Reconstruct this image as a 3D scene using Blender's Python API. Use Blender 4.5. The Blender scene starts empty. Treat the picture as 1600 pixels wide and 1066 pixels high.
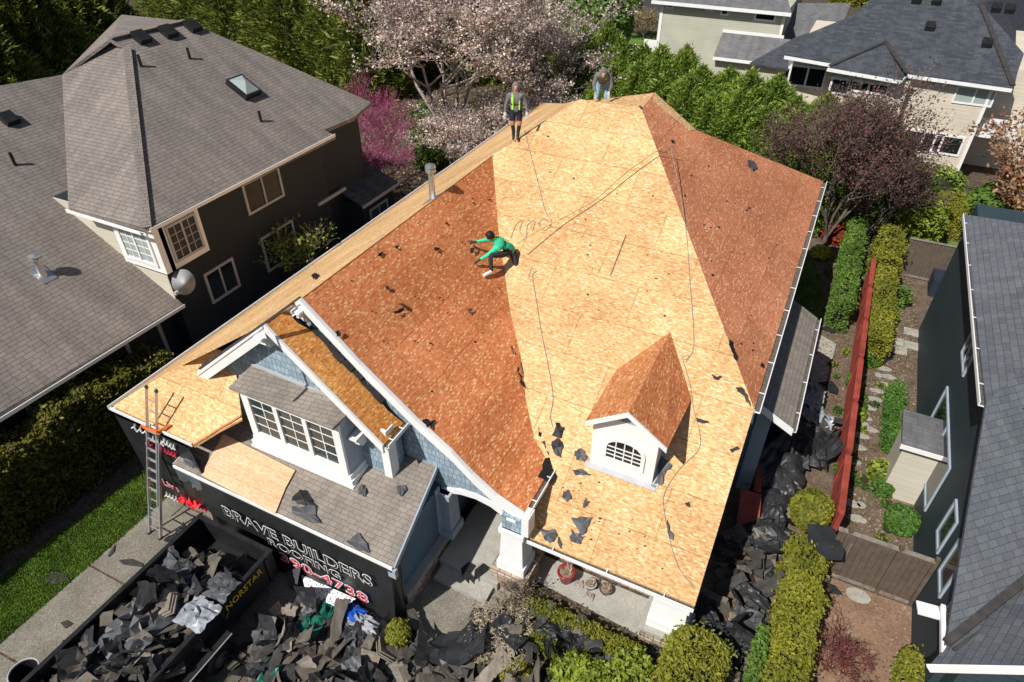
import bpy, bmesh, math, random
import numpy as np
from mathutils import Vector, Matrix
random.seed(7); RNG = np.random.default_rng(11)
C = bpy.context.scene
COL = C.collection
# ------------------------------------------------------------------ camera, sky, sun
CAMZ = 15.4; FPX = 1042.15
PIT, YAW, ROL = [math.radians(a) for a in (37.5258, 26.4333, -0.0518)]
FWD = np.array([-math.sin(YAW)*math.cos(PIT), math.cos(YAW)*math.cos(PIT), -math.sin(PIT)])
_R = np.array([math.cos(YAW), math.sin(YAW), 0.0]); _U = np.cross(_R, FWD)
RIGHT = math.cos(ROL)*_R + math.sin(ROL)*_U; UPV = -math.sin(ROL)*_R + math.cos(ROL)*_U
cam = bpy.data.cameras.new('camera'); cam.sensor_width = 36; cam.lens = FPX/1600*36; cam.clip_end = 600
co = bpy.data.objects.new('camera', cam); COL.objects.link(co)
M4 = Matrix([[RIGHT[i], UPV[i], -FWD[i], 0] for i in range(3)] + [[0, 0, 0, 1]])
M4.translation = Vector((0, 0, CAMZ)); co.matrix_world = M4
C.camera = co
SUN_EL, SUN_AZ = math.radians(49), math.radians(69)      # light travels towards +y, slightly +x
w = bpy.data.worlds.new('World'); C.world = w; w.use_nodes = True
sk = w.node_tree.nodes.new('ShaderNodeTexSky'); sk.sky_type = 'NISHITA'; sk.sun_disc = False
sk.sun_elevation = SUN_EL
to_sun = Vector((-math.cos(SUN_AZ)*math.cos(SUN_EL), -math.sin(SUN_AZ)*math.cos(SUN_EL), math.sin(SUN_EL)))
sk.sun_rotation = math.atan2(to_sun.x, to_sun.y)
bg = w.node_tree.nodes['Background']; bg.inputs['Strength'].default_value = 0.058
w.node_tree.links.new(sk.outputs[0], bg.inputs[0])
sl = bpy.data.lights.new('sun', 'SUN'); sl.energy = 4.6; sl.angle = math.radians(.53); sl.color = (1, .965, .90)
so = bpy.data.objects.new('sun', sl); COL.objects.link(so)
so.rotation_euler = (-to_sun).to_track_quat('-Z', 'Y').to_euler(); so.location = (0, 0, 40)
C.view_settings.view_transform = 'Standard'; C.view_settings.look = 'None'; C.view_settings.gamma = 1
C.view_settings.exposure = 0.17
C.cycles.max_bounces = 6

# ------------------------------------------------------------------ survey: sight lines to real planes
O = np.array([0, 0, CAMZ])
def ray(px, py): return FWD + RIGHT*(px-800)/FPX - UPV*(py-533)/FPX
def PZ(px, py, z): d = ray(px, py); return O + d*((z-CAMZ)/d[2])
def PY(px, py, y): d = ray(px, py); return O + d*(y/d[1])
def PX(px, py, x): d = ray(px, py); return O + d*(x/d[0])
def PL(px, py, pl, h=0):
    a, b, c = pl; c = c+h; d = ray(px, py); return O + d*((CAMZ-c)/(a*d[0]+b*d[1]-d[2]))
def zpl(pl, x, y): return pl[0]*x+pl[1]*y+pl[2]
def plane3(A, B, D):
    n = np.cross(np.array(B)-A, np.array(D)-A); return (-n[0]/n[2], -n[1]/n[2], float(n @ np.array(A))/n[2])

# ------------------------------------------------------------------ materials
def newmat(name):
    m = bpy.data.materials.new(name); m.use_nodes = True
    nt = m.node_tree; b = nt.nodes['Principled BSDF']; b.inputs['Specular IOR Level'].default_value = .3
    return m, nt, b
def nd(nt, t, **k):
    n = nt.nodes.new(t)
    for a, v in k.items():
        if a.startswith('i_'): n.inputs[int(a[2:])].default_value = v
        else: setattr(n, a, v)
    return n
def ramp(nt, stops, interp='LINEAR'):
    r = nt.nodes.new('ShaderNodeValToRGB'); r.color_ramp.interpolation = interp
    e = r.color_ramp.elements
    while len(e) < len(stops): e.new(.5)
    for i, (p, c) in enumerate(stops):
        e[i].position = p; e[i].color = (*c, 1) if len(c) == 3 else c
    return r
def mixc(nt, a, b, f, mode='MIX'):
    m = nt.nodes.new('ShaderNodeMix'); m.data_type = 'RGBA'; m.blend_type = mode
    for s, v in ((0, f), (6, a), (7, b)):
        if isinstance(v, (int, float)): m.inputs[s].default_value = v
        elif isinstance(v, tuple): m.inputs[s].default_value = (*v, 1)
        else: nt.links.new(v, m.inputs[s])
    return m.outputs[2]
def bump(nt, b, h, s, d=.02):
    n = nd(nt, 'ShaderNodeBump'); n.inputs['Strength'].default_value = s; n.inputs['Distance'].default_value = d
    nt.links.new(h, n.inputs['Height']); nt.links.new(n.outputs[0], b.inputs['Normal'])
def uvmap(nt, scale=(1, 1, 1), rot=0, obj=False):
    t = nd(nt, 'ShaderNodeTexCoord'); m = nd(nt, 'ShaderNodeMapping')
    m.inputs['Scale'].default_value = scale; m.inputs['Rotation'].default_value = (0, 0, rot)
    nt.links.new(t.outputs['Object' if obj else 'UV'], m.inputs[0]); return m.outputs[0]
def plain(name, col, rough=.6, var=.12, scale=3, metal=0, bmp=0):
    m, nt, b = newmat(name); b.inputs['Roughness'].default_value = rough; b.inputs['Metallic'].default_value = metal
    n = nd(nt, 'ShaderNodeTexNoise'); n.inputs['Scale'].default_value = scale; n.inputs['Detail'].default_value = 6
    nt.links.new(uvmap(nt, obj=True), n.inputs[0])
    r = ramp(nt, [(.3, tuple(c*(1-var) for c in col)), (.7, tuple(min(1, c*(1+var)) for c in col))])
    nt.links.new(n.outputs[0], r.inputs[0]); nt.links.new(r.outputs[0], b.inputs['Base Color'])
    if bmp: bump(nt, b, n.outputs[0], bmp)
    return m
def osb(name, c_lo, c_mid, c_hi, flake, flake_amt, seam=.55, tint=None):
    m, nt, b = newmat(name); b.inputs['Roughness'].default_value = .75; b.inputs['Specular IOR Level'].default_value = .15
    rs = []
    for rot, sc in ((.5, (12, 30, 1)), (-.8, (14, 34, 1)), (1.5, (13, 31, 1))):
        v = nd(nt, 'ShaderNodeTexVoronoi', voronoi_dimensions='2D'); v.inputs['Scale'].default_value = 1
        nt.links.new(uvmap(nt, sc, rot), v.inputs['Vector'])
        s = nd(nt, 'ShaderNodeSeparateColor'); nt.links.new(v.outputs['Color'], s.inputs[0]); rs.append(s)
    a = nd(nt, 'ShaderNodeMath', operation='ADD'); nt.links.new(rs[0].outputs[0], a.inputs[0]); nt.links.new(rs[1].outputs[0], a.inputs[1])
    a2 = nd(nt, 'ShaderNodeMath', operation='ADD'); nt.links.new(a.outputs[0], a2.inputs[0]); nt.links.new(rs[2].outputs[0], a2.inputs[1])
    a3 = nd(nt, 'ShaderNodeMath', operation='DIVIDE', i_1=3.0); nt.links.new(a2.outputs[0], a3.inputs[0])
    r = ramp(nt, [(.18, c_lo), (.5, c_mid), (.82, c_hi)]); nt.links.new(a3.outputs[0], r.inputs[0])
    # large patches of colour from sheet to sheet
    n = nd(nt, 'ShaderNodeTexNoise'); n.inputs['Scale'].default_value = .55; n.inputs['Detail'].default_value = 5
    nt.links.new(uvmap(nt), n.inputs[0])
    r2 = ramp(nt, [(.32, (.86, .80, .74)), (.68, (1.08, 1.10, 1.12))]); nt.links.new(n.outputs[0], r2.inputs[0])
    c = mixc(nt, r.outputs[0], r2.outputs[0], 1.0, 'MULTIPLY')
    # pale flakes
    v = nd(nt, 'ShaderNodeTexVoronoi', voronoi_dimensions='2D'); nt.links.new(uvmap(nt, (7.5, 24, 1), 1.25), v.inputs['Vector']); v.inputs['Scale'].default_value = 1
    s = nd(nt, 'ShaderNodeSeparateColor'); nt.links.new(v.outputs['Color'], s.inputs[0])
    g = nd(nt, 'ShaderNodeMath', operation='GREATER_THAN', i_1=1-flake_amt); nt.links.new(s.outputs[1], g.inputs[0])
    l = nd(nt, 'ShaderNodeMath', operation='LESS_THAN', i_1=.42); nt.links.new(v.outputs['Distance'], l.inputs[0])
    gl = nd(nt, 'ShaderNodeMath', operation='MULTIPLY'); nt.links.new(g.outputs[0], gl.inputs[0]); nt.links.new(l.outputs[0], gl.inputs[1])
    gm = nd(nt, 'ShaderNodeMath', operation='MULTIPLY', i_1=.72); nt.links.new(gl.outputs[0], gm.inputs[0])
    c = mixc(nt, c, flake, gm.outputs[0])
    # seams between the 8x4 sheets, each sheet a little different
    bt = nd(nt, 'ShaderNodeTexBrick'); bt.offset = .5
    for k, vv in (('Scale', 1), ('Mortar Size', .010), ('Mortar Smooth', .1), ('Brick Width', 2.44), ('Row Height', 1.22), ('Bias', 0)): bt.inputs[k].default_value = vv
    bt.inputs['Color1'].default_value = (.90, .885, .86, 1); bt.inputs['Color2'].default_value = (1.07, 1.065, 1.05, 1); bt.inputs['Mortar'].default_value = (seam, seam*.85, seam*.7, 1)
    nt.links.new(uvmap(nt), bt.inputs['Vector'])
    c = mixc(nt, c, bt.outputs[0], 1.0, 'MULTIPLY')
    nt.links.new(c, b.inputs['Base Color']); bump(nt, b, a3.outputs[0], .06, .003)
    return m
def shingles(name, c1, c2, mortar, row=.16, wid=.3, rough=.9, var=.12, msz=.012):
    m, nt, b = newmat(name); b.inputs['Roughness'].default_value = rough; b.inputs['Specular IOR Level'].default_value = .12
    mp = uvmap(nt)
    nz = nd(nt, 'ShaderNodeTexNoise'); nz.inputs['Scale'].default_value = 1.3; nt.links.new(mp, nz.inputs[0])
    ad = nd(nt, 'ShaderNodeVectorMath', operation='MULTIPLY_ADD'); nt.links.new(nz.outputs['Color'], ad.inputs[0]); ad.inputs[1].default_value = (.03, .03, 0); nt.links.new(mp, ad.inputs[2])
    bt = nd(nt, 'ShaderNodeTexBrick'); bt.offset = .5; bt.squash = .8; bt.squash_frequency = 3
    for k, vv in (('Scale', 1), ('Mortar Size', msz), ('Mortar Smooth', .5), ('Brick Width', wid), ('Row Height', row), ('Bias', .1)): bt.inputs[k].default_value = vv
    bt.inputs['Color1'].default_value = (*c1, 1); bt.inputs['Color2'].default_value = (*c2, 1); bt.inputs['Mortar'].default_value = (*mortar, 1)
    nt.links.new(ad.outputs[0], bt.inputs['Vector'])
    n = nd(nt, 'ShaderNodeTexNoise'); n.inputs['Scale'].default_value = .8; n.inputs['Detail'].default_value = 10; n.inputs['Roughness'].default_value = .7; nt.links.new(mp, n.inputs[0])
    r = ramp(nt, [(.3, (1-var,)*3), (.7, (1+var,)*3)]); nt.links.new(n.outputs[0], r.inputs[0])
    n2 = nd(nt, 'ShaderNodeTexNoise'); n2.inputs['Scale'].default_value = 40; n2.inputs['Detail'].default_value = 3; nt.links.new(mp, n2.inputs[0])
    r2 = ramp(nt, [(.3, (.8,)*3), (.7, (1.2,)*3)]); nt.links.new(n2.outputs[0], r2.inputs[0])
    n4 = nd(nt, 'ShaderNodeTexNoise'); n4.inputs['Scale'].default_value = 1; n4.inputs['Detail'].default_value = 5; nt.links.new(uvmap(nt, (2.2, .25, 1)), n4.inputs[0])
    r4 = ramp(nt, [(.35, (.84, .84, .85)), (.65, (1.10, 1.09, 1.08))]); nt.links.new(n4.outputs[0], r4.inputs[0])
    c = mixc(nt, bt.outputs[0], r.outputs[0], 1.0, 'MULTIPLY'); c = mixc(nt, c, r2.outputs[0], 1.0, 'MULTIPLY'); c = mixc(nt, c, r4.outputs[0], 1.0, 'MULTIPLY')
    nt.links.new(c, b.inputs['Base Color']); bump(nt, b, bt.outputs[1], -.5, .01)
    return m
def siding(name, col, lap=.17, line=.45):
    m, nt, b = newmat(name); b.inputs['Roughness'].default_value = .65
    mp = uvmap(nt)
    bt = nd(nt, 'ShaderNodeTexBrick'); bt.offset = .37
    for k, vv in (('Scale', 1), ('Mortar Size', .012), ('Mortar Smooth', .8), ('Brick Width', 3.6), ('Row Height', lap), ('Bias', 0)): bt.inputs[k].default_value = vv
    bt.inputs['Color1'].default_value = (*col, 1); bt.inputs['Color2'].default_value = (*[c*.95 for c in col], 1); bt.inputs['Mortar'].default_value = (*[c*line for c in col], 1)
    nt.links.new(mp, bt.inputs['Vector'])
    n = nd(nt, 'ShaderNodeTexNoise'); n.inputs['Scale'].default_value = .7; n.inputs['Detail'].default_value = 6; nt.links.new(mp, n.inputs[0])
    r = ramp(nt, [(.3, (.9,)*3), (.7, (1.07,)*3)]); nt.links.new(n.outputs[0], r.inputs[0])
    nt.links.new(mixc(nt, bt.outputs[0], r.outputs[0], 1.0, 'MULTIPLY'), b.inputs['Base Color']); bump(nt, b, bt.outputs[1], -.5, .012)
    return m
def leafy(name, cols, rough=.55, spec=.25):
    m, nt, b = newmat(name); b.inputs['Roughness'].default_value = rough; b.inputs['Specular IOR Level'].default_value = spec
    g = nd(nt, 'ShaderNodeNewGeometry')
    r = ramp(nt, [(i/(len(cols)-1), c) for i, c in enumerate(cols)]); nt.links.new(g.outputs['Random Per Island'], r.inputs[0])
    n = nd(nt, 'ShaderNodeTexNoise'); n.inputs['Scale'].default_value = 1.1; n.inputs['Detail'].default_value = 4
    nt.links.new(uvmap(nt, obj=True), n.inputs[0])
    r2 = ramp(nt, [(.35, (.7, .72, .7)), (.65, (1.25, 1.2, 1.1))]); nt.links.new(n.outputs[0], r2.inputs[0])
    c = mixc(nt, r.outputs[0], r2.outputs[0], 1.0, 'MULTIPLY')
    n3 = nd(nt, 'ShaderNodeTexNoise'); n3.inputs['Scale'].default_value = 2.3; n3.inputs['Detail'].default_value = 3; nt.links.new(uvmap(nt, obj=True), n3.inputs[0])
    r3 = ramp(nt, [(.62, (0, 0, 0)), (.70, (.5, .5, .5))]); nt.links.new(n3.outputs[0], r3.inputs[0]); c = mixc(nt, c, (.16, .11, .05), r3.outputs[0])
    nt.links.new(c, b.inputs['Base Color'])
    tr = nd(nt, 'ShaderNodeBsdfTranslucent'); nt.links.new(c, tr.inputs[0])
    mx = nd(nt, 'ShaderNodeMixShader'); mx.inputs[0].default_value = .22
    out = nt.nodes['Material Output']; nt.links.new(b.outputs[0], mx.inputs[1]); nt.links.new(tr.outputs[0], mx.inputs[2]); nt.links.new(mx.outputs[0], out.inputs[0])
    return m
def ground_mat(name, stops, scale=2.0, detail=12, bmp=.4, speck=None, rough=.95):
    m, nt, b = newmat(name); b.inputs['Roughness'].default_value = rough; b.inputs['Specular IOR Level'].default_value = .1
    mp = uvmap(nt, obj=True)
    n = nd(nt, 'ShaderNodeTexNoise'); n.inputs['Scale'].default_value = scale; n.inputs['Detail'].default_value = detail; n.inputs['Roughness'].default_value = .68; nt.links.new(mp, n.inputs[0])
    r = ramp(nt, stops); nt.links.new(n.outputs[0], r.inputs[0]); c = r.outputs[0]
    if speck:
        v = nd(nt, 'ShaderNodeTexVoronoi'); v.inputs['Scale'].default_value = speck[0]; nt.links.new(mp, v.inputs['Vector'])
        s = nd(nt, 'ShaderNodeSeparateColor'); nt.links.new(v.outputs['Color'], s.inputs[0])
        r3 = ramp(nt, [(0, (1-speck[1],)*3), (1, (1+speck[1],)*3)]); nt.links.new(s.outputs[0], r3.inputs[0])
        c = mixc(nt, c, r3.outputs[0], 1.0, 'MULTIPLY')
    nt.links.new(c, b.inputs['Base Color']); bump(nt, b, n.outputs[0], bmp, .03)
    return m
def glass(name, col=(.02, .025, .03), rough=.08):
    m, nt, b = newmat(name); b.inputs['Base Color'].default_value = (*col, 1); b.inputs['Roughness'].default_value = rough; b.inputs['Specular IOR Level'].default_value = .35
    return m
M = {}
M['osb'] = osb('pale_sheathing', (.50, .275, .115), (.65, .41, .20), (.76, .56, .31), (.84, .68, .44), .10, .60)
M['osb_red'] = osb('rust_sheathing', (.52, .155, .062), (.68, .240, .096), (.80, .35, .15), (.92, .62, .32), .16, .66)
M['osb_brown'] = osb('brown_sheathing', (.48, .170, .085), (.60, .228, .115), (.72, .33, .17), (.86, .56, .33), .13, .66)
M['osb_orange'] = osb('orange_sheathing', (.50, .18, .045), (.68, .29, .08), (.82, .44, .16), (.9, .6, .28), .12, .7)
M['osb_dormer'] = osb('dormer_sheathing', (.38, .14, .055), (.52, .22, .09), (.66, .33, .15), (.85, .55, .28), .12, .7)
M['plywood'] = osb('plywood', (.72, .42, .25), (.80, .52, .33), (.86, .60, .40), (.7, .4, .25), .02, .8)
M['sh_tan'] = shingles('tan_shingles', (.215, .188, .168), (.25, .218, .195), (.085, .074, .066), .135, .34, msz=.010)
M['sh_gar'] = shingles('weathered_shingles', (.235, .205, .175), (.29, .252, .215), (.13, .112, .095), .12, .24, msz=.008)
M['sh_dark'] = shingles('charcoal_shingles', (.045, .052, .062), (.075, .083, .097), (.025, .028, .034), .15, .34, msz=.006)
M['sh_slate'] = shingles('slate_shingles', (.105, .115, .13), (.135, .147, .163), (.055, .06, .068), .15, .30, msz=.008)
M['sh_grey'] = shingles('grey_shingles', (.13, .13, .135), (.17, .17, .175), (.08, .08, .08), .15, .3, msz=.006)
M['shake'] = shingles('blue_shakes', (.22, .30, .36), (.34, .43, .50), (.07, .10, .13), .19, .15, .7, .12, .008)
M['blue'] = siding('blue_siding', (.12, .185, .24))
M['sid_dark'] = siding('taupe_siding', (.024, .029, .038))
M['sid_navy'] = siding('navy_siding', (.035, .055, .065), .15)
M['sid_beige'] = siding('beige_siding', (.68, .60, .49), .19, .7)
M['sid_sage'] = siding('sage_siding', (.50, .50, .40), .17, .7)
M['sid_tan'] = siding('tan_siding', (.42, .35, .25), .17, .6)
M['sid_cream'] = siding('cream_siding', (.6, .56, .46), .2, .8)
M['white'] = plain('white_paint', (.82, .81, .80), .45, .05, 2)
M['blueshade_trim'] = plain('blue_shaded_trim', (.35, .40, .46), .5, .06)  # white trim with bluish shade put into its colour; light blue boards too
M['greytrim'] = plain('grey_trim', (.42, .42, .43), .5, .08)
M['gutterin'] = plain('gutter_muck', (.11, .10, .085), .9, .5, 14)
M['flash'] = plain('flashing', (.05, .045, .045), .8, .3, 5)
M['metal'] = plain('galvanised_metal', (.55, .56, .57), .35, .12, 6, .8)
M['alu'] = plain('aluminium', (.60, .60, .60), .4, .1, 8, .7)
M['stone'] = None
M['black'] = plain('black_plastic', (.018, .018, .019), .45, .3, 5)
M['paper'] = plain('black_underlay', (.030, .031, .034), .42, .3, 2.2, 0, .2)
M['paperg'] = plain('grey_underlay', (.085, .088, .095), .5, .3, 2.2)
M['film'] = plain('silver_film', (.30, .32, .35), .25, .4, 4)
M['banner'] = plain('banner_vinyl', (.022, .023, .024), .34, .3, 1.5)
M['pink'] = plain('pink_print', (.75, .06, .12), .5, .2)
M['red'] = plain('red_stain', (.30, .055, .038), .7, .3, 2.5)
M['redc'] = plain('red_cloth', (.65, .03, .04), .6, .2)
M['pot'] = plain('red_glazed_pot', (.33, .03, .035), .25, .2, 4)
M['soil'] = plain('dry_soil', (.24, .16, .11), .95, .4, 12)
M['gate'] = plain('brown_stained_boards', (.115, .085, .065), .75, .2, 5)
M['gatecap'] = plain('weathered_cap', (.22, .19, .16), .8, .3, 8)
M['tarp'] = plain('green_tarp', (.015, .12, .085), .35, .3, 5)
M['bluepl'] = plain('blue_plastic', (.02, .09, .45), .4, .2, 5)
M['orange'] = plain('orange_strap', (.85, .16, .02), .5, .1)
M['rope'] = plain('grey_rope', (.27, .25, .22), .8, .2, 9)
M['yrope'] = plain('yellow_rope', (.55, .40, .18), .8, .2, 9)
M['bark'] = plain('bark', (.13, .10, .085), .9, .35, 7)
M['barkp'] = plain('pale_bark', (.33, .28, .25), .9, .3, 7)
M['twig'] = plain('dry_twig', (.42, .36, .27), .9, .3, 7)
M['redtwig'] = plain('red_twig', (.16, .05, .045), .8, .3, 7)
M['magenta'] = plain('magenta_bud', (.30, .07, .15), .7, .35, 5)
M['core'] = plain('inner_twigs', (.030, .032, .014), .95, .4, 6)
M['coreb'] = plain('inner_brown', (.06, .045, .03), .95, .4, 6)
M['concrete'] = ground_mat('aggregate_concrete', [(.35, (.17, .155, .125)), (.6, (.24, .22, .18))], 1.2, 12, .3, (55, .38))
M['walk'] = ground_mat('porch_concrete', [(.35, (.33, .32, .285)), (.6, (.42, .405, .36))], 1.6, 12, .2, (60, .18))
M['grass'] = ground_mat('grass', [(.35, (.07, .13, .02)), (.5, (.12, .20, .035)), (.68, (.19, .27, .06))], 3.2, 14, .9, (28, .4))
M['dirt'] = ground_mat('dirt', [(.35, (.10, .072, .050)), (.65, (.18, .135, .10))], 2.4, 14, .8, (30, .3))
M['bark_mulch'] = ground_mat('mulch', [(.3, (.05, .036, .026)), (.65, (.13, .10, .075))], 4, 14, .9, (24, .5))
M['dirtr'] = ground_mat('reddish_dirt', [(.35, (.19, .115, .075)), (.65, (.29, .185, .125))], 1.6, 14, .6, (30, .18))
M['slab'] = ground_mat('stepping_stone', [(.35, (.30, .28, .24)), (.65, (.42, .40, .35))], 3, 10, .3)
M['asphalt'] = ground_mat('asphalt', [(.35, (.045, .045, .047)), (.65, (.07, .07, .07))], 1, 12, .2, (60, .3))
M['glass'] = glass('window_glass', (.012, .015, .02)); M['glassg'] = glass('green_window_glass', (.035, .055, .05), .05)
M['glassl'] = glass('blind_window_glass', (.34, .40, .38), .2)
M['deb1'] = plain('shingle_scrap_brown', (.115, .098, .080), .9, .3, 6)
M['deb2'] = plain('shingle_scrap_dark', (.050, .046, .043), .85, .35, 6)
M['deb3'] = plain('shingle_scrap_tan', (.22, .185, .15), .9, .3, 6)
M['deb4'] = plain('shingle_scrap_black', (.018, .018, .02), .6, .4, 6)
M['skin'] = plain('skin', (.50, .25, .16), .6, .05)
M['hoodie'] = plain('grey_hoodie', (.17, .155, .16), .9, .15, 9)
M['green_cl'] = plain('mint_shirt', (.05, .62, .36), .8, .12, 9)
M['lime'] = plain('lime_reflective', (.35, .90, .05), .5, .08)
M['navy_cl'] = plain('navy_shorts', (.022, .026, .045), .85, .2, 9)
M['dark_cl'] = plain('charcoal_trousers', (.035, .037, .04), .85, .2, 9)
M['jeans'] = plain('pale_jeans', (.24, .36, .44), .85, .2, 9)
M['white_cl'] = plain('white_shoe', (.82, .76, .76), .6, .05)
M['glove'] = plain('pale_glove', (.55, .56, .56), .7, .1)
M['hair'] = plain('black_hair', (.012, .011, .012), .6, .2)
def speck_mat():
    m, nt, b = newmat('speckled_cloth'); v = nd(nt, 'ShaderNodeTexVoronoi'); v.inputs['Scale'].default_value = 16; nt.links.new(uvmap(nt, obj=True), v.inputs['Vector'])
    r = ramp(nt, [(0, (.03, .03, .03)), (.26, (.03, .03, .03)), (.30, (.82, .80, .80))], 'CONSTANT'); nt.links.new(v.outputs['Distance'], r.inputs[0]); nt.links.new(r.outputs[0], b.inputs['Base Color']); return m
M['speck'] = speck_mat()
def stone_mat():
    m, nt, b = newmat('ledge_stone'); b.inputs['Roughness'].default_value = .85
    bt = nd(nt, 'ShaderNodeTexBrick'); bt.offset = .4; bt.squash = .6; bt.squash_frequency = 2
    for k, vv in (('Scale', 1), ('Mortar Size', .012), ('Mortar Smooth', .3), ('Brick Width', .33), ('Row Height', .12), ('Bias', 0)): bt.inputs[k].default_value = vv
    bt.inputs['Color1'].default_value = (.52, .44, .36, 1); bt.inputs['Color2'].default_value = (.30, .20, .15, 1); bt.inputs['Mortar'].default_value = (.12, .10, .09, 1)
    mp = uvmap(nt); nt.links.new(mp, bt.inputs['Vector'])
    n = nd(nt, 'ShaderNodeTexNoise'); n.inputs['Scale'].default_value = 4; n.inputs['Detail'].default_value = 6; nt.links.new(mp, n.inputs[0])
    r = ramp(nt, [(.3, (.75, .72, .7)), (.7, (1.25, 1.25, 1.25))]); nt.links.new(n.outputs[0], r.inputs[0])
    nt.links.new(mixc(nt, bt.outputs[0], r.outputs[0], 1.0, 'MULTIPLY'), b.inputs['Base Color']); bump(nt, b, bt.outputs[1], -.8, .03)
    return m
M['stone'] = stone_mat()

# ------------------------------------------------------------------ mesh helpers
def uvs(me):
    me.calc_loop_triangles() if False else None
    n = len(me.loops)
    if not n: return
    lay = me.uv_layers.new(name='UVMap')
    vi = np.empty(n, np.int32); me.loops.foreach_get('vertex_index', vi)
    vc = np.empty(len(me.vertices)*3, np.float32); me.vertices.foreach_get('co', vc); vc = vc.reshape(-1, 3)
    uv = np.zeros((n, 2), np.float32)
    for p in me.polygons:
        nn = p.normal
        if abs(nn.z) > .999: u = Vector((1, 0, 0)); v = Vector((0, 1, 0))
        else:
            u = Vector((0, 0, 1)).cross(nn).normalized(); v = nn.cross(u)
            if v.z < 0: v = -v
        s = slice(p.loop_start, p.loop_start+p.loop_total); pts = vc[vi[s]]
        uv[s, 0] = pts @ np.array(u, np.float32); uv[s, 1] = pts @ np.array(v, np.float32)
    lay.data.foreach_set('uv', uv.ravel())
class MB:
    def __init__(s): s.v = []; s.f = []; s.mi = []; s.cur = 0; s.sm = False
    def add(s, vs, fs):
        b = len(s.v); s.v += [tuple(map(float, x)) for x in vs]; s.f += [tuple(b+i for i in f) for f in fs]; s.mi += [s.cur]*len(fs)
    def box(s, x0, y0, z0, x1, y1, z1):
        V = [(x, y, z) for z in (z0, z1) for y in (y0, y1) for x in (x0, x1)]
        s.add(V, [(0, 2, 3, 1), (4, 5, 7, 6), (0, 1, 5, 4), (2, 6, 7, 3), (0, 4, 6, 2), (1, 3, 7, 5)])
    def obox(s, c, ax, ay, az):
        c, ax, ay, az = [np.array(q, float) for q in (c, ax, ay, az)]
        V = [c+i*ax+j*ay+k*az for k in (-1, 1) for j in (-1, 1) for i in (-1, 1)]
        s.add(V, [(0, 2, 3, 1), (4, 5, 7, 6), (0, 1, 5, 4), (2, 6, 7, 3), (0, 4, 6, 2), (1, 3, 7, 5)])
    def slab(s, pts, t=.12, d=(0, 0, -1)):
        pts = [np.array(p, float) for p in pts]; n = np.zeros(3)
        for i in range(len(pts)): n += np.cross(pts[i]-pts[0], pts[(i+1) % len(pts)]-pts[0])
        d = np.array(d, float)
        if n @ d > 0: pts = pts[::-1]
        k = len(pts); lo = [p+d*t for p in pts]
        s.add(pts+lo, [tuple(range(k)), tuple(range(2*k-1, k-1, -1))]+[(i, k+i, k+(i+1) % k, (i+1) % k) for i in range(k)])
    def beam(s, a, b, w_, h_, up=(0, 0, 1)):
        a, b = np.array(a, float), np.array(b, float); d = b-a; L = np.linalg.norm(d); d = d/L; up = np.array(up, float)
        sd = np.cross(d, up); sd /= np.linalg.norm(sd); u = np.cross(sd, d)
        s.obox((a+b)/2, d*L/2, sd*w_/2, u*h_/2)
    def tube(s, path, r, n=6, cap=True):
        path = [np.array(p, float) for p in path]; m = len(path); rs = [r]*m if isinstance(r, (int, float)) else r
        V = []; prev = None
        for i, p in enumerate(path):
            d = path[min(i+1, m-1)]-path[max(i-1, 0)]; d = d/(np.linalg.norm(d)+1e-9)
            if prev is None:
                a = np.cross(d, (0, 0, 1) if abs(d[2]) < .9 else (1, 0, 0))
            else: a = prev-d*(prev @ d)
            a = a/(np.linalg.norm(a)+1e-9); prev = a; bb = np.cross(d, a)
            V += [p+rs[i]*(a*math.cos(2*math.pi*j/n)+bb*math.sin(2*math.pi*j/n)) for j in range(n)]
        F = [(i*n+j, i*n+(j+1) % n, (i+1)*n+(j+1) % n, (i+1)*n+j) for i in range(m-1) for j in range(n)]
        if cap: F += [tuple(range(n-1, -1, -1)), tuple((m-1)*n+j for j in range(n))]
        s.add(V, F)
    def lathe(s, c, prof, n=20, tilt=None):
        V = []; F = []
        for (r, z) in prof: V += [(r*math.cos(2*math.pi*j/n), r*math.sin(2*math.pi*j/n), z) for j in range(n)]
        if tilt is not None: V = [tuple(tilt @ Vector(v)) for v in V]
        V = [(v[0]+c[0], v[1]+c[1], v[2]+c[2]) for v in V]; m = len(prof)
        F = [(i*n+j, i*n+(j+1) % n, (i+1)*n+(j+1) % n, (i+1)*n+j) for i in range(m-1) for j in range(n)]
        F += [tuple(range(n-1, -1, -1)), tuple((m-1)*n+j for j in range(n))]
        s.add(V, F)
    def build(s, name, mat, parent=None, smooth=False, uv=True):
        me = bpy.data.meshes.new(name); me.from_pydata(s.v, [], s.f)
        for m in (mat if isinstance(mat, (list, tuple)) else [mat]): me.materials.append(m)
        if isinstance(mat, (list, tuple)): me.polygons.foreach_set('material_index', s.mi)
        me.update()
        if smooth: me.polygons.foreach_set('use_smooth', [True]*len(me.polygons))
        if uv: uvs(me)
        o = bpy.data.objects.new(name, me); COL.objects.link(o)
        if parent:
            o.parent = parent; o.matrix_parent_inverse = Matrix.Identity(4)
            L = parent.get('_base')
            if L is not None:
                off = Vector(L); me.transform(Matrix.Translation(-off))
        return o
def tag(o, label=None, cat=None, group=None, kind=None):
    if label: o['label'] = label
    if cat: o['category'] = cat
    if group: o['group'] = group
    if kind: o['kind'] = kind
    return o
def empty(name, loc, label, cat, group=None):
    o = bpy.data.objects.new(name, None); COL.objects.link(o); o.location = Vector([float(q) for q in loc]); o['_base'] = [float(q) for q in loc]
    o.empty_display_size = .3
    return tag(o, label, cat, group)
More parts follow.
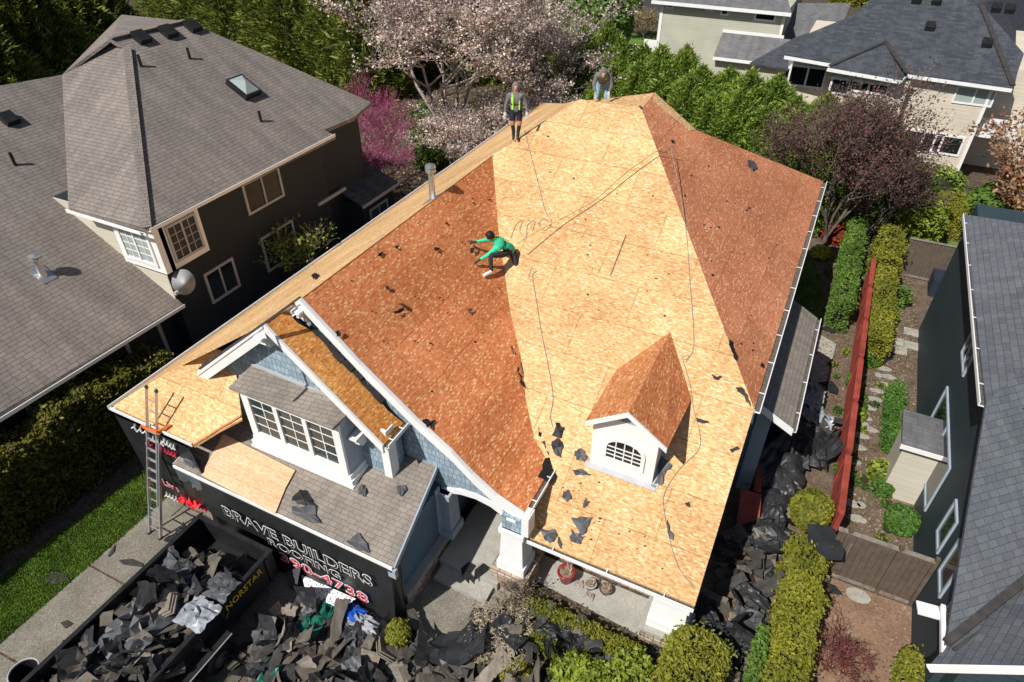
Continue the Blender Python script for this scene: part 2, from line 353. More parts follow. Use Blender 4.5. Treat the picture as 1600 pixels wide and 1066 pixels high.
def one(mb, name, mat, label, cat, group=None, smooth=False, kind=None):     # a thing that is a single mesh, origin at its middle bottom
    v = np.array(mb.v); c = np.array([(v[:, 0].min()+v[:, 0].max())/2, (v[:, 1].min()+v[:, 1].max())/2, v[:, 2].min()])
    mb.v = [tuple(q) for q in (v-c)]
    o = mb.build(name, mat, None, smooth); o.location = Vector(c)
    return tag(o, label, cat, group, kind)
def struct(mb, name, mat): return tag(mb.build(name, mat), kind='structure')
def quads_mesh(name, V, mat, parent=None, base=None, mi=None):   # V: (n,4,3)
    V = np.asarray(V, np.float32)
    if base is not None: V = V-np.array(base, np.float32)
    n = len(V); me = bpy.data.meshes.new(name); me.vertices.add(n*4); me.vertices.foreach_set('co', V.reshape(-1))
    me.loops.add(n*4); me.loops.foreach_set('vertex_index', np.arange(n*4, dtype=np.int32))
    me.polygons.add(n); me.polygons.foreach_set('loop_start', np.arange(0, n*4, 4, dtype=np.int32)); me.polygons.foreach_set('loop_total', np.full(n, 4, np.int32))
    for m in (mat if isinstance(mat, (list, tuple)) else [mat]): me.materials.append(m)
    if mi is not None: me.polygons.foreach_set('material_index', np.asarray(mi, np.int32))
    me.update(calc_edges=True); me.validate()
    o = bpy.data.objects.new(name, me); COL.objects.link(o)
    if parent: o.parent = parent; o.matrix_parent_inverse = Matrix.Identity(4)
    return o
def leaves(P, D, size, aspect=2.0, jit=.8, rng=RNG, svar=.35):
    """P points, D preferred normals -> quads (n,4,3)"""
    n = len(P); N = D+rng.normal(0, jit, (n, 3)); N /= np.linalg.norm(N, axis=1, keepdims=True)+1e-9
    T = np.cross(N, rng.normal(0, 1, (n, 3))); T /= np.linalg.norm(T, axis=1, keepdims=True)+1e-9
    B = np.cross(N, T); s = size*(1+rng.uniform(-svar, svar, (n, 1)))
    T = T*s*aspect/2; B = B*s/2
    return np.stack([P-T, P-B*1.0+T*.1, P+T, P+B*1.0+T*.1], 1)

# ------------------------------------------------------------------ ground
def sheet(name, pts, mat, z):
    m = MB(); m.add([(p[0], p[1], z) for p in pts], [tuple(range(len(pts)))]); o = struct(m, name, mat)
    if o.data.polygons[0].normal.z < 0: o.data.flip_normals()
    return o
sheet('ground', [(-160, -30), (120, -30), (120, 220), (-160, 220)], M['bark_mulch'], 0)
def g2(px, py): p = PZ(px, py, 0); return (float(p[0]), float(p[1]))
la, lb, lc, ld = g2(0, 904), g2(218, 742), g2(0, 1008), g2(236, 800)
def ext(a, b, y): t = (y-a[1])/(b[1]-a[1]); return (a[0]+(b[0]-a[0])*t, y)
sheet('front_lawn', [ext(la, lb, -6), ext(lc, ld, -6), ext(lc, ld, 9), ext(la, lb, 9)], M['grass'], .012)
sheet('driveway', [ext(lc, ld, -6), (-5.0, -6), (-5.4, 6.6), (-5.9, 9.2), (-14.9, 9.2), ext(lc, ld, 6.9)], M['concrete'], .02)
sheet('front_yard_soil', [(-5.0, -6), (3.0, -6), (3.0, 9.2), (-5.9, 9.2)], M['bark_mulch'], .008)
sheet('front_walk', [(-5.6, 6.4), (-4.6, 6.9), (-4.3, 8.0), (-4.2, 9.2), (-6.0, 9.2), (-6.1, 7.0)], M['concrete'], .03)
sheet('porch_walk', [g2(830, 905), g2(1010, 1000), g2(1035, 985), (-.6, 9.9), (-4.1, 9.9)], M['walk'], .03)
m = MB()
for a, b in ((g2(136, 882), g2(214, 925)), (g2(0, 1021), g2(40, 1044)), (g2(262, 775), g2(330, 812)), (g2(268, 808), g2(300, 780))):
    A_, B_ = np.array([*a, .026]), np.array([*b, .026]); d_ = (B_-A_)/np.linalg.norm(B_-A_); n_ = np.array([-d_[1], d_[0], 0])*.022
    m.add([A_-n_, B_-n_, B_+n_, A_+n_], [(0, 1, 2, 3)])
struct(m, 'driveway_joints', M['bark_mulch'])
m = MB(); m.box(-6.2, 7.95, 0, -4.7, 8.4, .16); m.box(-6.3, 8.4, 0, -4.6, 13.0, .32); struct(m, 'porch_floor', M['walk'])
sheet('side_yard', [(0, 8), (2.75, 8), (2.75, 40), (0, 40)], M['dirt'], .006)
sheet('side_path', [(1.1, 18.2), (1.9, 18.6), (2.1, 23.2), (1.35, 23.6), (1.0, 21)], M['slab'], .022)
lw = [g2(1262, 400), g2(1272, 410), g2(1283, 440), g2(1284, 480), g2(1280, 506), g2(1240, 500), g2(1225, 470)]
sheet('side_lawn', [(-.3, 29), (.4, 29.3)]+lw, M['grass'], .018)
sheet('neighbour_garden_soil', [(2.8, 12.7), (4.85, 12.7), (6.5, 33), (2.8, 33)], M['dirt'], .010)
sheet('neighbour_front_soil', [(2.7, -4), (9, -4), (9, 12.6), (2.7, 12.6)], M['dirtr'], .011)
sheet('neighbour_patio', [(4.6, 4), (9, 4), (9, 8.6), (4.9, 8.6)], M['walk'], .03)
sheet('back_lawn', [(-30, 52), (-14, 52), (-14, 66), (-30, 66)], M['grass'], .012)
sheet('back_street', [(-160, 74), (120, 74), (120, 82), (-160, 82)], M['asphalt'], .012)
sheet('left_side_yard', [(-17.6, 9), (-15, 9), (-15, 36), (-17.6, 36)], M['dirt'], .007)
sheet('garden_lawn_strip', [(2.9, 30.6), (9, 30.6), (9, 34), (2.9, 34)], M['grass'], .02)

# ------------------------------------------------------------------ our house
S = 11.0
XR, ZR = -9.559, 7.228; PGAB = (-.7713, 0, ZR+.7713*XR)
XW, ZW = -15.327, 3.208; PWEST = (.6965, 0, ZW-.6965*XW)
Y1, Z1 = 12.988, 4.4; PFR = (0, .5776, Z1-.5776*Y1)
PEAST = (-.7467, 0, Z1)
PGAR = (0, .22, 2.5-.22*6.58)
PFL = (0, .85, ZW-.85*6.963)
house = empty('shingled_house', (-8, 14, 0), 'blue shingled house with bare reddish and pale sheathing roof being reroofed', 'house')
H = house
SPLIT = {'stone_base', 'stone_cap', 'corner_board', 'fascia', 'wall', 'soffit_board', 'dormer_cheek', 'bay_sill_', 'post', 'rail', 'gable_return', 'window_shade'}
def comps(mb):
    n = len(mb.v); par = list(range(n))
    def fd(i):
        while par[i] != i: par[i] = par[par[i]]; i = par[i]
        return i
    for f in mb.f:
        for k in f[1:]: par[fd(k)] = fd(f[0])
    out = {}
    for f, mi in zip(mb.f, mb.mi): out.setdefault(fd(f[0]), []).append((f, mi))
    res = []
    for L in out.values():
        idx = sorted({i for f, _ in L for i in f}); mp = {a: b for b, a in enumerate(idx)}
        q = MB(); q.v = [mb.v[i] for i in idx]; q.f = [tuple(mp[i] for i in f) for f, _ in L]; q.mi = [mi for _, mi in L]; res.append(q)
    return res
def part(mb, name, mat, parent=None, smooth=False, label=None):
    if name in SPLIT:
        for q in comps(mb): o = q.build(name, mat, parent or H, smooth)
        return o
    o = mb.build(name, mat, parent or H, smooth)
    if label: o['label'] = label
    return o
def sub(mb, name, mat, par, smooth=False):     # child of a part: the part's own origin is its thing's origin
    o = mb.build(name, mat, None, smooth); base = Vector(par.parent['_base']) if par.parent else Vector(par['_base'])
    o.data.transform(Matrix.Translation(-base)); o.parent = par; o.matrix_parent_inverse = Matrix.Identity(4); return o
T3 = np.array([XR, 17.886, ZR]); F3 = np.array([-7.62, 20.218, 8.577]); B3 = np.array([-5.6, 20.218, 8.577])
XB = -3.96; ZB = zpl(PGAB, XB, 0)
gy = 8.89
rake = [PY(472, 465, gy), PY(567, 567, gy), PY(655, 655, gy), PY(708, 703, gy), PY(741, 738, gy), PY(778, 772, gy), PY(820, 801, gy)]
rake = [np.array([p[0], gy, p[2]]) for p in rake]
# main pale front slope
m = MB(); yE = 8.9; zE = zpl(PFR, 0, yE)
m.slab([(-4.2, yE, zE), (0, yE, zE), (0, Y1, Z1), B3, F3]+[(p[0], (p[2]-PFR[2])/PFR[1]+.01, p[2]+.006) for p in rake]+[(rake[-1][0], 9.2, zpl(PFR, 0, 9.2))], .06)
front_roof = part(m, 'roof_slope', M['osb'], label='large pale sheathing slope facing the front')
# porch fascia thickness / soffit
m = MB(); m.box(-4.1, 8.94, zE-.26, -.02, 9.0, zE-.065); m.box(-.06, 9.0, zE-.26, -.02, 9.05, zE-.08)
m.slab([(-4.1, 9.0, zE-.2), (-.1, 9.0, zE-.2), (-.1, 12.9, zE-.18), (-4.1, 12.9, zE-.18)], .04)
m.beam((-.04, 8.95, zE-.16), (-.04, Y1, Z1-.16), .03, .2)
part(m, 'fascia', M['white'])
# east slope
e1, e2, e3 = PL(1023, 145, PEAST), PL(1087, 203, PEAST), PL(1285, 282, PEAST)
m = MB(); m.slab([(0, Y1, Z1), (0, 27.5, Z1), e2, e1, B3], .06)
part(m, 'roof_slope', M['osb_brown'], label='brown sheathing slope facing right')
# strip of newer sheathing beside the far hip, raised a little
m = MB(); q = [e1, e2, PL(1078, 205, PEAST), PL(1020, 158, PEAST)]; m.slab([p+np.array([0, 0, .014]) for p in q], .01)
part(m, 'sheathing_strip', M['osb'])
m = MB(); m.slab([B3+np.array([0, .05, 0]), e1, (e1[0]-1.4, e1[1]+.35, 7.8), (B3[0]-1.2, B3[1]+.3, 8.42)], .05)
part(m, 'roof_slope', M['osb'])
# back slopes (unseen from the front, close the roof)
yb = 34.6
w1 = PL(882, 162, PWEST)
m = MB(); m.slab([F3, B3, e1, e2, (-4.6, 26, 4.0), (-8.6, 27, 4.0), w1], .05)
part(m, 'roof_slope', M['osb'])
# west slope with the small gable's left half
sy = 8.2; SX, SZ = -10.10, 6.80
hipy = lambda k: (XW+k, 6.963+k)
apx = np.array([XR, 8.75, ZR])
kk = (sy-6.963)
m = MB(); m.slab([(XW, 6.963, ZW), (XW+1.22*kk, sy, zpl(PFL, 0, sy)), (-13.1, sy, zpl(PWEST, -13.1, 0)), (SX, sy, zpl(PWEST, SX, 0)), (SX, 8.62, zpl(PWEST, SX, 0)), (XR, 8.85, ZR), T3, F3, w1, (XW, yb, ZW)], .06)
part(m, 'roof_slope', M['osb'], label='narrow pale sheathing slope facing left')
# front-left low slope and garage roof share one pitch line
q = lambda x, y: (x, y, zpl(PFL, 0, y))
m = MB(); m.slab([(XW, 6.963, ZW), PL(304, 697, PFL), PL(345, 672, PFL), PL(378, 655, PFL), (-12.3, 8.75, zpl(PFL, 0, 8.75)), (XW+1.22*1.787, 8.75, zpl(PFL, 0, 8.75))], .06)
part(m, 'roof_slope', M['osb'], label='pale sheathing corner slope above the ladder')
# gable right slope
m = MB(); ztop = [(p[0], 0, p[2]) for p in rake]
vy = lambda x, z: (z-PFR[2])/PFR[1]
for i in range(len(rake)-1):
    a, b = rake[i], rake[i+1]; ya = min(17.886, vy(a[0], a[2])+.12); yb2 = min(17.886, vy(b[0], b[2])+.12)
    if i == 0: ya = 17.886
    m.slab([a, b, (b[0], yb2, b[2]), (a[0], ya, a[2])], .06)
part(m, 'roof_slope', M['osb_red'], label='rust coloured sheathing slope of the big gable')
# white bargeboards, main gable
def barge(pts, w_, t, name, parent=None, mat='white', side=-1):
    m = MB()
    for a, b in zip(pts[:-1], pts[1:]):
        a, b = np.array(a), np.array(b); dn = np.array([0, 0, -w_]); o_ = np.array([0, side*t, 0])
        V = [a, b, b+dn, a+dn, a+o_, b+o_, b+dn+o_, a+dn+o_]
        m.add(V, [(0, 3, 2, 1), (4, 5, 6, 7), (0, 1, 5, 4), (3, 7, 6, 2), (0, 4, 7, 3), (1, 2, 6, 5)])
    return part(m, name, M[mat], parent)
barge([p+np.array([0, -.004, .015]) for p in rake], .34, .07, 'bargeboard')
barge([p+np.array([0, -.074, .012]) for p in rake], .12, .03, 'bargeboard')
L0 = rake[0]+np.array([0, 0, .0])
barge([(L0[0]-1.1, gy-.004, L0[2]-.88), (L0[0], gy-.004, L0[2])], .30, .07, 'bargeboard')
barge([(L0[0]-1.1, gy-.074, L0[2]-.885), (L0[0], gy-.074, L0[2]-.005)], .10, .03, 'bargeboard')
# soffit under the big gable's rake
m = MB()
for a, b in zip(rake[:-1], rake[1:]): m.slab([a-np.array([0, 0, .075]), b-np.array([0, 0, .075]), b+np.array([0, .42, -.075]), a+np.array([0, .42, -.075])], .03)
part(m, 'soffit', M['white'])
# gable wall of blue shakes with the arched opening
wy = 9.08
pk = lambda x: float(np.interp(x, [p[0] for p in rake], [p[2] for p in rake]))-.10
arch = [PY(*q, wy) for q in ((664, 766), (700, 768), (722, 771), (745, 778), (768, 790), (785, 803), (798, 818), (812, 832))]
ax = [p[0] for p in arch]; az = [p[2]+.16 for p in arch]
m = MB(); xs = list(np.linspace(-10.6, ax[0], 8))+list(np.linspace(ax[0], rake[-1][0]-.15, 16))[1:]
for a, b in zip(xs[:-1], xs[1:]):
    def bot(x): return 2.2 if x <= ax[0]+1e-6 else float(np.interp(x, ax, az))
    def top(x): return pk(x) if x > XR else ZR-.1-(XR-x)*.8
    m.add([(a, wy, bot(a) if a > ax[0]-1e-6 and b > ax[0] else 2.2), (b, wy, bot(b) if b > ax[0]+1e-6 else 2.2), (b, wy, max(top(b), bot(b)+.02)), (a, wy, max(top(a), bot(a)+.02))], [(0, 1, 2, 3)])
    m.add([(a, wy+.16, 2.2 if b <= ax[0]+1e-6 else bot(a)), (b, wy+.16, bot(b)), (b, wy+.16, max(top(b), bot(b)+.02)), (a, wy+.16, max(top(a), bot(a)+.02))], [(3, 2, 1, 0)])
    m.add([(a, wy, bot(a)), (b, wy, bot(b)), (b, wy+.16, bot(b)), (a, wy+.16, bot(a))], [(0, 3, 2, 1)])
part(m, 'gable_wall', M['shake'])
m = MB()
for i in range(len(arch)-1):
    a, b = arch[i], arch[i+1]
    m.add([(a[0], wy-.05, a[2]), (b[0], wy-.05, b[2]), (b[0], wy-.05, b[2]+.17), (a[0], wy-.05, a[2]+.17), (a[0], wy+.22, a[2]), (b[0], wy+.22, b[2]), (b[0], wy+.22, b[2]+.17), (a[0], wy+.22, a[2]+.17)],
          [(0, 1, 2, 3), (7, 6, 5, 4), (3, 2, 6, 7), (0, 4, 5, 1), (0, 3, 7, 4), (1, 5, 6, 2)])
part(m, 'arch_trim', M['white'])
# small gable in front
SR = rake[0]
sa = PY(413, 503, sy); se = PY(600, 695, sy); sl_ = PY(311, 578, sy); sa[1] = se[1] = sl_[1] = sy
m = MB()
tt = np.linspace(0, 1, 9)
back = []
for i, t in enumerate(tt[::-1]):
    x = sa[0]+(se[0]-sa[0])*t; z = sa[2]+(se[2]-sa[2])*t
    zg = pk(x)+.10
    yb_ = 8.80 if t < .14 else 9.02-(0.10 if i % 2 else .02)-random.random()*.05
    back.append((x, yb_, z))
mm = [sa, se]+back
m.slab(mm, .06); part(m, 'roof_slope', M['osb_orange'], label='orange sheathing strip of the small front gable')
barge([sa+np.array([0, -.004, .012]), se+np.array([.0, -.004, .012])], .26, .06, 'bargeboard')
barge([sl_+np.array([0, -.004, .0]), sa+np.array([0, -.004, .01])], .42, .06, 'bargeboard')
barge([sl_+np.array([0, -.064, -.01]), sa+np.array([0, -.064, .0])], .12, .025, 'bargeboard')
m = MB(); m.slab([sa-np.array([0, 0, .07]), se-np.array([0, 0, .07]), se+np.array([0, .34, -.07]), sa+np.array([0, .34, -.07])], .025)
m.slab([sa-np.array([0, 0, .075]), sl_-np.array([0, 0, .075]), sl_+np.array([0, .34, -.075]), sa+np.array([0, .34, -.075])], .025)
part(m, 'soffit', M['white'])
# flashing torn along the wall
m = MB(); rr = random.Random(3)
for i in range(26):
    t = .22+.70*i/26; x = sa[0]+(se[0]-sa[0])*t; z = sa[2]+(se[2]-sa[2])*t
    if rr.random() < .68: m.obox((x, 8.98+rr.uniform(-.04, .02), z+.02), (.10, 0, -.09), (0, rr.uniform(.04, .10), 0), (0, 0, .012))
part(m, 'flashing', M['flash'])
swy = 8.45
gx = lambda x: zpl(PGAR, 0, swy)-.05
m = MB(); wl, wr = -12.55, -7.42
def tops(x): return (sa[2]-.16-(x-sa[0])*(sa[2]-se[2])/(se[0]-sa[0])) if x > sa[0] else (sa[2]-.16-(sa[0]-x)*(sa[2]-sl_[2])/(sa[0]-sl_[0]))
P_ = [(wl, swy, 2.6), (wr, swy, 2.6), (wr, swy, tops(wr)), (sa[0], swy, sa[2]-.16), (wl, swy, tops(wl))]
m.slab(P_, .5, (0, 1, 0)); part(m, 'gable_wall', M['shake'])
m = MB(); m.obox((wr-.09, swy-.03, 3.62), (.11, 0, 0), (0, .035, 0), (0, 0, .86)); m.obox((wl+.10, swy-.03, 3.35), (.08, 0, 0), (0, .03, 0), (0, 0, .75))
m.obox((wr+.016, swy+.10, 3.62), (.014, 0, 0), (0, .12, 0), (0, 0, .86)); part(m, 'corner_board', M['white'])
def corbel(px, py, y):
    p = PY(px, py, y); m = MB(); m.obox(p, (.10, 0, 0), (0, .16, 0), (0, 0, .10)); m.obox(p+np.array([0, .06, -.16]), (.07, 0, 0), (0, .09, 0), (0, 0, .10)); m.obox(p+np.array([0, -.05, .12]), (.12, 0, 0), (0, .22, 0), (0, 0, .03)); part(m, 'corbel', M['white'])
corbel(417, 527, sy+.10); corbel(475, 487, gy+.05); corbel(562, 682, swy-.15); corbel(806, 806, wy-.10)
# small gutters
def gutter(a, b, w_=.12, dirn=(0, -1, 0), parent=None, muck=True):
    a, b, d = np.array(a, float), np.array(b, float), np.array(dirn, float)
    m = MB(); up = np.array([0, 0, 1.]); L = (b-a)/2; c = (a+b)/2
    m.obox(c+d*w_-up*.03, L, d*.012, up*.055); m.obox(c+d*w_/2-up*.083, L, d*w_*.48, up*.008)
    if muck:
        n = max(2, int(np.linalg.norm(b-a)/1.3))
        for i in range(n): m.obox(a+(b-a)*(i+.5)/n+d*w_/2+up*.012, (b-a)/np.linalg.norm(b-a)*.012, d*w_*.52, up*.008)
    g_ = part(m, 'gutter', M['white'], parent)
    if muck:
        k = MB(); k.obox(c+d*w_/2-up*.055, L*.995, d*(w_*.42), up*.015)
        kk_ = k.build('gutter_muck', M['gutterin'], None); base = Vector((parent or H)['_base']); kk_.data.transform(Matrix.Translation(-base)); kk_.parent = g_; kk_.matrix_parent_inverse = Matrix.Identity(4)
    return g_
gutter((-4.0, yE, zE-.0), (0.0, yE, zE-.0))
gutter((0.0, Y1, Z1), (0.0, 27.5, Z1), .14, (1, 0, 0))
gutter((se[0], sy, se[2]), (se[0], 9.02, se[2]), .12, (1, 0, 0))
gutter((rake[-1][0], gy, rake[-1][2]), (rake[-1][0], 10.5, rake[-1][2]), .12, (1, 0, 0))
gutter((XW, 6.963, ZW), (-12.35, 6.963, ZW), .10, (0, -1, 0), muck=False)
gutter((XW, 6.86, ZW), (XW, 34, ZW), .10, (-1, 0, 0), muck=False)
# garage roof
gA, gB, gC = PL(275, 722, PGAR), PL(612, 889, PGAR), PL(677, 735, PGAR)
gA[1] = gB[1] = (gA[1]+gB[1])/2
gA[2] = gB[2] = zpl(PGAR, 0, gA[1])
m = MB(); m.slab([gA, gB, (gC[0], wy, zpl(PGAR, 0, wy)), (-12.3, wy, zpl(PGAR, 0, wy)), PL(372, 655, PGAR), PL(300, 695, PGAR)], .08)
part(m, 'garage_roof', M['sh_gar'])
m = MB(); m.obox((gA+gB)/2+np.array([0, -.04, -.05]), (gB-gA)/2, (0, .02, 0), (0, 0, .045)); part(m, 'garage_gutter', M['white'])
m = MB(); m.beam(gB+np.array([.03, 0, -.07]), np.array([gC[0]+.03, wy, zpl(PGAR, 0, wy)-.07]), .04, .16); m.beam(gA+np.array([-.03, 0, -.07]), PL(300, 695, PGAR)+np.array([-.03, 0, -.07]), .04, .14)
m.obox(gB+np.array([-.02, -.02, -.22]), (.10, 0, 0), (0, .05, 0), (0, 0, .14)); part(m, 'fascia', M['blueshade_trim'])
m = MB(); x0g, x1g = gA[0]+.35, -6.5; m.box(x0g, 6.95, 0, x1g, 9.07, 2.42); m.box(-14.95, 7.4, 0, x0g-.002, 9.0, 3.1); part(m, 'wall', M['blue'])
m = MB(); m.box(-6.62, 6.88, .0, -6.46, 6.945, 2.35); m.box(-6.495, 6.9, .0, -6.46, 7.08, 2.36); m.box(-6.495, 8.75, .9, -6.45, 8.95, 2.5); part(m, 'corner_board', M['blueshade_trim'])
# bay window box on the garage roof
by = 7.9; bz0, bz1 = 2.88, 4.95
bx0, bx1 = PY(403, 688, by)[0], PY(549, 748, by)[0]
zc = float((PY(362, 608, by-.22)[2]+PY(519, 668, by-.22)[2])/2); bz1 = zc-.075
m = MB(); m.box(bx0, by, bz0+.14, bx1, swy+.1, bz1); part(m, 'bay_box', M['blueshade_trim'])
m = MB(); m.box(bx0-.10, by-.10, bz0-.06, bx1+.10, swy, bz0+.10); m.box(bx0-.05, by-.06, bz0+.10, bx1+.05, swy, bz0+.24); m.box(bx0-.13, by-.14, bz0-.12, bx1+.13, by+.1, bz0-.06)
part(m, 'bay_sill', M['white'])
# front frame: a real grid of boards with panes set behind it
def window(parent, x0, x1, z0, z1, y, units=1, cols=2, rows=4, fr=.10, mul=.11, pane='glass', frame='white', axis='y', depth=.05, out=-1, bars=True):
    """window in a wall; axis 'y': wall plane y=const facing -y; axis 'x': wall plane x=const, x0..x1 run along y, out=+1/-1 faces +x/-x"""
    def bx(mb, a0, b0, a1, b1, d0, d1):
        if axis == 'y': mb.box(a0, y+min(d0*out, d1*out), b0, a1, y+max(d0*out, d1*out), b1)
        else: mb.box(y+min(d0*out, d1*out), a0, b0, y+max(d0*out, d1*out), a1, b1)
    f = MB(); bx(f, x0, z0, x0+fr, z1, 0, depth); bx(f, x1-fr, z0, x1, z1, 0, depth); bx(f, x0+fr, z1-fr, x1-fr, z1, 0, depth); bx(f, x0+fr, z0, x1-fr, z0+fr, 0, depth)
    W_ = (x1-x0-2*fr-(units-1)*mul)/units
    for u in range(units-1): a = x0+fr+W_*(u+1)+mul*u; bx(f, a, z0+fr, a+mul, z1-fr, 0, depth)
    fo = part(f, 'window', M[frame], parent)
    base = Vector(parent['_base'])
    p = MB(); g = MB()
    for u in range(units):
        a = x0+fr+(W_+mul)*u; bx(p, a, z0+fr, a+W_, z1-fr, .004, .012)
        if bars:
            for c in range(1, cols): bx(g, a+W_*c/cols-.012, z0+fr, a+W_*c/cols+.012, z1-fr, .014, .026)
            for r in range(1, rows): bx(g, a, z0+fr+(z1-z0-2*fr)*r/rows-.011, a+W_, z0+fr+(z1-z0-2*fr)*r/rows+.011, .014, .024)
    for mb, nm, mt in ((p, 'pane', pane), (g, 'glazing_bars', frame)):
        if mb.v:
            o = mb.build(nm, M[mt], None); o.data.transform(Matrix.Translation(-base)); o.parent = fo; o.matrix_parent_inverse = Matrix.Identity(4)
    return fo
window(H, bx0+.0, bx1-.0, bz0+.24, bz1-.02, by, 3, 2, 4, .22, .13, 'glassg', depth=.07)
# shingled cap over the bay
c1, c2, c3, c4 = PY(362, 608, by-.22), PY(519, 668, by-.22), PY(557, 640, swy-.02), PY(382, 566, swy-.02)
zt = (c3[2]+c4[2])/2
m = MB(); m.slab([(bx0-.12, by-.22, zc), (bx1+.0, by-.22, zc), (bx1+.05, swy-.002, zc+.05), (bx0-.05, swy-.002, zc+.16)], .07)
part(m, 'bay_roof', M['sh_gar'])
m = MB(); m.beam((bx0-.02, swy-.03, zc+.19), (bx1-.35, swy-.03, zc+.08), .05, .07); part(m, 'flashing', M['greytrim'])
m = MB(); m.slab([(bx1-.02, by-.16, zc-.09), (bx1-.02, swy-.01, zc-.09), (bx1-.02, swy-.01, zc+.0)], .03, (-1, 0, 0)); part(m, 'bay_cheek', M['blueshade_trim'])
# entry columns, pedestals
def column(x0, x1, y0, y1, z0, z1, taper=.05, name='porch_column', mat='white'):
    m = MB(); b = (x0-taper, y0-taper, x1+taper, y1+taper)
    V = [(b[0], b[1], z0+.28), (b[2], b[1], z0+.28), (b[2], b[3], z0+.28), (b[0], b[3], z0+.28), (x0, y0, z1), (x1, y0, z1), (x1, y1, z1), (x0, y1, z1)]
    m.add(V, [(0, 3, 2, 1), (4, 5, 6, 7), (0, 1, 5, 4), (1, 2, 6, 5), (2, 3, 7, 6), (3, 0, 4, 7)])
    m.box(b[0]-.05, b[1]-.05, z0, b[2]+.05, b[3]+.05, z0+.28); m.box(x0-.06, y0-.06, z1-.16, x1+.06, y1+.06, z1)
    return part(m, name, M[mat])
column(-4.62, -4.08, 8.72, 9.2, .72, 2.25)
m = MB(); m.box(-4.62, 8.74, 2.25, -4.10, 9.06, 2.72); part(m, 'gable_wall', M['shake'])
m = MB(); m.box(-4.098, 8.72, 2.25, -3.92, 9.07, 2.9); part(m, 'corner_board', M['white'])
m = MB(); m.box(-4.82, 8.5, 0, -3.9, 9.4, .66); m.box(-4.86, 8.46, .66, -3.86, 9.44, .72); m.box(-4.25, 9.44, 0, -3.98, 11.2, .78)
m.box(-6.62, 7.0, 0, -6.34, 9.6, .62); m.box(-1.0, 8.72, 0, .02, 9.55, .62); m.box(-3.98, 10.0, 0, -1.0, 10.2, .78); part(m, 'stone_base', M['stone'])
m = MB(); m.box(-4.32, 9.46, .78, -3.90, 11.2, .84); m.box(-6.68, 6.95, .62, -6.28, 9.6, .69); m.box(-1.05, 8.67, .62, .07, 9.6, .69); part(m, 'stone_cap', M['walk'])
column(-6.6, -6.2, 8.9, 9.3, .69, 2.35, .04, mat='blueshade_trim')
column(-.82, -.12, 8.93, 9.4, .69, zE-.26, .05)
m = MB(); m.box(-.5, 13.2, 0, -.4, 27.2, Z1-.1); m.box(-6.6, 13.0, 0, -.5, 13.1, 4.2); m.box(-14.95, 9.0, 0, -14.85, 34, 3.1); m.box(-6.75, 9.3, 0, -6.62, 13, 2.6); m.box(-14.9, 33.9, 0, -9, 34, 3.1); m.box(-8.9, 29.9, 0, -.5, 30, 3.2)
part(m, 'wall', M['blue'])
m = MB(); m.slab([(-.4, Y1-.02, Z1-.02), (.02, Y1-.02, Z1-.02), (.05, Y1-.02, Z1-.45), (-.4, Y1-.02, Z1-.1)], .05, (0, 1, 0)); part(m, 'gable_return', M['white'])
# low shed roof and bump-out on the right side
la_, lb_ = np.array([.0, 14.2, 3.65]), np.array([1.02, 14.2, 3.10])
m = MB(); m.slab([la_, lb_, (1.02, 19.7, 3.10), (.0, 19.7, 3.65)], .07); part(m, 'side_roof', M['sh_gar'])
m = MB(); m.slab([la_+[0, -.03, .02], lb_+[.03, -.03, .02], lb_+[.03, -.03, -.2], la_+[0, -.03, -.2]], .03, (0, 1, 0)); part(m, 'bargeboard', M['white'])
gutter((1.02, 14.2, 3.1), (1.02, 19.7, 3.1), .1, (1, 0, 0))
m = MB(); m.box(-.398, 14.6, 0, .48, 19.4, 3.2); part(m, 'wall', M['blue'])
m = MB(); m.box(.12, 14.54, 0, .50, 14.598, 3.2); part(m, 'corner_board', M['blueshade_trim'])
# dormer
dy = 10.79
dw = PY(920, 722, dy), PY(1018, 757, dy)
dx0, dx1 = dw[0][0]+.02, dw[1][0]-.0; dmid = (dx0+dx1)/2
dzb = zpl(PFR, 0, dy)
dap = PY(985, 645, dy-.2); del_ = PY(915, 658, dy-.2); der = PY(1043, 700, dy-.2)
dz_ap = dap[2]; dze = (del_[2]+der[2])/2; hw = (der[0]-del_[0])/2; dcx = (der[0]+del_[0])/2
ybk = (dz_ap-PFR[2])/PFR[1]; ybe = (dze-PFR[2])/PFR[1]
dormer = MB(); dormer.slab([(dcx, dy-.2, dz_ap), (dcx-hw, dy-.2, dze), PL(963, 578, PFR, .03), PL(1047, 519, PFR, .03)], .05); drm = part(dormer, 'dormer_roof', M['osb_dormer'])
d2 = MB(); d2.slab([(dcx, dy-.2, dz_ap), (dcx+hw, dy-.2, dze), PL(1080, 624, PFR, .03), PL(1047, 519, PFR, .03)], .05); part(d2, 'dormer_roof', M['osb_red'])
m = MB(); z1d = dze-.0
wz = lambda x: dz_ap-.06-abs(x-dcx)*(dz_ap-dze)/hw
m.slab([(dx0, dy, dzb-.1), (dx1, dy, dzb-.1), (dx1, dy, wz(dx1)), (dcx, dy, wz(dcx)), (dx0, dy, wz(dx0))], .1, (0, 1, 0)); part(m, 'dormer_front', M['white'])
m = MB()
for xx, s_ in ((dx0, 1), (dx1, -1)):
    yy = dy+.8; m.slab([(xx, dy+.1, dzb-.05), (xx, yy, zpl(PFR, 0, yy)-.05), (xx, yy, wz(dx0)-.22), (xx, dy+.1, wz(dx0)-.06)], .05, (s_, 0, 0))
part(m, 'dormer_cheek', M['blueshade_trim'])
barge([(dcx-hw, dy-.204, dze), (dcx, dy-.204, dz_ap), (dcx+hw, dy-.204, dze)], .13, .04, 'bargeboard')
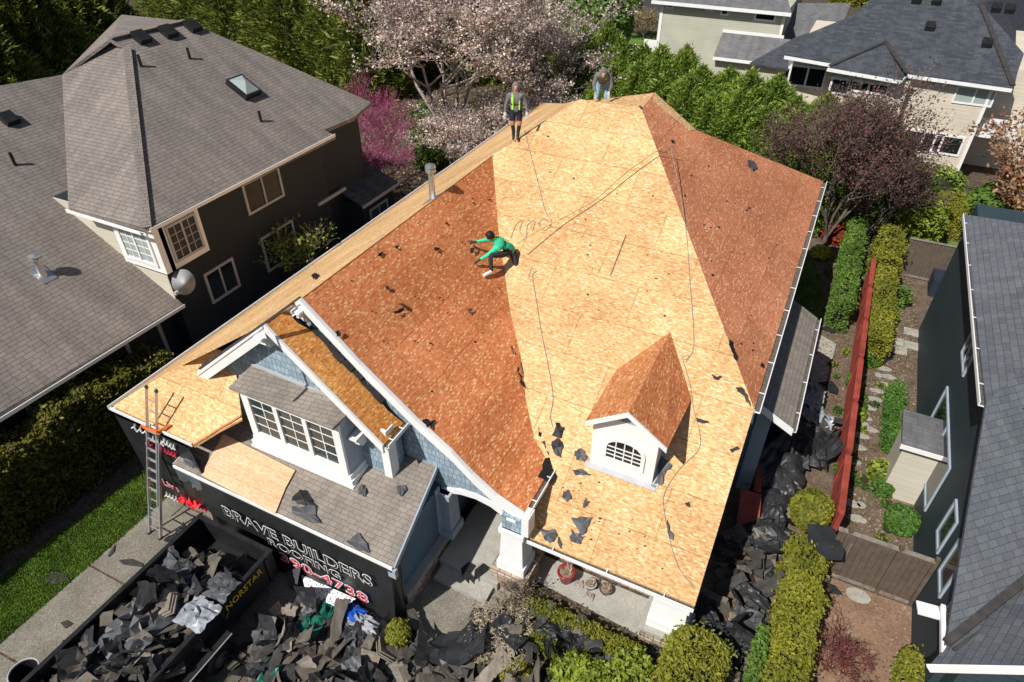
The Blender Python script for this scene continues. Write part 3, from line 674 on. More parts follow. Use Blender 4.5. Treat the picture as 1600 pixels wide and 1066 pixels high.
m = MB(); m.slab([(dcx-.42, dy-.012, wz(dcx-.45)-.06-.08), (dcx+.42, dy-.012, wz(dcx+.45)-.06-.08), (dcx, dy-.012, dz_ap-.24)], .01, (0, 1, 0)); part(m, 'dormer_gable', M['shake'])
# arched dormer window
def arched_window(parent, cx, w_, z0, zs, rise, y):
    n = 8; arc = [(cx+w_/2*math.cos(math.pi*i/n), zs+rise*math.sin(math.pi*i/n)) for i in range(n+1)]
    out = [(cx+(w_/2+.09)*math.cos(math.pi*i/n), zs+(rise+.09)*math.sin(math.pi*i/n)) for i in range(n+1)]
    m = MB(); inner = [(cx-w_/2, z0), (cx+w_/2, z0)]+arc; outer = [(cx-w_/2-.09, z0-.1), (cx+w_/2+.09, z0-.1)]+out
    k = len(inner)
    for i in range(k):
        j = (i+1) % k; a, b, c, d = outer[i], outer[j], inner[j], inner[i]
        V = [(p[0], yy, p[1]) for yy in (y-.05, y+.0) for p in (a, b, c, d)]; m.add(V, [(0, 1, 2, 3), (7, 6, 5, 4), (0, 4, 5, 1), (1, 5, 6, 2), (2, 6, 7, 3), (3, 7, 4, 0)])
    fo = part(m, 'window', M['white'], parent); base = Vector(parent['_base'])
    p = MB(); p.add([(q[0], y-.006, q[1]) for q in inner], [tuple(range(k))])
    g = MB()
    for i in range(1, 4): x = cx-w_/2+w_*i/4; g.box(x-.013, y-.03, z0, x+.013, y-.012, zs+rise*math.sin(math.acos(max(-1, min(1, (x-cx)/(w_/2))))))
    for i in range(3): z = z0+(zs+rise*.2-z0)*(i+1)/3.4; g.box(cx-w_/2, y-.028, z-.013, cx+w_/2, y-.013, z+.013)
    for mb, nm, mt in ((p, 'pane', 'glass'), (g, 'glazing_bars', 'white')):
        o = mb.build(nm, M[mt], None); o.data.transform(Matrix.Translation(-base)); o.parent = fo; o.matrix_parent_inverse = Matrix.Identity(4)
wb, wt = PY(945, 713, dy), PY(998, 722, dy)
zb_ = PY(970, 720, dy)[2]; zs_ = PY(950, 690, dy)[2]
arched_window(H, (wb[0]+wt[0])/2+.04, .84, zb_, zs_-.10, .26, dy)
m = MB(); m.slab([(dx0-.1, dy-.12, zpl(PFR, 0, dy-.12)+.02), (dx1+.12, dy-.12, zpl(PFR, 0, dy-.12)+.02), (dx1+.12, dy+.0, zpl(PFR, 0, dy)+.02), (dx0-.1, dy, zpl(PFR, 0, dy)+.02)], .015)
m.slab([(dx1+.0, dy-.05, zpl(PFR, 0, dy-.05)+.02), (dx1+.16, dy-.05, zpl(PFR, 0, dy-.05)+.02), (dx1+.10, dy+.8, zpl(PFR, 0, dy+.8)+.02), (dx1, dy+.8, zpl(PFR, 0, dy+.8)+.02)], .015)
part(m, 'flashing', M['greytrim'])
# black felt left along ridges and valleys
m = MB(); d = [(311, 577), (350, 549), (400, 514), (440, 486), (470, 464)]
for a, b in zip(d[:-1], d[1:]):
    A_, B_ = PL(*a, PWEST, .02), PL(*b, PWEST, .02); m.beam(A_, B_, .07, .012)
part(m, 'flashing', M['flash'])
m = MB(); d = [(300, 696), (330, 678), (345, 668), (360, 660), (376, 650)]
for a, b in zip(d[:-1], d[1:]): m.beam(PL(*a, PFL, .03), PL(*b, PFL, .03), .06, .02)
part(m, 'broken_sheathing_edge', M['osb_red'])
# vent pipe through the gable ridge
vp = PX(677, 321, -9.78); vp[2] = zpl(PWEST, vp[0], 0)-.02; vt = 0
m = MB(); m.lathe((vp[0], vp[1], vp[2]-.1), [(.10, 0), (.085, .15), (.085, .95), (.10, .96)], 14); m.lathe((vp[0], vp[1], vp[2]+.83), [(.14, 0), (.15, .03), (.15, .09), (.11, .11), (.11, .13), (.15, .14), (.14, .20), (.05, .24)], 16)
ob = part(m, 'vent_pipe', M['metal'], smooth=False)
m = MB(); m.obox((vp[0]+.0, vp[1], vp[2]+.03), (.22, 0, .14), (0, .25, 0), (0, 0, .012)); part(m, 'vent_flashing', M['metal'])
# vertical wall closing the far right gable
m = MB(); m.slab([e2-np.array([0, 0, .08]), (-.02, 27.5, Z1-.08), (-.02, 27.5, 0), (e2[0], e2[1], 0)], .1, (-.8, .6, 0)); part(m, 'wall', M['blue'])

# ------------------------------------------------------------------ left neighbour
LH = empty('taupe_house', (-21, 16, 0), 'taupe two-storey house with brown shingle roof on the left', 'house')
zL = 6.2; xL = -17.2; PLE = (-.58, 0, zL-.58*17.2)
A_ = PL(230, 357, PLE); 
pk1, pk2, pk3 = PL(199, 76, PLE), PL(172, 61, PLE), PL(290, 33, PLE)
C_ = PZ(107, 325, A_[2]); PLF = plane3(A_, C_, pk1)
m = MB(); m.slab([A_, PL(524, 212, PLE), PL(506, 203, PLE), PL(552, 184, PLE), PL(580, 160, PLE), PL(400, 80, PLE), pk3, pk2, pk1], .14); part(m, 'roof_slope', M['sh_tan'], LH)
v1 = PL(97, 117, PLF); pk2f = PL(172, 61, PLF)
m = MB(); m.slab([A_, pk1, pk2f, v1, C_], .14); part(m, 'roof_slope', M['sh_tan'], LH)
PLB = plane3(pk2, pk3, v1); X_ = PZ(190, 23, float(pk2[2])-.6); m = MB(); m.slab([pk2, pk3, X_], .1); m.slab([pk2, X_, v1], .1); part(m, 'roof_slope', M['sh_tan'], LH)
m = MB(); m.beam(A_+[0, 0, .03], pk1+[0, 0, .03], .26, .05); part(m, 'hip_cap', M['sh_tan'], LH)
m = MB(); m.beam(pk2+[0, 0, .03], pk3+[0, 0, .03], .26, .05); part(m, 'ridge_cap', M['sh_tan'], LH)
zl = 3.3; PLL = (-.60, 0, zl-.60*17.42)
c0, c1_ = PL(285, 475, PLL), PL(0, 645, PLL); c1_ = c0+(c1_-c0)*1.6
lv = [c0, PL(264, 455, PLL), PL(159, 350, PLL), PL(107, 325, PLL), PL(97, 117, PLL), PL(0, 134, PLL)]
lvx = PL(-260, 170, PLL); m = MB(); m.slab([c0, lv[1], lv[2], lv[3], lv[4], lv[5], lvx, (c1_[0]-7, c1_[1], zpl(PLL, c1_[0]-7, 0)), c1_], .14); part(m, 'roof_slope', M['sh_tan'], LH, label='lower brown shingle slope')
gutter((c1_[0], c1_[1], zl-.02), (c0[0], c0[1], zl-.02), .10, (1, 0, 0), LH, muck=False)
e_ = PL(524, 212, PLE); gutter((A_[0], A_[1], A_[2]-.02), (A_[0], e_[1], A_[2]-.02), .10, (1, 0, 0), LH, muck=False)
gutter((C_[0], C_[1], A_[2]-.02), (A_[0], C_[1], A_[2]-.02), .10, (0, -1, 0), LH, muck=False)
m = MB(); wx = -17.6; fy = A_[1]+.35
ws1, ws2 = PL(520, 208, PLE), PL(504, 204, PLE); ws3 = PL(576, 164, PLE)
m.box(-26, fy, 0, wx, ws1[1]-.4, zL-.15); m.box(-26, ws1[1]-.398, 0, ws2[0]-.35, ws3[1]-.5, ws2[2]-.25); part(m, 'wall', M['sid_dark'], LH)
m = MB(); m.box(-22.5, fy-.03, 3.0, wx-.01, fy-.002, zL-.16); part(m, 'wall', M['sid_cream'], LH)
m = MB(); m.box(-26, 3, 0, -18.2, fy-.04, zl-.1); part(m, 'wall', M['sid_dark'], LH)
bo = [PX(512, 262, -17), PX(580, 245, -17)]
m = MB(); m.box(-18.6, 20.0, 0, -16.9, 22.2, 3.0); part(m, 'wall', M['sid_dark'], LH)
m = MB(); m.slab([(-18.6, 19.8, 3.8), (-16.7, 19.8, 3.1), (-16.7, 22.4, 3.1), (-18.6, 22.4, 3.8)], .1); part(m, 'side_roof', M['sh_dark'], LH)
m = MB(); m.box(-16.73, 19.78, 2.96, -16.66, 22.4, 3.09); m.box(-17.6, 18.2, 3.6, -17.52, 19.9, 3.72); part(m, 'fascia', M['greytrim'], LH)
window(LH, 14.80, 16.60, 4.72, 5.88, wx, 2, fr=.09, mul=.06, bars=False, frame='greytrim', axis='x', out=1)
window(LH, 12.35, 13.65, 2.5, 3.68, wx, 2, fr=.09, mul=.06, bars=False, frame='greytrim', axis='x', out=1)
window(LH, 15.0, 16.7, 2.3, 3.72, wx, 2, fr=.09, mul=.06, bars=False, frame='greytrim', axis='x', out=1)
window(LH, 20.4, 21.7, 1.2, 2.6, -16.9, 2, fr=.09, mul=.06, bars=False, frame='greytrim', axis='x', out=1)
# boxed corner window
m = MB(); m.box(-17.62, 11.15, 4.55, -17.25, 12.65, 6.05); m.box(-19.1, 10.95, 4.55, -17.25, 11.3, 6.05); part(m, 'corner_bay', M['white'], LH)
window(LH, 11.35, 12.5, 4.75, 5.98, -17.25, 2, 2, 4, fr=.08, mul=.06, frame='greytrim', axis='x', out=1)
window(LH, -18.9, -17.5, 4.75, 5.95, 10.95, 2, 2, 4, fr=.10, mul=.06, pane='glassl')
for yy in (6.2, 7.6, 9.4, 10.6):
    m = MB(); m.box(-18.198, yy-.06, 0, -18.14, yy+.06, 3.1); part(m, 'post', M['greytrim'], LH)
# roof fittings
for (px, py) in ((222, 63), (264, 54), (302, 45)):
    p = PL(px, py, PLE); m = MB(); m.obox(p+np.array([0, 0, .10]), (.22, 0, -.13), (0, .24, 0), (.05, 0, .09)); part(m, 'roof_vent', M['black'], LH)
for (px, py) in ((297, 92), (221, 104), (408, 190)):
    p = PL(px, py, PLE); m = MB(); m.tube([p-[0, 0, .1], p+[0, 0, .38]], .05, 8); part(m, 'vent_stack', M['black'], LH)
for (px, py) in ((16, 190),):
    p = PL(px, py, PLL); m = MB(); m.obox(p+np.array([0, 0, .10]), (.2, 0, -.12), (0, .22, 0), (.05, 0, .09)); part(m, 'roof_vent', M['black'], LH)
p = PL(24, 258, PLL); m = MB(); m.tube([p-[0, 0, .1], p+[0, 0, .42]], .05, 8); part(m, 'vent_stack', M['black'], LH)
p = PL(380, 140, PLE); m = MB(); ax_, ay_, up_ = np.array([.42, 0, -.244]), np.array([0, .38, 0]), np.array([.06, 0, .10])
m.obox(p+up_*.8, ax_, ay_, up_); sk_ = part(m, 'skylight', M['black'], LH)
m = MB(); c = p+up_*1.85; b4 = [c-ax_*.85-ay_*.85, c+ax_*.85-ay_*.85, c+ax_*.85+ay_*.85, c-ax_*.85+ay_*.85]; m.add(b4+[c+up_*1.6], [(0, 1, 4), (1, 2, 4), (2, 3, 4), (3, 0, 4)]); sub(m, 'skylight_dome', M['glassl'], sk_)
p = PL(68, 430, PLL); m = MB(); m.lathe((p[0], p[1], p[2]-.1), [(.11, 0), (.10, .2), (.10, .62)], 14); m.lathe((p[0], p[1], p[2]+.50), [(.10, 0), (.17, .03), (.17, .09), (.12, .11), (.17, .13), (.16, .18), (.05, .22)], 14); m.obox(p+[0, 0, .02], (.25, 0, -.15), (0, .22, 0), (0, 0, .015)); part(m, 'flue_pipe', M['metal'], LH)
p = PX(288, 441, -16.95); ds = MB(); d_ = Vector((.25, -.80, .50)).normalized(); rot = d_.to_track_quat('Z', 'Y').to_matrix()
ds.lathe(p, [(.40, .05), (.36, .035), (.25, .012), (.05, 0), (.05, -.012), (.25, -.002), (.36, .02), (.40, .035)], 24, rot); di = part(ds, 'satellite_dish', M['greytrim'], LH, True)
m = MB(); m.tube([p, p+[-.1, .2, -.35], (-17.6, p[1]+.2, p[2]-.4)], .025, 6); m.tube([p+[0, -.1, -.32], p+[.12, -.45, -.12]], .02, 6); m.obox(p+[.12, -.45, -.1], (.04, 0, 0), (0, .06, 0), (0, 0, .05)); sub(m, 'dish_arm', M['greytrim'], di)

# ------------------------------------------------------------------ right neighbour
RH = empty('slate_roof_house', (6, 14, 0), 'dark navy sided house with slate grey shingle roof on the right', 'house')
zR = 5.5; xR = 4.42; PRW = (.5, 0, zR-.5*xR)
r0, r1 = PL(1506, 335, PRW), PL(1541, 630, PRW)
m = MB(); top_r = [PL(1604, 350, PRW), PL(1760, 380, PRW), PL(1700, 500, PRW), PL(1602, 572, PRW)]
m.slab([r0]+top_r+[r1], .12); part(m, 'roof_slope', M['sh_slate'], RH)
gutter((r1[0], r1[1], zR-.01), (r1[0], r0[1], zR-.01), .11, (-1, 0, 0), RH)
f0, f1 = r1, PZ(1478, 1006, 3.0); PRF = plane3(f0, f1, PL(1602, 572, PRW))
m = MB(); m.slab([f0, PL(1602, 572, PRW), PL(1760, 560, PRF), PL(1760, 800, PRF), PL(1605, 905, PRF), f1], .12); part(m, 'roof_slope', M['sh_slate'], RH, label='front slope in full sun')
m = MB(); m.beam(f1+[.0, 0, .05], PL(1605, 905, PRF)+[0, 0, .05], .16, .10); m.beam(f1+[.12, -.10, .02], PL(1612, 915, PRF)+[.12, -.1, .02], .06, .08); part(m, 'ridge_flashing', M['flash'], RH)
h0 = PZ(1480, 1008, 2.9); h1 = PZ(1452, 1040, 2.85); h2 = PY(1604, 1045, h1[1])
PRP = plane3(h0, h1, h2); h3 = PL(1608, 912, PRP)
m = MB(); m.slab([h0, h1, h2, PL(1760, 1045, PRP), PL(1760, 800, PRP), h3], .1); part(m, 'porch_roof', M['sh_slate'], RH)
m = MB(); m.beam(h1+[0, -.03, -.05], np.array(PL(1760, 1046, PRP))+[0, -.03, -.05], .05, .18); m.beam(h0+[-.06, -.2, -.05], h0+[-.06, .9, -.02], .08, .10); m.beam(h0+[-.5, .7, -.1], h0+[-.1, .75, -.1], .3, .04); part(m, 'fascia', M['white'], RH)
m = MB(); m.box(4.85, 14.5, 0, 12, 25.5, 5.35); part(m, 'wall', M['sid_navy'], RH)
zf = lambda y: zpl(PRF, 4.85, y)-.2
m = MB(); m.slab([(4.85, 14.498, 0), (4.85, 14.498, zf(14.5)), (4.85, 10.0, zf(10.0)), (4.85, 10, 0)], .2, (1, 0, 0)); part(m, 'wall', M['sid_navy'], RH)
m = MB(); m.box(5.0, h1[1]+.5, 0, 12, 9.98, 2.55); part(m, 'wall', M['sid_navy'], RH)
for (y0, y1, z0, z1) in ((17.75, 18.95, 3.6, 4.75), (15.1, 18.6, .9, 2.6), (13.0, 13.75, 1.7, 2.9), (11.65, 12.45, 1.8, 3.0), (10.5, 11.1, 1.9, 3.0)):
    window(RH, y0, y1, z0, z1, 4.85, 2 if y1-y0 > 1 else 1, fr=.07, mul=.06, bars=False, frame='blueshade_trim', axis='x', out=-1)
m = MB(); m.box(3.95, 16.15, 0, 4.845, 17.3, 2.1); part(m, 'chimney_chase', M['sid_cream'], RH)
cz = 2.4; a4 = [PZ(*q, cz) for q in ((1424, 655), (1460, 652), (1461, 716), (1425, 716))]; m = MB(); m.box(3.83, 16.0, 2.1, 4.848, 17.5, 2.2); part(m, 'chase_roof', M['sh_grey'], RH)
m = MB(); m.box(3.82, 15.97, 2.03, 4.846, 16.03, 2.17); part(m, 'fascia', M['white'], RH)
for k in range(6):
    m = MB(); m.box(4.35+k*.0, 9.1+k*.13, 0, 4.4, 9.14+k*.13, 1.1); part(m, 'porch_baluster', M['gatecap'], RH)

# ------------------------------------------------------------------ houses behind
BH = empty('beige_house', (3, 44, 0), 'beige house with charcoal hip roof behind the back hedge', 'house')
yB = 40.3; PB = (0, .5, 5.5-.5*yB)
pB = lambda x, y: PL(x, y, PB)
m = MB(); m.slab([pB(1415, 114), pB(1582, 137), pB(1600, 84), pB(1532, 5), pB(1515, -40), pB(1395, -30), pB(1330, 25), pB(1240, 62), pB(1226, 85), pB(1300, 98), pB(1330, 108)], .15); part(m, 'roof_slope', M['sh_dark'], BH)
PB2 = (0, .5, 5.5-.5*39.4); u0, u1, u2 = PL(1293, 106, PB2), PL(1408, 126, PB2), PL(1383, 65, PB2)
m = MB(); m.slab([u0, u1, u2], .12); part(m, 'roof_slope', M['sh_dark'], BH)
PB3 = plane3(u1, u2, pB(1420, 114)); m = MB(); m.slab([u1, pB(1420, 114), u2], .12); part(m, 'roof_slope', M['sh_dark'], BH)
eB = PB[1]; se_ = pB(1582, 137); PBE = (-.5, 0, se_[2]+.5*se_[0]); m = MB(); m.slab([se_, PL(1600, 84, PBE), PL(1625, 60, PBE), PL(1640, -20, PBE), PL(1520, -20, PBE), pB(1532, 5)], .12); part(m, 'roof_slope', M['sh_dark'], BH)
PB4 = (0, .35, 3.0-.35*46); m = MB(); m.slab([PL(1172, 98, PB4), PL(1232, 108, PB4), PL(1232, 85, PB4), PL(1335, 24, PB4), PL(1240, 60, PB4)], .12); part(m, 'side_roof', M['sh_dark'], BH)
m = MB(); m.beam(pB(1416, 116)+[0, -.03, -.08], pB(1582, 139)+[0, -.03, -.08], .06, .16); m.beam(u0+[0, -.03, -.08], u1+[0, -.03, -.08], .06, .16); m.beam(u1+[.03, 0, -.08], pB(1418, 115)+[.03, 0, -.08], .06, .16); m.beam(pB(1226, 87)+[0, -.03, -.08], pB(1301, 100)+[0, -.03, -.08], .06, .16); part(m, 'fascia', M['white'], BH)
wB = pB(1415, 120)[1]+.5; xb0, xb1 = pB(1418, 120)[0]+.2, pB(1575, 140)[0]-.5
m = MB(); m.box(xb0, wB, 0, xb1, wB+14, 5.35); part(m, 'wall', M['sid_beige'], BH)
m = MB(); m.box(u0[0]+.4, u0[1]+.45, 0, xb0-.002, wB+9, 5.2); m.box(pB(1226, 87)[0]+.4, wB+1.5, 0, u0[0]+.39, wB+12, 5.2); m.box(xb1+.002, wB+4, 0, xb1+9, wB+14, 5.3); part(m, 'wall', M['sid_beige'], BH)
def win_px(H_, a, b, y, **k):
    p, q_ = PY(*a, y), PY(*b, y); window(H_, float(p[0]), float(q_[0]), float(q_[2]), float(p[2]), y, **k)
win_px(BH, (1497, 133), (1548, 168), wB, units=2, bars=False, pane='glassl', fr=.08, mul=.07)
win_px(BH, (1415, 200), (1465, 242), wB, units=2, bars=False, fr=.1, mul=.1)
win_px(BH, (1463, 208), (1497, 245), wB, units=1, bars=False, fr=.1)
win_px(BH, (1300, 120), (1325, 150), u0[1]+.45, units=1, bars=False, fr=.1)
win_px(BH, (1330, 124), (1385, 150), u0[1]+.45, units=2, bars=False, fr=.1, mul=.1)
win_px(BH, (1236, 100), (1285, 140), wB+1.5, units=2, bars=False, fr=.1, mul=.1)
m = MB(); m.box(xb1-.12, wB-.04, 0, xb1+.02, wB-.002, 5.3); m.box(xb0-.01, wB-.04, 0, xb0+.12, wB-.002, 5.3); part(m, 'corner_board', M['white'], BH)
m = MB(); x_, y_ = xb1+.6, wB+1.4; m.box(xb1+.02, wB+.8, 2.6, xb1+2.0, wB+3.4, 2.75); m.box(xb1+.02, wB+.8, 2.75, xb1+2, wB+.9, 3.6); part(m, 'balcony', M['white'], BH)
for (px, py) in ((1431, 3), (1462, 5), (1452, 45), (1556, 16), (1577, 18), (1541, 71)):
    p = pB(px, py); m = MB(); m.obox(p+[0, 0, .12], (.22, 0, 0), (0, .22, .1), (0, -.03, .12)); part(m, 'roof_vent', M['black'], BH)
for a, b in (((1383, 66), (1418, 116)), ((1383, 66), (1296, 104))):
    m = MB(); m.beam(PL(*a, PB2)+[0, 0, .04], PL(*b, PB2)+[0, 0, .04], .2, .06); part(m, 'hip_cap', M['flash'], BH)
m = MB(); m.beam(pB(1532, 7)+[0, 0, .05], pB(1582, 135)+[0, 0, .05], .25, .06); part(m, 'hip_cap', M['flash'], BH)

CH = empty('sage_house', (-9, 57, 0), 'pale sage house with grey roof behind the tall green hedge', 'house')
yC = 53.0; k0, k1 = PY(1018, 5, yC), PY(1238, 16, yC); zC = float((k0[2]+k1[2])/2)
m = MB(); m.slab([(k0[0], yC, zC), (k1[0], yC, zC), (k1[0]-3, yC+7, zC+3), (k0[0]+3, yC+7, zC+3)], .15); part(m, 'roof_slope', M['sh_grey'], CH)
m = MB(); m.beam((k0[0], yC-.04, zC-.1), (k1[0], yC-.04, zC-.1), .08, .22); part(m, 'fascia', M['white'], CH)
m = MB(); x0c, x1c = k0[0]+.6, PY(1222, 50, yC+.5)[0]; m.box(x0c, yC+.5, -.5, x1c, yC+10, zC-.12); part(m, 'wall', M['sid_sage'], CH)
m = MB(); m.box(x0c-.01, yC+.45, 0, x0c+.22, yC+.498, zC-.15); m.box(x1c-.16, yC+.45, 3.6, x1c+.01, yC+.498, zC-.15); part(m, 'corner_board', M['white'], CH)
for a, b in (((1041, 4), (1052, 14)), ((1103, 7), (1114, 18)), ((1127, 11), (1138, 25)), ((1181, 14), (1211, 35))): win_px(CH, a, b, yC+.5, units=1, bars=False, fr=.12)
a, b = PY(1128, 48, yC-.0), PY(1218, 52, yC); m = MB(); m.slab([(a[0], yC-1.6, a[2]-1.4), (b[0]+1.5, yC-1.6, a[2]-1.4), (b[0]+1.5, yC+.46, a[2]-.2), (a[0], yC+.46, a[2]-.2)], .12); part(m, 'side_roof', M['sh_grey'], CH)
m = MB(); m.beam((a[0], yC-1.64, a[2]-1.5), (b[0]+1.5, yC-1.64, a[2]-1.5), .06, .2); m.beam((a[0]-.02, yC+.44, a[2]-.1), (b[0]+.3, yC+.44, a[2]-.1), .04, .2); part(m, 'fascia', M['white'], CH)
m = MB(); m.box(a[0], yC-1.2, 0, b[0]+1, yC+.48, a[2]-1.55); part(m, 'wall', M['sid_sage'], CH)
m = MB(); m.box(x0c-2.2, yC+3, -.0, x0c-.1, yC+3.2, 1.2); part(m, 'porch_rail', M['white'], CH)
m = MB(); m.box(x0c-.5, yC-1.2, .0, x0c+.5, yC-1.1, 3.0); part(m, 'trellis', M['white'], CH)
p0 = PZ(1237, 22, 3.4); m = MB(); m.slab([PZ(1228, 64, 3.2), PZ(1160, 60, 3.2), PZ(1240, 5, 5), PZ(1330, 5, 5), PZ(1320, 30, 4.6)], .12); part(m, 'garage_roof', M['sh_grey'], CH)

DH = empty('tan_house', (-27, 60, 0), 'tan house wall glimpsed through the blossoming cherry tree', 'house')
yD = 56.0; a, b = PY(712, 60, yD), PY(795, 2, yD)
m = MB(); m.box(a[0], yD, 0, b[0], yD+8, 9); part(m, 'wall', M['sid_tan'], DH)
m = MB(); m.box(b[0]+.01, yD+1, 0, b[0]+4, yD+8, 8.6); part(m, 'wall', M['sid_sage'], DH)
win_px(DH, (742, 24), (770, 52), yD, units=1, bars=False, fr=.12, frame='black')
g0 = PY(690, 5, yD-.4); m = MB(); m.slab([PY(716, 5, yD-.5), PY(745, 60, yD-.5), PY(700, 75, yD-3), PY(680, 20, yD-3)], .15); part(m, 'roof_slope', M['sh_grey'], DH)
m = MB(); m.slab([(b[0]-1.5, yD-.9, 1.9), (b[0]+2.6, yD-.9, 1.9), (b[0]+2.6, yD+.0, 2.5), (b[0]-1.5, yD-.01, 2.5)], .1); part(m, 'porch_roof', M['osb_orange'], DH)

# ------------------------------------------------------------------ plants
def nz(P, f=1.0, ph=0.0):     # cheap smooth noise in -1..1
    x, y, z = P[:, 0]*f+ph, P[:, 1]*f+ph*1.7, P[:, 2]*f-ph
    return (np.sin(1.7*x+1.3*np.sin(2.1*y+z))+np.sin(2.3*y+1.1*np.sin(1.9*z+x))+np.sin(2.9*z+1.7*np.sin(1.3*x-y)))/3
M['l_hedge'] = leafy('clipped_hedge_leaves', [(.10, .12, .012), (.20, .21, .025), (.30, .29, .04), (.16, .19, .02)])
M['l_yew'] = leafy('yew_leaves', [(.07, .075, .010), (.14, .135, .018), (.20, .19, .028), (.05, .055, .008)])
M['l_hedgeg'] = leafy('mid_green_leaves', [(.06, .12, .02), (.11, .20, .03), (.16, .26, .05)])
M['l_con'] = leafy('conifer_fronds', [(.06, .13, .018), (.15, .25, .035), (.26, .36, .06), (.40, .47, .10)])
M['l_cond'] = leafy('dark_conifer_fronds', [(.06, .095, .016), (.12, .16, .025), (.19, .23, .04), (.27, .29, .05)])
M['l_cherry'] = leafy('cherry_blossom', [(.26, .16, .12), (.50, .34, .30), (.82, .68, .69), (.32, .20, .14), (.66, .50, .48), (.88, .80, .82), (.26, .22, .10), (.84, .72, .74)])
M['l_purple'] = leafy('purple_leaves', [(.07, .03, .035), (.13, .055, .06), (.20, .10, .09), (.10, .07, .05)])
M['l_bronze'] = leafy('bronze_leaves', [(.16, .06, .035), (.30, .13, .07), (.42, .24, .15), (.30, .22, .08)])
M['l_laurel'] = leafy('laurel_leaves', [(.10, .17, .015), (.22, .30, .03), (.36, .40, .06), (.12, .16, .02)], .5, .3)
M['l_yellow'] = leafy('yellow_leaves', [(.40, .40, .03), (.55, .52, .05), (.30, .34, .03)])
M['l_box'] = leafy('boxwood_leaves', [(.04, .11, .015), (.08, .18, .03), (.13, .25, .05)])
M['l_mag'] = leafy('magenta_flowers', [(.34, .06, .17), (.50, .13, .29), (.26, .06, .11)])
M['l_red'] = leafy('red_leaves', [(.35, .02, .02), (.5, .05, .03), (.25, .03, .02)])
M['l_grass'] = leafy('grass_blades', [(.09, .17, .022), (.15, .25, .04), (.23, .33, .06)])
M['l_brown'] = leafy('brown_stems', [(.16, .12, .07), (.28, .22, .13), (.22, .18, .08)])

ORD = ['first', 'second', 'third', 'fourth', 'fifth', 'sixth', 'seventh', 'eighth', 'ninth', 'tenth', 'eleventh', 'twelfth', 'thirteenth', 'fourteenth', 'fifteenth', 'sixteenth', 'seventeenth', 'eighteenth']
def plant_root(name, base, label, cat, group=None): return empty(name, base, label, cat, group)
def clipped(name, x0, y0, x1, y1, h, label, cat='hedge', mat='l_hedge', n=None, size=.085, group=None, rnd=.35, wob=.07, rot=0, round_end=0):
    """a clipped hedge: leafy skin over a dark core, footprint x0..x1,y0..y1"""
    cx, cy = (x0+x1)/2, (y0+y1)/2; a, b = (x1-x0)/2, (y1-y0)/2
    r = plant_root(name, (cx, cy, 0), label, cat, group)
    area = 4*a*b+2*h*(2*a+2*b); n = int((n or area*420)*2.3); size = size*.66
    k = rng_pts(n*2)
    # sample a rounded box
    p = k.uniform(-1, 1, (n, 3)); face = k.uniform(0, 1, n); at = 4*a*b/area; ax_ = 4*a*h/area
    P = np.empty((n, 3)); P[:, 0] = p[:, 0]*a; P[:, 1] = p[:, 1]*b; P[:, 2] = (p[:, 2]+1)/2*h
    N = np.zeros((n, 3)); t = face < at; P[t, 2] = h; N[t, 2] = 1
    s1 = (~t) & (face < at+ax_); sg = np.sign(k.uniform(-1, 1, n)); P[s1, 1] = (sg*b)[s1]; N[s1, 1] = sg[s1]
    s2 = (~t) & (~s1); P[s2, 0] = (sg*a)[s2]; N[s2, 0] = sg[s2]
    rd = min(rnd, a, b, h*.6)+1e-3; rx, ry, rz = rd, rd, rd
    if round_end: rx = ry = min(a, b)
    q = P.copy(); q[:, 0] = np.clip(P[:, 0], -(a-rx), a-rx); q[:, 1] = np.clip(P[:, 1], -(b-ry), b-ry); q[:, 2] = np.minimum(P[:, 2], h-rz)
    d = P-q; d[:, :2] /= rx; d[:, 2] /= rz; L = np.linalg.norm(d, axis=1, keepdims=True); L[L < 1e-6] = 1; m_ = (np.linalg.norm(d, axis=1) > 1e-6)
    dn = d/L; P2 = q+dn*np.array([rx, ry, rz]); P = np.where(m_[:, None], P2, P); N = np.where(m_[:, None], dn, N)
    W = P+np.array([cx, cy, 0]); P = P+N*((nz(W, 2.2, cx)*wob+nz(W, 7, cy)*wob*.5-k.uniform(0, .10, n)))[:, None]
    st_ = k.uniform(0, 1, n) < .05; P[st_] += (N[st_]+np.array([0, 0, .5]))*k.uniform(.02, .16, (int(st_.sum()), 1))
    hole = nz(W, 1.6, cy+3) > .62; P = P[~hole | (k.uniform(0, 1, n) < .35)]; N = N[~hole | True][:len(P)] if len(P) == n else np.tile(np.array([[0, -.2, .6]]), (len(P), 1))+k.normal(0, .5, (len(P), 3))
    o = quads_mesh('foliage', leaves(P, N+np.array([0, 0, .3]), size, 2.0, .55, k), M[mat], r)
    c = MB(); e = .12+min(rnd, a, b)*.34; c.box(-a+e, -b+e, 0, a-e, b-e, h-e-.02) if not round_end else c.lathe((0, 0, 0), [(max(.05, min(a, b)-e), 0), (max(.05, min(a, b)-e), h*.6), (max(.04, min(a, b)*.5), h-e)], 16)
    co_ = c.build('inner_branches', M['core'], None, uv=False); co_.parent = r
    if rot: r.rotation_euler.z = rot
    return r
_seed = [100]
def rng_pts(n): _seed[0] += 1; return np.random.default_rng(_seed[0])
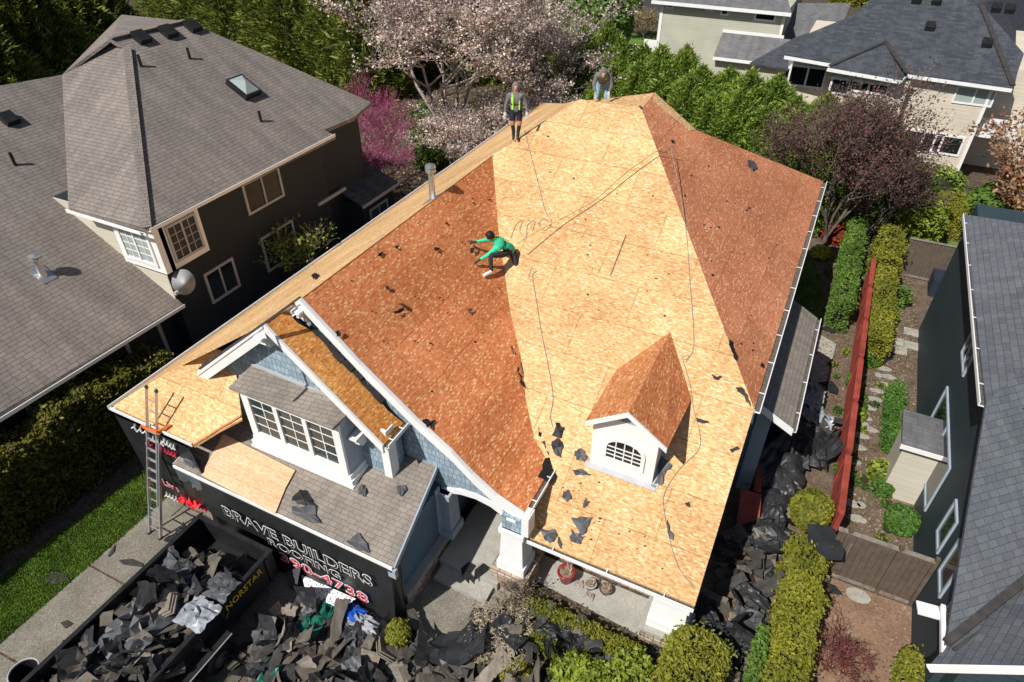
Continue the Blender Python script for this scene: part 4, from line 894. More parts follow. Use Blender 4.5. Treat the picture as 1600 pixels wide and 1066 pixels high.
def ball(name, c, rx, ry, rz, label, cat='bush', mat='l_box', n=None, size=.08, group=None, jit=.6, wob=.14, fill=.25, aspect=2.0, stem='core', base_z=0):
    k = rng_pts(1); n = n or int(4*math.pi*rx*rz*420); r = plant_root(name, (c[0], c[1], base_z), label, cat, group)
    d = k.normal(0, 1, (n, 3)); d /= np.linalg.norm(d, axis=1, keepdims=True)
    cz = c[2]-base_z
    rad = (1-k.uniform(0, 1, n)**2*fill)+nz(d+c[0], 3.1, c[1])*wob+nz(d, 8, c[0])*wob*.5
    P = d*rad[:, None]*np.array([rx, ry, rz])+np.array([0, 0, cz]); ok = P[:, 2] > .02
    quads_mesh('foliage', leaves(P[ok], d[ok]+np.array([0, 0, .3]), size, aspect, jit, k), M[mat], r)
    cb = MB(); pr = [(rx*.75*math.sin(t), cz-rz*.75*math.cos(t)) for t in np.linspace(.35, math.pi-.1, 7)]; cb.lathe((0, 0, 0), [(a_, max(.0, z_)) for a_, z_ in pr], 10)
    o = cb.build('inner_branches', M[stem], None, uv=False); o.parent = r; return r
def conifer(name, x, y, h, rad, label, mat='l_con', n=9000, size=.15, group=None, blunt=.6, low=0.0, proto=None, col=False):
    k = rng_pts(1); r = plant_root(name, (x, y, 0), label, 'conifer', group)
    if proto is not None:
        for ch in list(proto.children): c = ch.copy(); COL.objects.link(c); c.parent = r
        r.rotation_euler.z = k.uniform(0, 6.28); s_ = k.uniform(.9, 1.12); r.scale = (s_, s_, h/proto['_h']); return r
    r['_h'] = h
    z = k.uniform(low, 1, n)**.9; R = rad*(np.clip((1-z**(1/blunt*1.6)), .03, 1)**.6 if not col else np.clip(1.02-z**7, .04, 1)*(1-.25*z))
    th = k.uniform(0, 6.283, n); lob = 1+.20*np.sin(4*th+13*z)+.17*np.sin(9*th-23*z)+.10*np.sin(17*th+41*z)
    if col: lob = 1+.10*np.sin(3*th+7*z)+.12*np.sin(13*th-31*z)+.10*np.sin(29*th+57*z); z = z*(1+.05*np.sin(7*th)+.04*np.sin(19*th))
    rr = R*lob*(1-k.uniform(0, 1, n)**2*.5)
    P = np.stack([rr*np.cos(th), rr*np.sin(th), z*h], 1); P += k.normal(0, .05, (n, 3))
    D = np.stack([np.cos(th), np.sin(th), .35+z*.8], 1)
    # fronds: long quads sweeping out and up
    T = D/np.linalg.norm(D, axis=1, keepdims=True)+k.normal(0, .45, (n, 3)); T /= np.linalg.norm(T, axis=1, keepdims=True)
    B = np.cross(T, k.normal(0, 1, (n, 3))); B /= np.linalg.norm(B, axis=1, keepdims=True)
    s_ = size*k.uniform(.5, 1.3, (n, 1)); far = k.uniform(0, 1, n) < .06; s_[far] *= 1.7; P[far] += T[far]*size*.9; V = np.stack([P-T*s_*.9, P-B*s_*.24, P+T*s_*1.15, P+B*s_*.24], 1)
    quads_mesh('crown', V, M[mat], r)
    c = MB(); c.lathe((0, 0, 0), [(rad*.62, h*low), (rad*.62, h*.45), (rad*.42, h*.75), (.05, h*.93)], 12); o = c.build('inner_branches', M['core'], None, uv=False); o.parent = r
    t = MB(); t.tube([(0, 0, 0), (0, 0, h*.5)], [.13, .07], 7); o = t.build('trunk', M['bark'], None, uv=False); o.parent = r
    return r
def branchy(name, x, y, h, spread, label, cat, leafm, n_leaf, lsize, barkm='bark', levels=4, r0=.14, trunk=.22, group=None, kids=4, up=.55, seed=1, asp=1.6, base_z=0, scatter=.16, lean=(0, 0), tw=8):
    rr = random.Random(seed); k = np.random.default_rng(seed); r = plant_root(name, (x, y, base_z), label, cat, group)
    segs = []; tips = []
    def grow(p, d, L, rad, lv):
        n = 3; pts = [p]; q = p; dd = d
        for i in range(n):
            dd = (dd+np.array([rr.gauss(0, .16), rr.gauss(0, .16), rr.gauss(.03, .08)])); dd /= np.linalg.norm(dd); q = q+dd*L/n; pts.append(q)
        segs.append((pts, [rad*(1-.5*i/n) for i in range(n+1)], lv))
        if lv >= levels-2: tips.extend([(pts[i], pts[i+1], lv) for i in range(n)])
        if lv < levels:
            for i in range(kids+(1 if lv == 0 else 0)):
                a = rr.uniform(0, 6.283); t = rr.uniform(.45, 1); st = pts[1]+(pts[3]-pts[1])*t if lv else pts[3]
                side = np.array([math.cos(a), math.sin(a), 0]); nd_ = dd*rr.uniform(.35, .8)+side*rr.uniform(.5, 1.0)*spread/max(h*.5, .1)+np.array([0, 0, up*rr.uniform(.1, .6)]); nd_ /= np.linalg.norm(nd_)
                grow(st, nd_, L*rr.uniform(.55, .82), rad*.5, lv+1)
    L0_ = h*trunk
    tot = sum(.7**i for i in range(1, levels+1)); 
    d0 = np.array([lean[0], lean[1], 1.0]); d0 /= np.linalg.norm(d0)
    # trunk, then limbs sized to fill the height
    segs.append(([np.zeros(3), d0*L0_*.5, d0*L0_], [r0, r0*.85, r0*.8], 0))
    for i in range(kids+2):
        a = 6.283*i/(kids+2)+rr.uniform(-.3, .3); nd_ = np.array([math.cos(a)*spread/h*1.1, math.sin(a)*spread/h*1.1, up+rr.uniform(.2, .5)]); nd_ /= np.linalg.norm(nd_)
        grow(d0*L0_*rr.uniform(.75, 1), nd_, (h-L0_)/ (tot)*1.05*rr.uniform(.8, 1.1)*.9, r0*.55, 1)
    tr = MB(); tr.tube(segs[0][0], segs[0][1], 8); o = tr.build('trunk', M[barkm], None, uv=False); o.parent = r
    br = MB()
    for pts, rs, lv in segs[1:]: br.tube(pts, [max(q, .006) for q in rs], 5 if lv < 3 else 3, cap=False)
    o = br.build('branches', M[barkm], None, uv=False); o.parent = r
    if n_leaf:
        idx = k.integers(0, len(tips), n_leaf); A = np.array([t[0] for t in tips]); B = np.array([t[1] for t in tips]); u = k.uniform(0, 1.15, (n_leaf, 1))
        P = A[idx]+(B[idx]-A[idx])*u+k.normal(0, scatter, (n_leaf, 3)); D = np.tile(np.array([[0, -.2, 1.0]]), (n_leaf, 1))
        quads_mesh('crown', leaves(P, D, lsize, asp, .9, k), M[leafm], r)
    return r
# -- back row of tall conifers on the left
prot = []
bk = [((-31+(-3.0)*i), 40+.9*i+(i % 3)*.4) for i in range(12)]
for i, (x, y) in enumerate(bk):
    pr_ = None if i < 2 else prot[i % 2]
    t = conifer('tall_conifer', x, y, 10.5+.6*math.sin(i*2.1), 2.3, ORD[i]+' tall conifer, counted from the cherry tree, in the row behind the taupe house', 'l_cond', 20000, .22, 'tall conifers in a row behind the taupe house', .8, .0, pr_)
    if i < 2: prot.append(t)
for i, (px, py, h) in enumerate(((-40, 60, 9), (25, 40, 9), (70, 50, 8), (118, 30, 7), (170, 15, 6), (-20, 100, 8), (150, 45, 5), (60, 95, 5))):
    p = PZ(px, py, h*.7); conifer('dark_conifer', float(p[0]), float(p[1]), h, 2.8, 'dark green conifer beyond the taupe roof at the far left, '+ORD[i]+' of the eight', 'l_cond', group='dark conifers beyond the taupe roof', proto=prot[i % 2])
for i in range(4): conifer('tall_conifer', -30.0+i*2.4, 45.5+i*.8, 8.0-.6*i, 2.0, ORD[i]+' from the left of the shorter conifers behind the cherry tree', 'l_cond', group='shorter conifers behind the cherry tree', proto=prot[i % 2])
# -- broad bright green hedge trees behind our house
prot2 = []
for i in range(14):
    x = -14.6+1.25*i; y = 39.0-.34*i+(.5 if i % 2 else -.4)
    pr_ = None if i < 2 else prot2[i % 2]
    t = conifer('hedge_conifer', x, y, 6.0+.30*math.sin(i*1.7)-(.09*i), 1.75, ORD[i]+' bushy green conifer from the left in the back rank of the tall hedge', 'l_con', 40000, .115, 'green conifers forming the hedge behind the roof', .9, .0, pr_, True)
    if i < 2: prot2.append(t)
for i in range(10):
    conifer('hedge_conifer', -11.8+1.42*i, 36.6-.36*i, 5.1-.08*i+.3*math.sin(i*2.7), 1.7, ORD[i]+' bushy green conifer from the left in the front rank of the tall hedge', 'l_con', group='front rank of hedge conifers', proto=prot2[(i+1) % 2])
# dark round tree and small shrubs beyond, with a lawn
def at0(px, py, z=0): p = PZ(px, py, z); return float(p[0]), float(p[1])
x, y = at0(925, 45, 2.5); ball('evergreen_tree', (x, y, 3.0), 3.3, 3.0, 3.3, 'dark rounded evergreen tree beside the far lawn', 'tree', 'l_hedgeg', 9000, .26)
x, y = at0(985, 35); ball('evergreen_shrub', (x, y, 1.2), 1.0, 1.0, 1.3, 'small round green shrub on the far lawn edge', 'shrub', 'l_hedgeg', 1500, .2)
x, y = at0(1005, 60); branchy('bare_shrub', x, y, 3.0, 2.4, 'pale leafless twiggy shrub beside the sage house', 'shrub', 'l_brown', 3500, .10, 'twig', 4, .06, .1, seed=5, kids=4)
x, y = at0(1340, 12, 0); clipped('clipped_hedge', x-3, y, x+3, y+2, 2.5, 'clipped hedge beyond the charcoal roofs', n=3000, size=.25)
x, y = at0(1570, 5, 0); clipped('clipped_hedge', x-4, y, x+6, y+3, 3.0, 'olive hedge at the far upper right corner', n=3500, size=.25)
# -- cherry, redbud and others
branchy('cherry_tree', -20.8, 33.5, 11.5, 6.2, 'large cherry tree in pale pink blossom behind the roof worker', 'tree', 'l_cherry', 25000, .085, 'barkp', 5, .24, .10, seed=21, kids=4, up=.62, scatter=.09)
branchy('cherry_tree', -16.6, 37.5, 8.6, 4.8, 'second cherry tree with reddish new leaves nearer the hedge', 'tree', 'l_cherry', 11000, .085, 'barkp', 5, .16, .12, seed=22, kids=4, up=.55, scatter=.09)
branchy('redbud_tree', -19.9, 24.6, 3.7, 2.0, 'small magenta flowering tree between the two houses', 'tree', 'l_mag', 1000, .055, 'magenta', 5, .07, .14, seed=31, kids=4, up=.45, scatter=.06)
branchy('redbud_tree', -21.0, 26.6, 4.9, 1.5, 'magenta flowering tree touching the taupe roof corner', 'tree', 'l_mag', 900, .055, 'magenta', 5, .06, .2, seed=33, kids=4, up=.5, scatter=.06)
p = PZ(455, 395, 2.6); branchy('young_tree', float(p[0]), float(p[1]), 3.9, 1.9, 'young light green tree growing against the dark taupe wall', 'tree', 'l_laurel', 1500, .085, 'bark', 4, .04, .25, seed=41, kids=4, up=.8, scatter=.08)
branchy('plum_tree', .8, 30.6, 6.8, 2.7, 'dark purple leaved plum tree at the far corner of the roof', 'tree', 'l_purple', 15000, .065, 'bark', 5, .13, .10, seed=51, kids=4, up=.8, scatter=.13)
branchy('plum_tree', 2.4, 31.8, 4.0, 1.5, 'twiggy purple plum tree in front of the beige wall', 'tree', 'l_purple', 4500, .06, 'bark', 5, .09, .10, seed=52, kids=4, up=.8, scatter=.12)
p = PZ(1580, 275, 2.6); branchy('bronze_tree', float(p[0])+1.6, float(p[1])-.5, 5.2, 2.9, 'tree with reddish bronze leaves at the right edge', 'tree', 'l_bronze', 9000, .12, 'barkp', 5, .13, .16, seed=61, kids=4, up=.5, scatter=.18)
x, y = at0(1540, 330, .5); ball('evergreen_shrub', (x, y, .9), 1.0, 1.0, 1.0, 'dark evergreen shrub under the bronze tree', 'shrub', 'l_hedgeg', 2200, .11)
x, y = at0(1430, 345, .9); ball('laurel_bush', (x, y, 1.15), 1.25, 1.5, 1.15, 'glossy yellow-green laurel bush in the middle of the neighbour garden', 'bush', 'l_laurel', 4600, .12, jit=.9, fill=.5)
x, y = at0(1412, 300, .9); ball('laurel_bush', (x, y, 1.1), 1.5, 1.2, 1.1, 'loose green bush with orange shoots under the beige wall', 'bush', 'l_hedgeg', 4200, .11, jit=.9, fill=.5)
x, y = at0(1478, 335, .7); clipped('clipped_shrub', x-.6, y-1.3, x+.7, y+1.2, 1.5, 'rounded yellow-green clipped shrub beside the slate roof gutter', 'shrub')
x, y = at0(1452, 290, .7); ball('garden_shrub', (x, y, .9), 1.6, 1.0, .9, 'blue-green shrub against the beige house wall', 'shrub', 'l_con', 3000, .11, fill=.5)
# -- side-garden hedges
clipped('clipped_hedge', 1.55, 23.9, 2.35, 31.5, 1.5, 'clipped green hedge on our side of the red fence', mat='l_hedgeg', size=.075, n=7500)
clipped('clipped_hedge', 2.85, 22.2, 3.7, 27.6, 1.55, 'long clipped olive hedge on the far side of the red fence', size=.075, n=6500)
clipped('clipped_hedge', 2.8, 27.7, 3.75, 31.2, 1.7, 'bumpy olive hedge with brown bare patches near the laurel', size=.08, n=4500, wob=.16)
clipped('clipped_hedge', 3.85, 17.9, 4.35, 21.1, .75, 'low dark green box hedge beside the stepping stones', 'hedge', 'l_box', size=.06, n=4200)
x, y = at0(1408, 815, .35); ball('box_ball', (x, y, .42), .42, .42, .42, 'round clipped box ball beside the brown gate', 'shrub', 'l_box', 1800, .055, fill=.12, wob=.07)
x, y = at0(1281, 397, .2); ball('yellow_shrub', (x, y, .28), .42, .42, .3, 'small bright yellow shrub beside the side lawn', 'shrub', 'l_yellow', 700, .07)
for i, (px, py, rx, rz, mt, lbl) in enumerate(((1355, 562, .42, .35, 'l_box', 'leafy green plant beside the top of the stepping stones'), (1322, 700, .25, .25, 'l_yellow', 'yellow-green plant at the foot of the red fence'), (1375, 745, .38, .4, 'l_laurel', 'yellow-green grassy plant among the stepping stones'), (1377, 765, .30, .3, 'l_box', 'dark green plant beside the yellow-green one'), (1318, 740, .28, .3, 'l_hedgeg', 'low green plant between fence and stones'), (1400, 470, .5, .45, 'l_hedgeg', 'dark leafy shrub next to the raised brown fence panel'), (1385, 500, .4, .4, 'l_con', 'feathery green shrub at the end of the olive hedge'), (1335, 600, .3, .3, 'l_hedgeg', 'small green plant against the red fence'), (1310, 480, .35, .3, 'l_brown', 'dry brown plant on our side of the fence'), (1325, 460, .35, .35, 'l_con', 'small spiky green plant on our side of the fence'), (1300, 425, .3, .3, 'l_brown', 'dry plant beside the yellow shrub'), (1340, 650, .25, .25, 'l_laurel', 'small lime green plant beside a stepping stone'))):
    x, y = at0(px, py, .15); ball('garden_plant', (x, y, rz*.8), rx, rx, rz, lbl, 'plant', mt, int(900*rx/.35), .07, fill=.6, jit=1.0)
x, y = at0(1305, 375, .1); ball('red_shrub', (x, y, .4), .7, .6, .45, 'bright red-leaved shrub under the plum tree', 'shrub', 'l_red', 900, .08, fill=.6)
# -- hedges in front and on the right
clipped('clipped_hedge', 1.75, 4.0, 2.62, 11.6, 1.35, 'long olive hedge between the two front yards', size=.07, n=12500, wob=.08)
clipped('clipped_hedge', 1.70, 11.65, 2.6, 12.75, 1.3, 'short olive hedge block draped with black felt', size=.07, n=2600, wob=.12)
x, y = at0(1268, 795, .9); ball('clipped_ball', (x, y, .85), .52, .5, .62, 'round clipped green bush at the end of the red fence', 'bush', 'l_hedge', 2600, .07, wob=.08, fill=.15)
clipped('clipped_hedge', -.35, 4.2, 1.05, 9.0, 1.45, 'wide round-ended olive hedge at the foot of the porch corner', size=.07, n=9500, rnd=.5, wob=.07)
clipped('clipped_hedge', 1.45, 6.0, 1.72, 10.0, .9, 'fresh green growth along the side of the long olive hedge', mat='l_hedgeg', size=.07, n=2600)
x, y = at0(1440, 1050, .5); clipped('clipped_shrub', x-.5, y-1.2, x+.65, y+.35, .9, 'low olive shrub at the corner of the navy house', 'shrub', size=.07)
fh = [at0(848, 928, .55), at0(1048, 1012, .55)]
clipped('low_hedge', -3.75, 8.05, -.75, 8.45, .62, 'low clipped hedge along the front of the porch walk', size=.05, n=3000)
clipped('low_hedge', -3.5, 7.35, -1.2, 7.75, .5, 'second low clipped hedge strewn with black felt', size=.05, n=2400)
x, y = at0(925, 1045, .6); ball('laurel_bush', (x, y-.25, .4), .9, .55, .45, 'glossy yellow-green laurel bush at the bottom of the front yard', 'bush', 'l_laurel', 3600, .08, jit=.9, fill=.4)
x, y = at0(985, 1055, .5); ball('laurel_bush', (x, y, .5), .6, .6, .5, 'smaller laurel bush right of the front yard laurel', 'bush', 'l_laurel', 1700, .08, jit=.9, fill=.4)
x, y = at0(623, 992, .3); ball('box_ball', (x, y, .38), .30, .30, .42, 'small pointed evergreen bush at the garage corner', 'shrub', 'l_hedge', 1300, .05, fill=.1, wob=.06)
x, y = at0(782, 990, .1); branchy('dead_shrub', x, y, .95, .85, 'dry leafless beige shrub at the foot of the porch column', 'shrub', 'l_brown', 700, .04, 'twig', 5, .03, .1, seed=71, kids=4, up=.5, scatter=.05)
x, y = at0(815, 940, .1); branchy('dead_shrub', x, y, 1.0, .8, 'thin dark leafless shrub right of the beige dry one', 'shrub', 'l_brown', 150, .04, 'bark', 4, .02, .1, seed=72, kids=3, up=.8, scatter=.05)
for i, (px, py, s_) in enumerate(((1285, 1050, 0), (1312, 1055, 1), (1298, 1035, 2))):
    x, y = at0(px, py, 0); branchy('red_twig_shrub', x, y, 1.1, .8, 'leafless shrub with thin dark red twigs on the bare soil', 'shrub', 'l_brown', 0, .03, 'redtwig', 4, .012, .1, seed=80+i, kids=3, up=1.3, group='red twig shrubs on the bare soil')
x, y = at0(752, 1022, .1); ball('yellow_shrub', (x, y, .2), .28, .25, .2, 'small yellow-green plant among the front debris', 'plant', 'l_laurel', 380, .06)
x, y = at0(800, 1040, .1); ball('garden_plant', (x, y, .18), .5, .4, .22, 'low green ground plant among the front debris', 'plant', 'l_hedge', 900, .06)
# -- big hedge on the left
for i in range(9):
    y0 = -1.3+1.22*i; clipped('hedge_bush', -17.95, y0, -16.95+.02*i, y0+1.32, 2.8+.15*math.sin(i*2.3)-(.25 if i > 7 else 0), ORD[8-i]+' bush from the back end of the tall olive hedge below the taupe gutter', 'hedge', size=.085, n=4600, wob=.14, mat='l_yew', group='hedge bushes in a row along the taupe house', rnd=.25)
branchy('cherry_tree', -18.0, 29.6, 5.0, 4.0, 'low cherry tree in thin pale blossom just behind the left roof edge', 'tree', 'l_cherry', 9000, .075, 'barkp', 5, .09, .08, seed=23, kids=4, up=.5, scatter=.10)
branchy('cherry_tree', -14.6, 33.4, 4.8, 3.6, 'small blossoming cherry tree between the two roof workers', 'tree', 'l_cherry', 6000, .075, 'barkp', 5, .08, .08, seed=24, kids=4, up=.5, scatter=.10)
for i, (x, y) in enumerate(((-20.5, 30.5), (-17.2, 33.0), (-22.5, 33.5), (-16.0, 31.2), (-24.5, 36.5), (-19.0, 36.5))): ball('evergreen_shrub', (x, y, .6), .95, .9, .75, ORD[i]+' dark green shrub from the left front under the cherry trees', 'shrub', 'l_hedgeg', 1500, .11, fill=.5)
k_ = np.random.default_rng(77)
for i in range(34):
    x, y = (k_.uniform(3.0, 4.5), k_.uniform(13.0, 22.0)) if i < 22 else (k_.uniform(1.0, 2.5), k_.uniform(18.5, 24.5))
    ball('weed_clump', (x, y, .08), k_.uniform(.10, .22), k_.uniform(.10, .2), .12, 'small low weed clump on the '+('neighbour garden soil' if i < 22 else 'side yard soil'), 'weed', ('l_hedgeg', 'l_laurel', 'l_box')[i % 3], 130, .05, fill=.8, jit=1.0, group='weed clumps on the '+('neighbour garden soil' if i < 22 else 'side yard soil'))
def litter(x0, y0, x1, y1, n, label, size=.05, z=.03):
    k = rng_pts(1); P = np.column_stack([k.uniform(x0, x1, n), k.uniform(y0, y1, n), k.uniform(z, z+.02, n)]); o = quads_mesh('leaf_litter', leaves(P, np.tile(np.array([[0, 0, 1.]]), (n, 1)), size, 1.8, .35, k), M['l_litter']); tag(o, label, 'leaf litter', kind='stuff')
M['l_litter'] = leafy('litter_leaves', [(.12, .08, .05), (.26, .19, .12), (.40, .32, .24), (.10, .12, .03), (.55, .42, .40)])
litter(-30, 24, -12, 46, 16000, 'fallen petals and dry leaves under the cherry trees', .10)
litter(2.85, 12.9, 4.8, 29.4, 5000, 'dry leaves on the neighbour garden soil', .04)
litter(-5.0, 3.5, 1.6, 8.5, 5000, 'dry leaves on the front yard soil', .04)
litter(2.8, 6.0, 4.8, 12.5, 1500, 'dry leaves on the reddish bare soil', .035)
litter(.2, 17.0, 2.6, 30, 3500, 'dry leaves and gravel in the side yard', .04)
# lawn grass blades
def blades(name, poly, n, h, label, z=.015):
    k = rng_pts(1); poly = np.array(poly); mn, mx = poly.min(0), poly.max(0); P = k.uniform(0, 1, (n*2, 2))*(mx-mn)+mn
    ins = np.zeros(len(P), bool); j = len(poly)-1
    for i in range(len(poly)):
        c = ((poly[i, 1] > P[:, 1]) != (poly[j, 1] > P[:, 1])) & (P[:, 0] < (poly[j, 0]-poly[i, 0])*(P[:, 1]-poly[i, 1])/(poly[j, 1]-poly[i, 1]+1e-12)+poly[i, 0]); ins ^= c; j = i
    P = P[ins]; n = len(P); b = np.column_stack([P, np.full(n, z)]); T = k.normal(0, .55, (n, 3)); T[:, 2] = 1; T /= np.linalg.norm(T, axis=1, keepdims=True)
    B = np.cross(T, k.normal(0, 1, (n, 3))); B /= np.linalg.norm(B, axis=1, keepdims=True); hh = h*k.uniform(.5, 1.3, (n, 1))
    V = np.stack([b-B*.012, b+B*.012, b+T*hh+B*.004, b+T*hh-B*.004], 1); o = quads_mesh(name, V, M['l_grass']); tag(o, label, 'grass', kind='stuff'); return o
blades('grass', [ext(la, lb, 1.5), ext(lc, ld, 1.5), ext(lc, ld, 8.6), ext(la, lb, 8.6)], 26000, .06, 'short green lawn grass between hedge and driveway')
blades('grass', [(-.2, 29)]+lw, 12000, .05, 'short green grass of the narrow side lawn')

# ------------------------------------------------------------------ fences, gates, stones
fn = empty('red_fence', (2.75, 20, 0), 'red stained board fence between our side yard and the neighbour garden', 'fence')
rr = random.Random(8)
y = 13.4; i = 0
while y < 25.5:
    m = MB(); m.box(2.70, y+.12, .05, 2.725, y+2.28, 1.45)
    o = part(m, 'board_panel', M['red'], fn)
    m = MB()
    for k_ in range(15):
        yy = y+.12+k_*.147; m.box(2.676-.008*(k_ % 2), yy+.006, .06, 2.699, yy+.139, 1.42+rr.uniform(-.02, .02))
    sub(m, 'boards', M['red'], o)
    m = MB(); m.box(2.66, y, 0, 2.78, y+.11, 1.55); part(m, 'post', M['red'], fn)
    m = MB(); m.box(2.63, y+.1, 1.46, 2.80, y+2.3, 1.49); m.box(2.728, y+.1, .4, 2.77, y+2.3, .5); m.box(2.728, y+.1, 1.2, 2.77, y+2.3, 1.3); part(m, 'rail', M['red'], fn)
    y += 2.4; i += 1
# loose red boards leaning on our wall
m = MB(); a = PZ(1150, 822, .15); b = PZ(1185, 830, .15); c = PZ(1190, 772, .95); d = PZ(1158, 765, .95)
m.slab([a, b, c, d], .04); 
one(m, 'broken_board', M['red'], 'broken red board panel leaning by the porch among the black debris', 'fence panel')
m = MB(); m.slab([PZ(1178, 765, 1.0), PZ(1190, 768, 1.0), PZ(1188, 722, .9), PZ(1184, 722, .9)], .05); one(m, 'red_board', M['red'], 'narrow red board standing behind the broken red panel', 'board')
def wood_gate(y_, x0, x1, posts, label, h=1.78):
    g = empty('wooden_gate', ((x0+x1)/2, y_, 0), label, 'gate')
    xs = [x0]+posts+[x1]
    for a, b in zip(xs[:-1], xs[1:]):
        m = MB(); n = max(2, int((b-a)/.14))
        for k_ in range(n): m.box(a+.05+(b-a-.1)*k_/n+.004, y_-.02, .08, a+.05+(b-a-.1)*(k_+1)/n-.004, y_-.003*(k_ % 2), h)
        part(m, 'board_panel', M['gate'], g)
        m = MB(); m.box(a+.02, y_-.06, h+.005, b-.02, y_+.06, h+.04); m.box(a+.05, y_-.045, .06, b-.05, y_-.021, .16); part(m, 'rail', M['gatecap'], g)
    for x_ in xs[1:-1]+[x1]:
        m = MB(); m.box(x_-.045, y_-.05, 0, x_+.045, y_+.05, h+.16); part(m, 'gate_post', M['gate'], g)
    return g
g_ = wood_gate(12.66, 2.62, 4.78, [2.9, 4.02], 'brown wooden gate with a side panel between hedge and navy house')
m = MB(); m.box(3.02, 12.60, 1.1, 3.05, 12.63, 1.45); part(m, 'handle', M['metal'], g_)
wood_gate(29.6, 3.9, 5.75, [], 'brown wooden fence panel at the back of the neighbour garden')
p = PZ(1497, 405, 1.0); m = MB(); m.box(p[0]-.4, p[1]-.06, .9, p[0]+.25, p[1]+.06, 1.0); m.box(p[0]-.4, p[1]-.03, 0, p[0]-.35, p[1]+.03, .9); one(m, 'white_shelf', M['white'], 'small white bracket shelf below the right neighbour gutter', 'shelf')
p = PZ(1475, 440, .5); m = MB(); m.box(p[0]-.45, p[1]-.6, 0, p[0]+.4, p[1]+.5, .75); one(m, 'covered_box', M['navy_cl'], 'dark blue covered box in the shade of the navy house', 'box')
def flat_stone(px, py, rx, ry, label, rect=False, z=.012):
    p = PZ(px, py, 0); m = MB(); k = rng_pts(1); n = 4 if rect else 9
    ang = [math.pi/4+math.pi/2*i for i in range(4)] if rect else [2*math.pi*i/n for i in range(n)]
    pts = [(p[0]+rx*math.cos(t)*(1.2 if rect else k.uniform(.82, 1.1)), p[1]+ry*math.sin(t)*(1.2 if rect else k.uniform(.82, 1.1)), .045) for t in ang]
    m.slab(pts, .05); one(m, 'paving_slab' if rect else 'stepping_stone', M['slab'], label, 'paving slab' if rect else 'stepping stone', 'square slabs of the neighbour garden path' if rect else 'stepping stones through the neighbour garden')
sts = [(1383, 562), (1381, 577), (1372, 587), (1388, 590), (1382, 602), (1370, 612), (1366, 625), (1358, 638), (1350, 654), (1358, 672), (1345, 682), (1340, 700), (1332, 722), (1330, 788), (1345, 790), (1340, 812), (1350, 664)]
for i, (px, py) in enumerate(sts): flat_stone(px, py, .26 if i not in (2, 14, 16) else .13, .13, ORD[min(i, 17)]+' flat stone along the winding stone path, counted from the slabs')
for i, (px, py) in enumerate(((1375, 540), (1400, 534), (1404, 548), (1424, 520), (1424, 541))): flat_stone(px, py, .32, .28, ORD[i]+' pale square slab from the left at the top of the stone path', True)
for (px, py, lbl) in ((1352, 798, 'pale rock'), (1252, 520, 'pale rock beside the side lawn')): pass
m = MB(); p = PZ(1340, 932, 0); m.slab([(p[0]+.3*math.cos(t), p[1]+.2*math.sin(t), .05) for t in np.linspace(0, 6.28, 12)[:-1]], .05); one(m, 'stepping_stone', M['slab'], 'greenish round stone on the bare soil in front of the brown gate', 'stone')

# ------------------------------------------------------------------ ladder
Lb, Le = np.array([-13.78, 5.73, 0.02]), np.array([-13.65, 6.84, 3.26])
dL = Le-Lb; dL = dL/np.linalg.norm(dL); Lt = Lb+dL*4.55
lad = empty('extension_ladder', Lb, 'aluminium extension ladder leaning on the sheathed roof corner', 'ladder')
for s_ in (-1, 1):
    m = MB(); m.beam(Lb+[s_*.21, 0, 0], Lb+dL*3.0+[s_*.21, 0, 0], .035, .08, (0, 1, 0)); part(m, 'rail', M['alu'], lad)
    m = MB(); m.beam(Lb+dL*1.1+[s_*.175, -.045, 0], Lt+[s_*.175, -.045, 0], .03, .07, (0, 1, 0)); part(m, 'rail', M['alu'], lad)
    m = MB(); m.obox(Lb+[s_*.21, 0, .02], (.03, 0, 0), (0, .06, 0), (0, 0, .02)); part(m, 'foot', M['black'], lad)
    m = MB(); m.obox(Lt+[s_*.175, -.045, 0], (.02, 0, 0), (0, .04, 0), (0, 0, .05)); part(m, 'end_cap', M['tarp'], lad)
n = 15
for i in range(n):
    t = .25+i*.305
    q_ = Lb+dL*t+([0, -.045, 0] if t > 3.0 else [0, 0, 0]); w_ = .18 if t > 3.0 else .21
    if t < 4.5: m = MB(); m.tube([q_-[w_, 0, 0], q_+[w_, 0, 0]], .018, 6); part(m, 'rung', M['alu'], lad)
    if 1.2 < t < 3.0: m = MB(); q2 = q_+dL*.10+np.array([0, -.045, 0]); m.tube([q2-[.18, 0, 0], q2+[.18, 0, 0]], .018, 6); part(m, 'rung', M['alu'], lad)
m = MB(); q_ = Le; m.tube([q_+[-.25, -.1, -.02], q_+[.25, -.1, .03]], .035, 6); m.tube([q_+[-.25, -.14, .08], q_+[.27, -.06, -.08]], .03, 6); m.tube([q_+[.2, -.06, .0], q_+[.42, .2, .08]], .03, 6)
one(m, 'orange_strap', M['orange'], 'orange strap tying the ladder to the roof edge', 'strap')

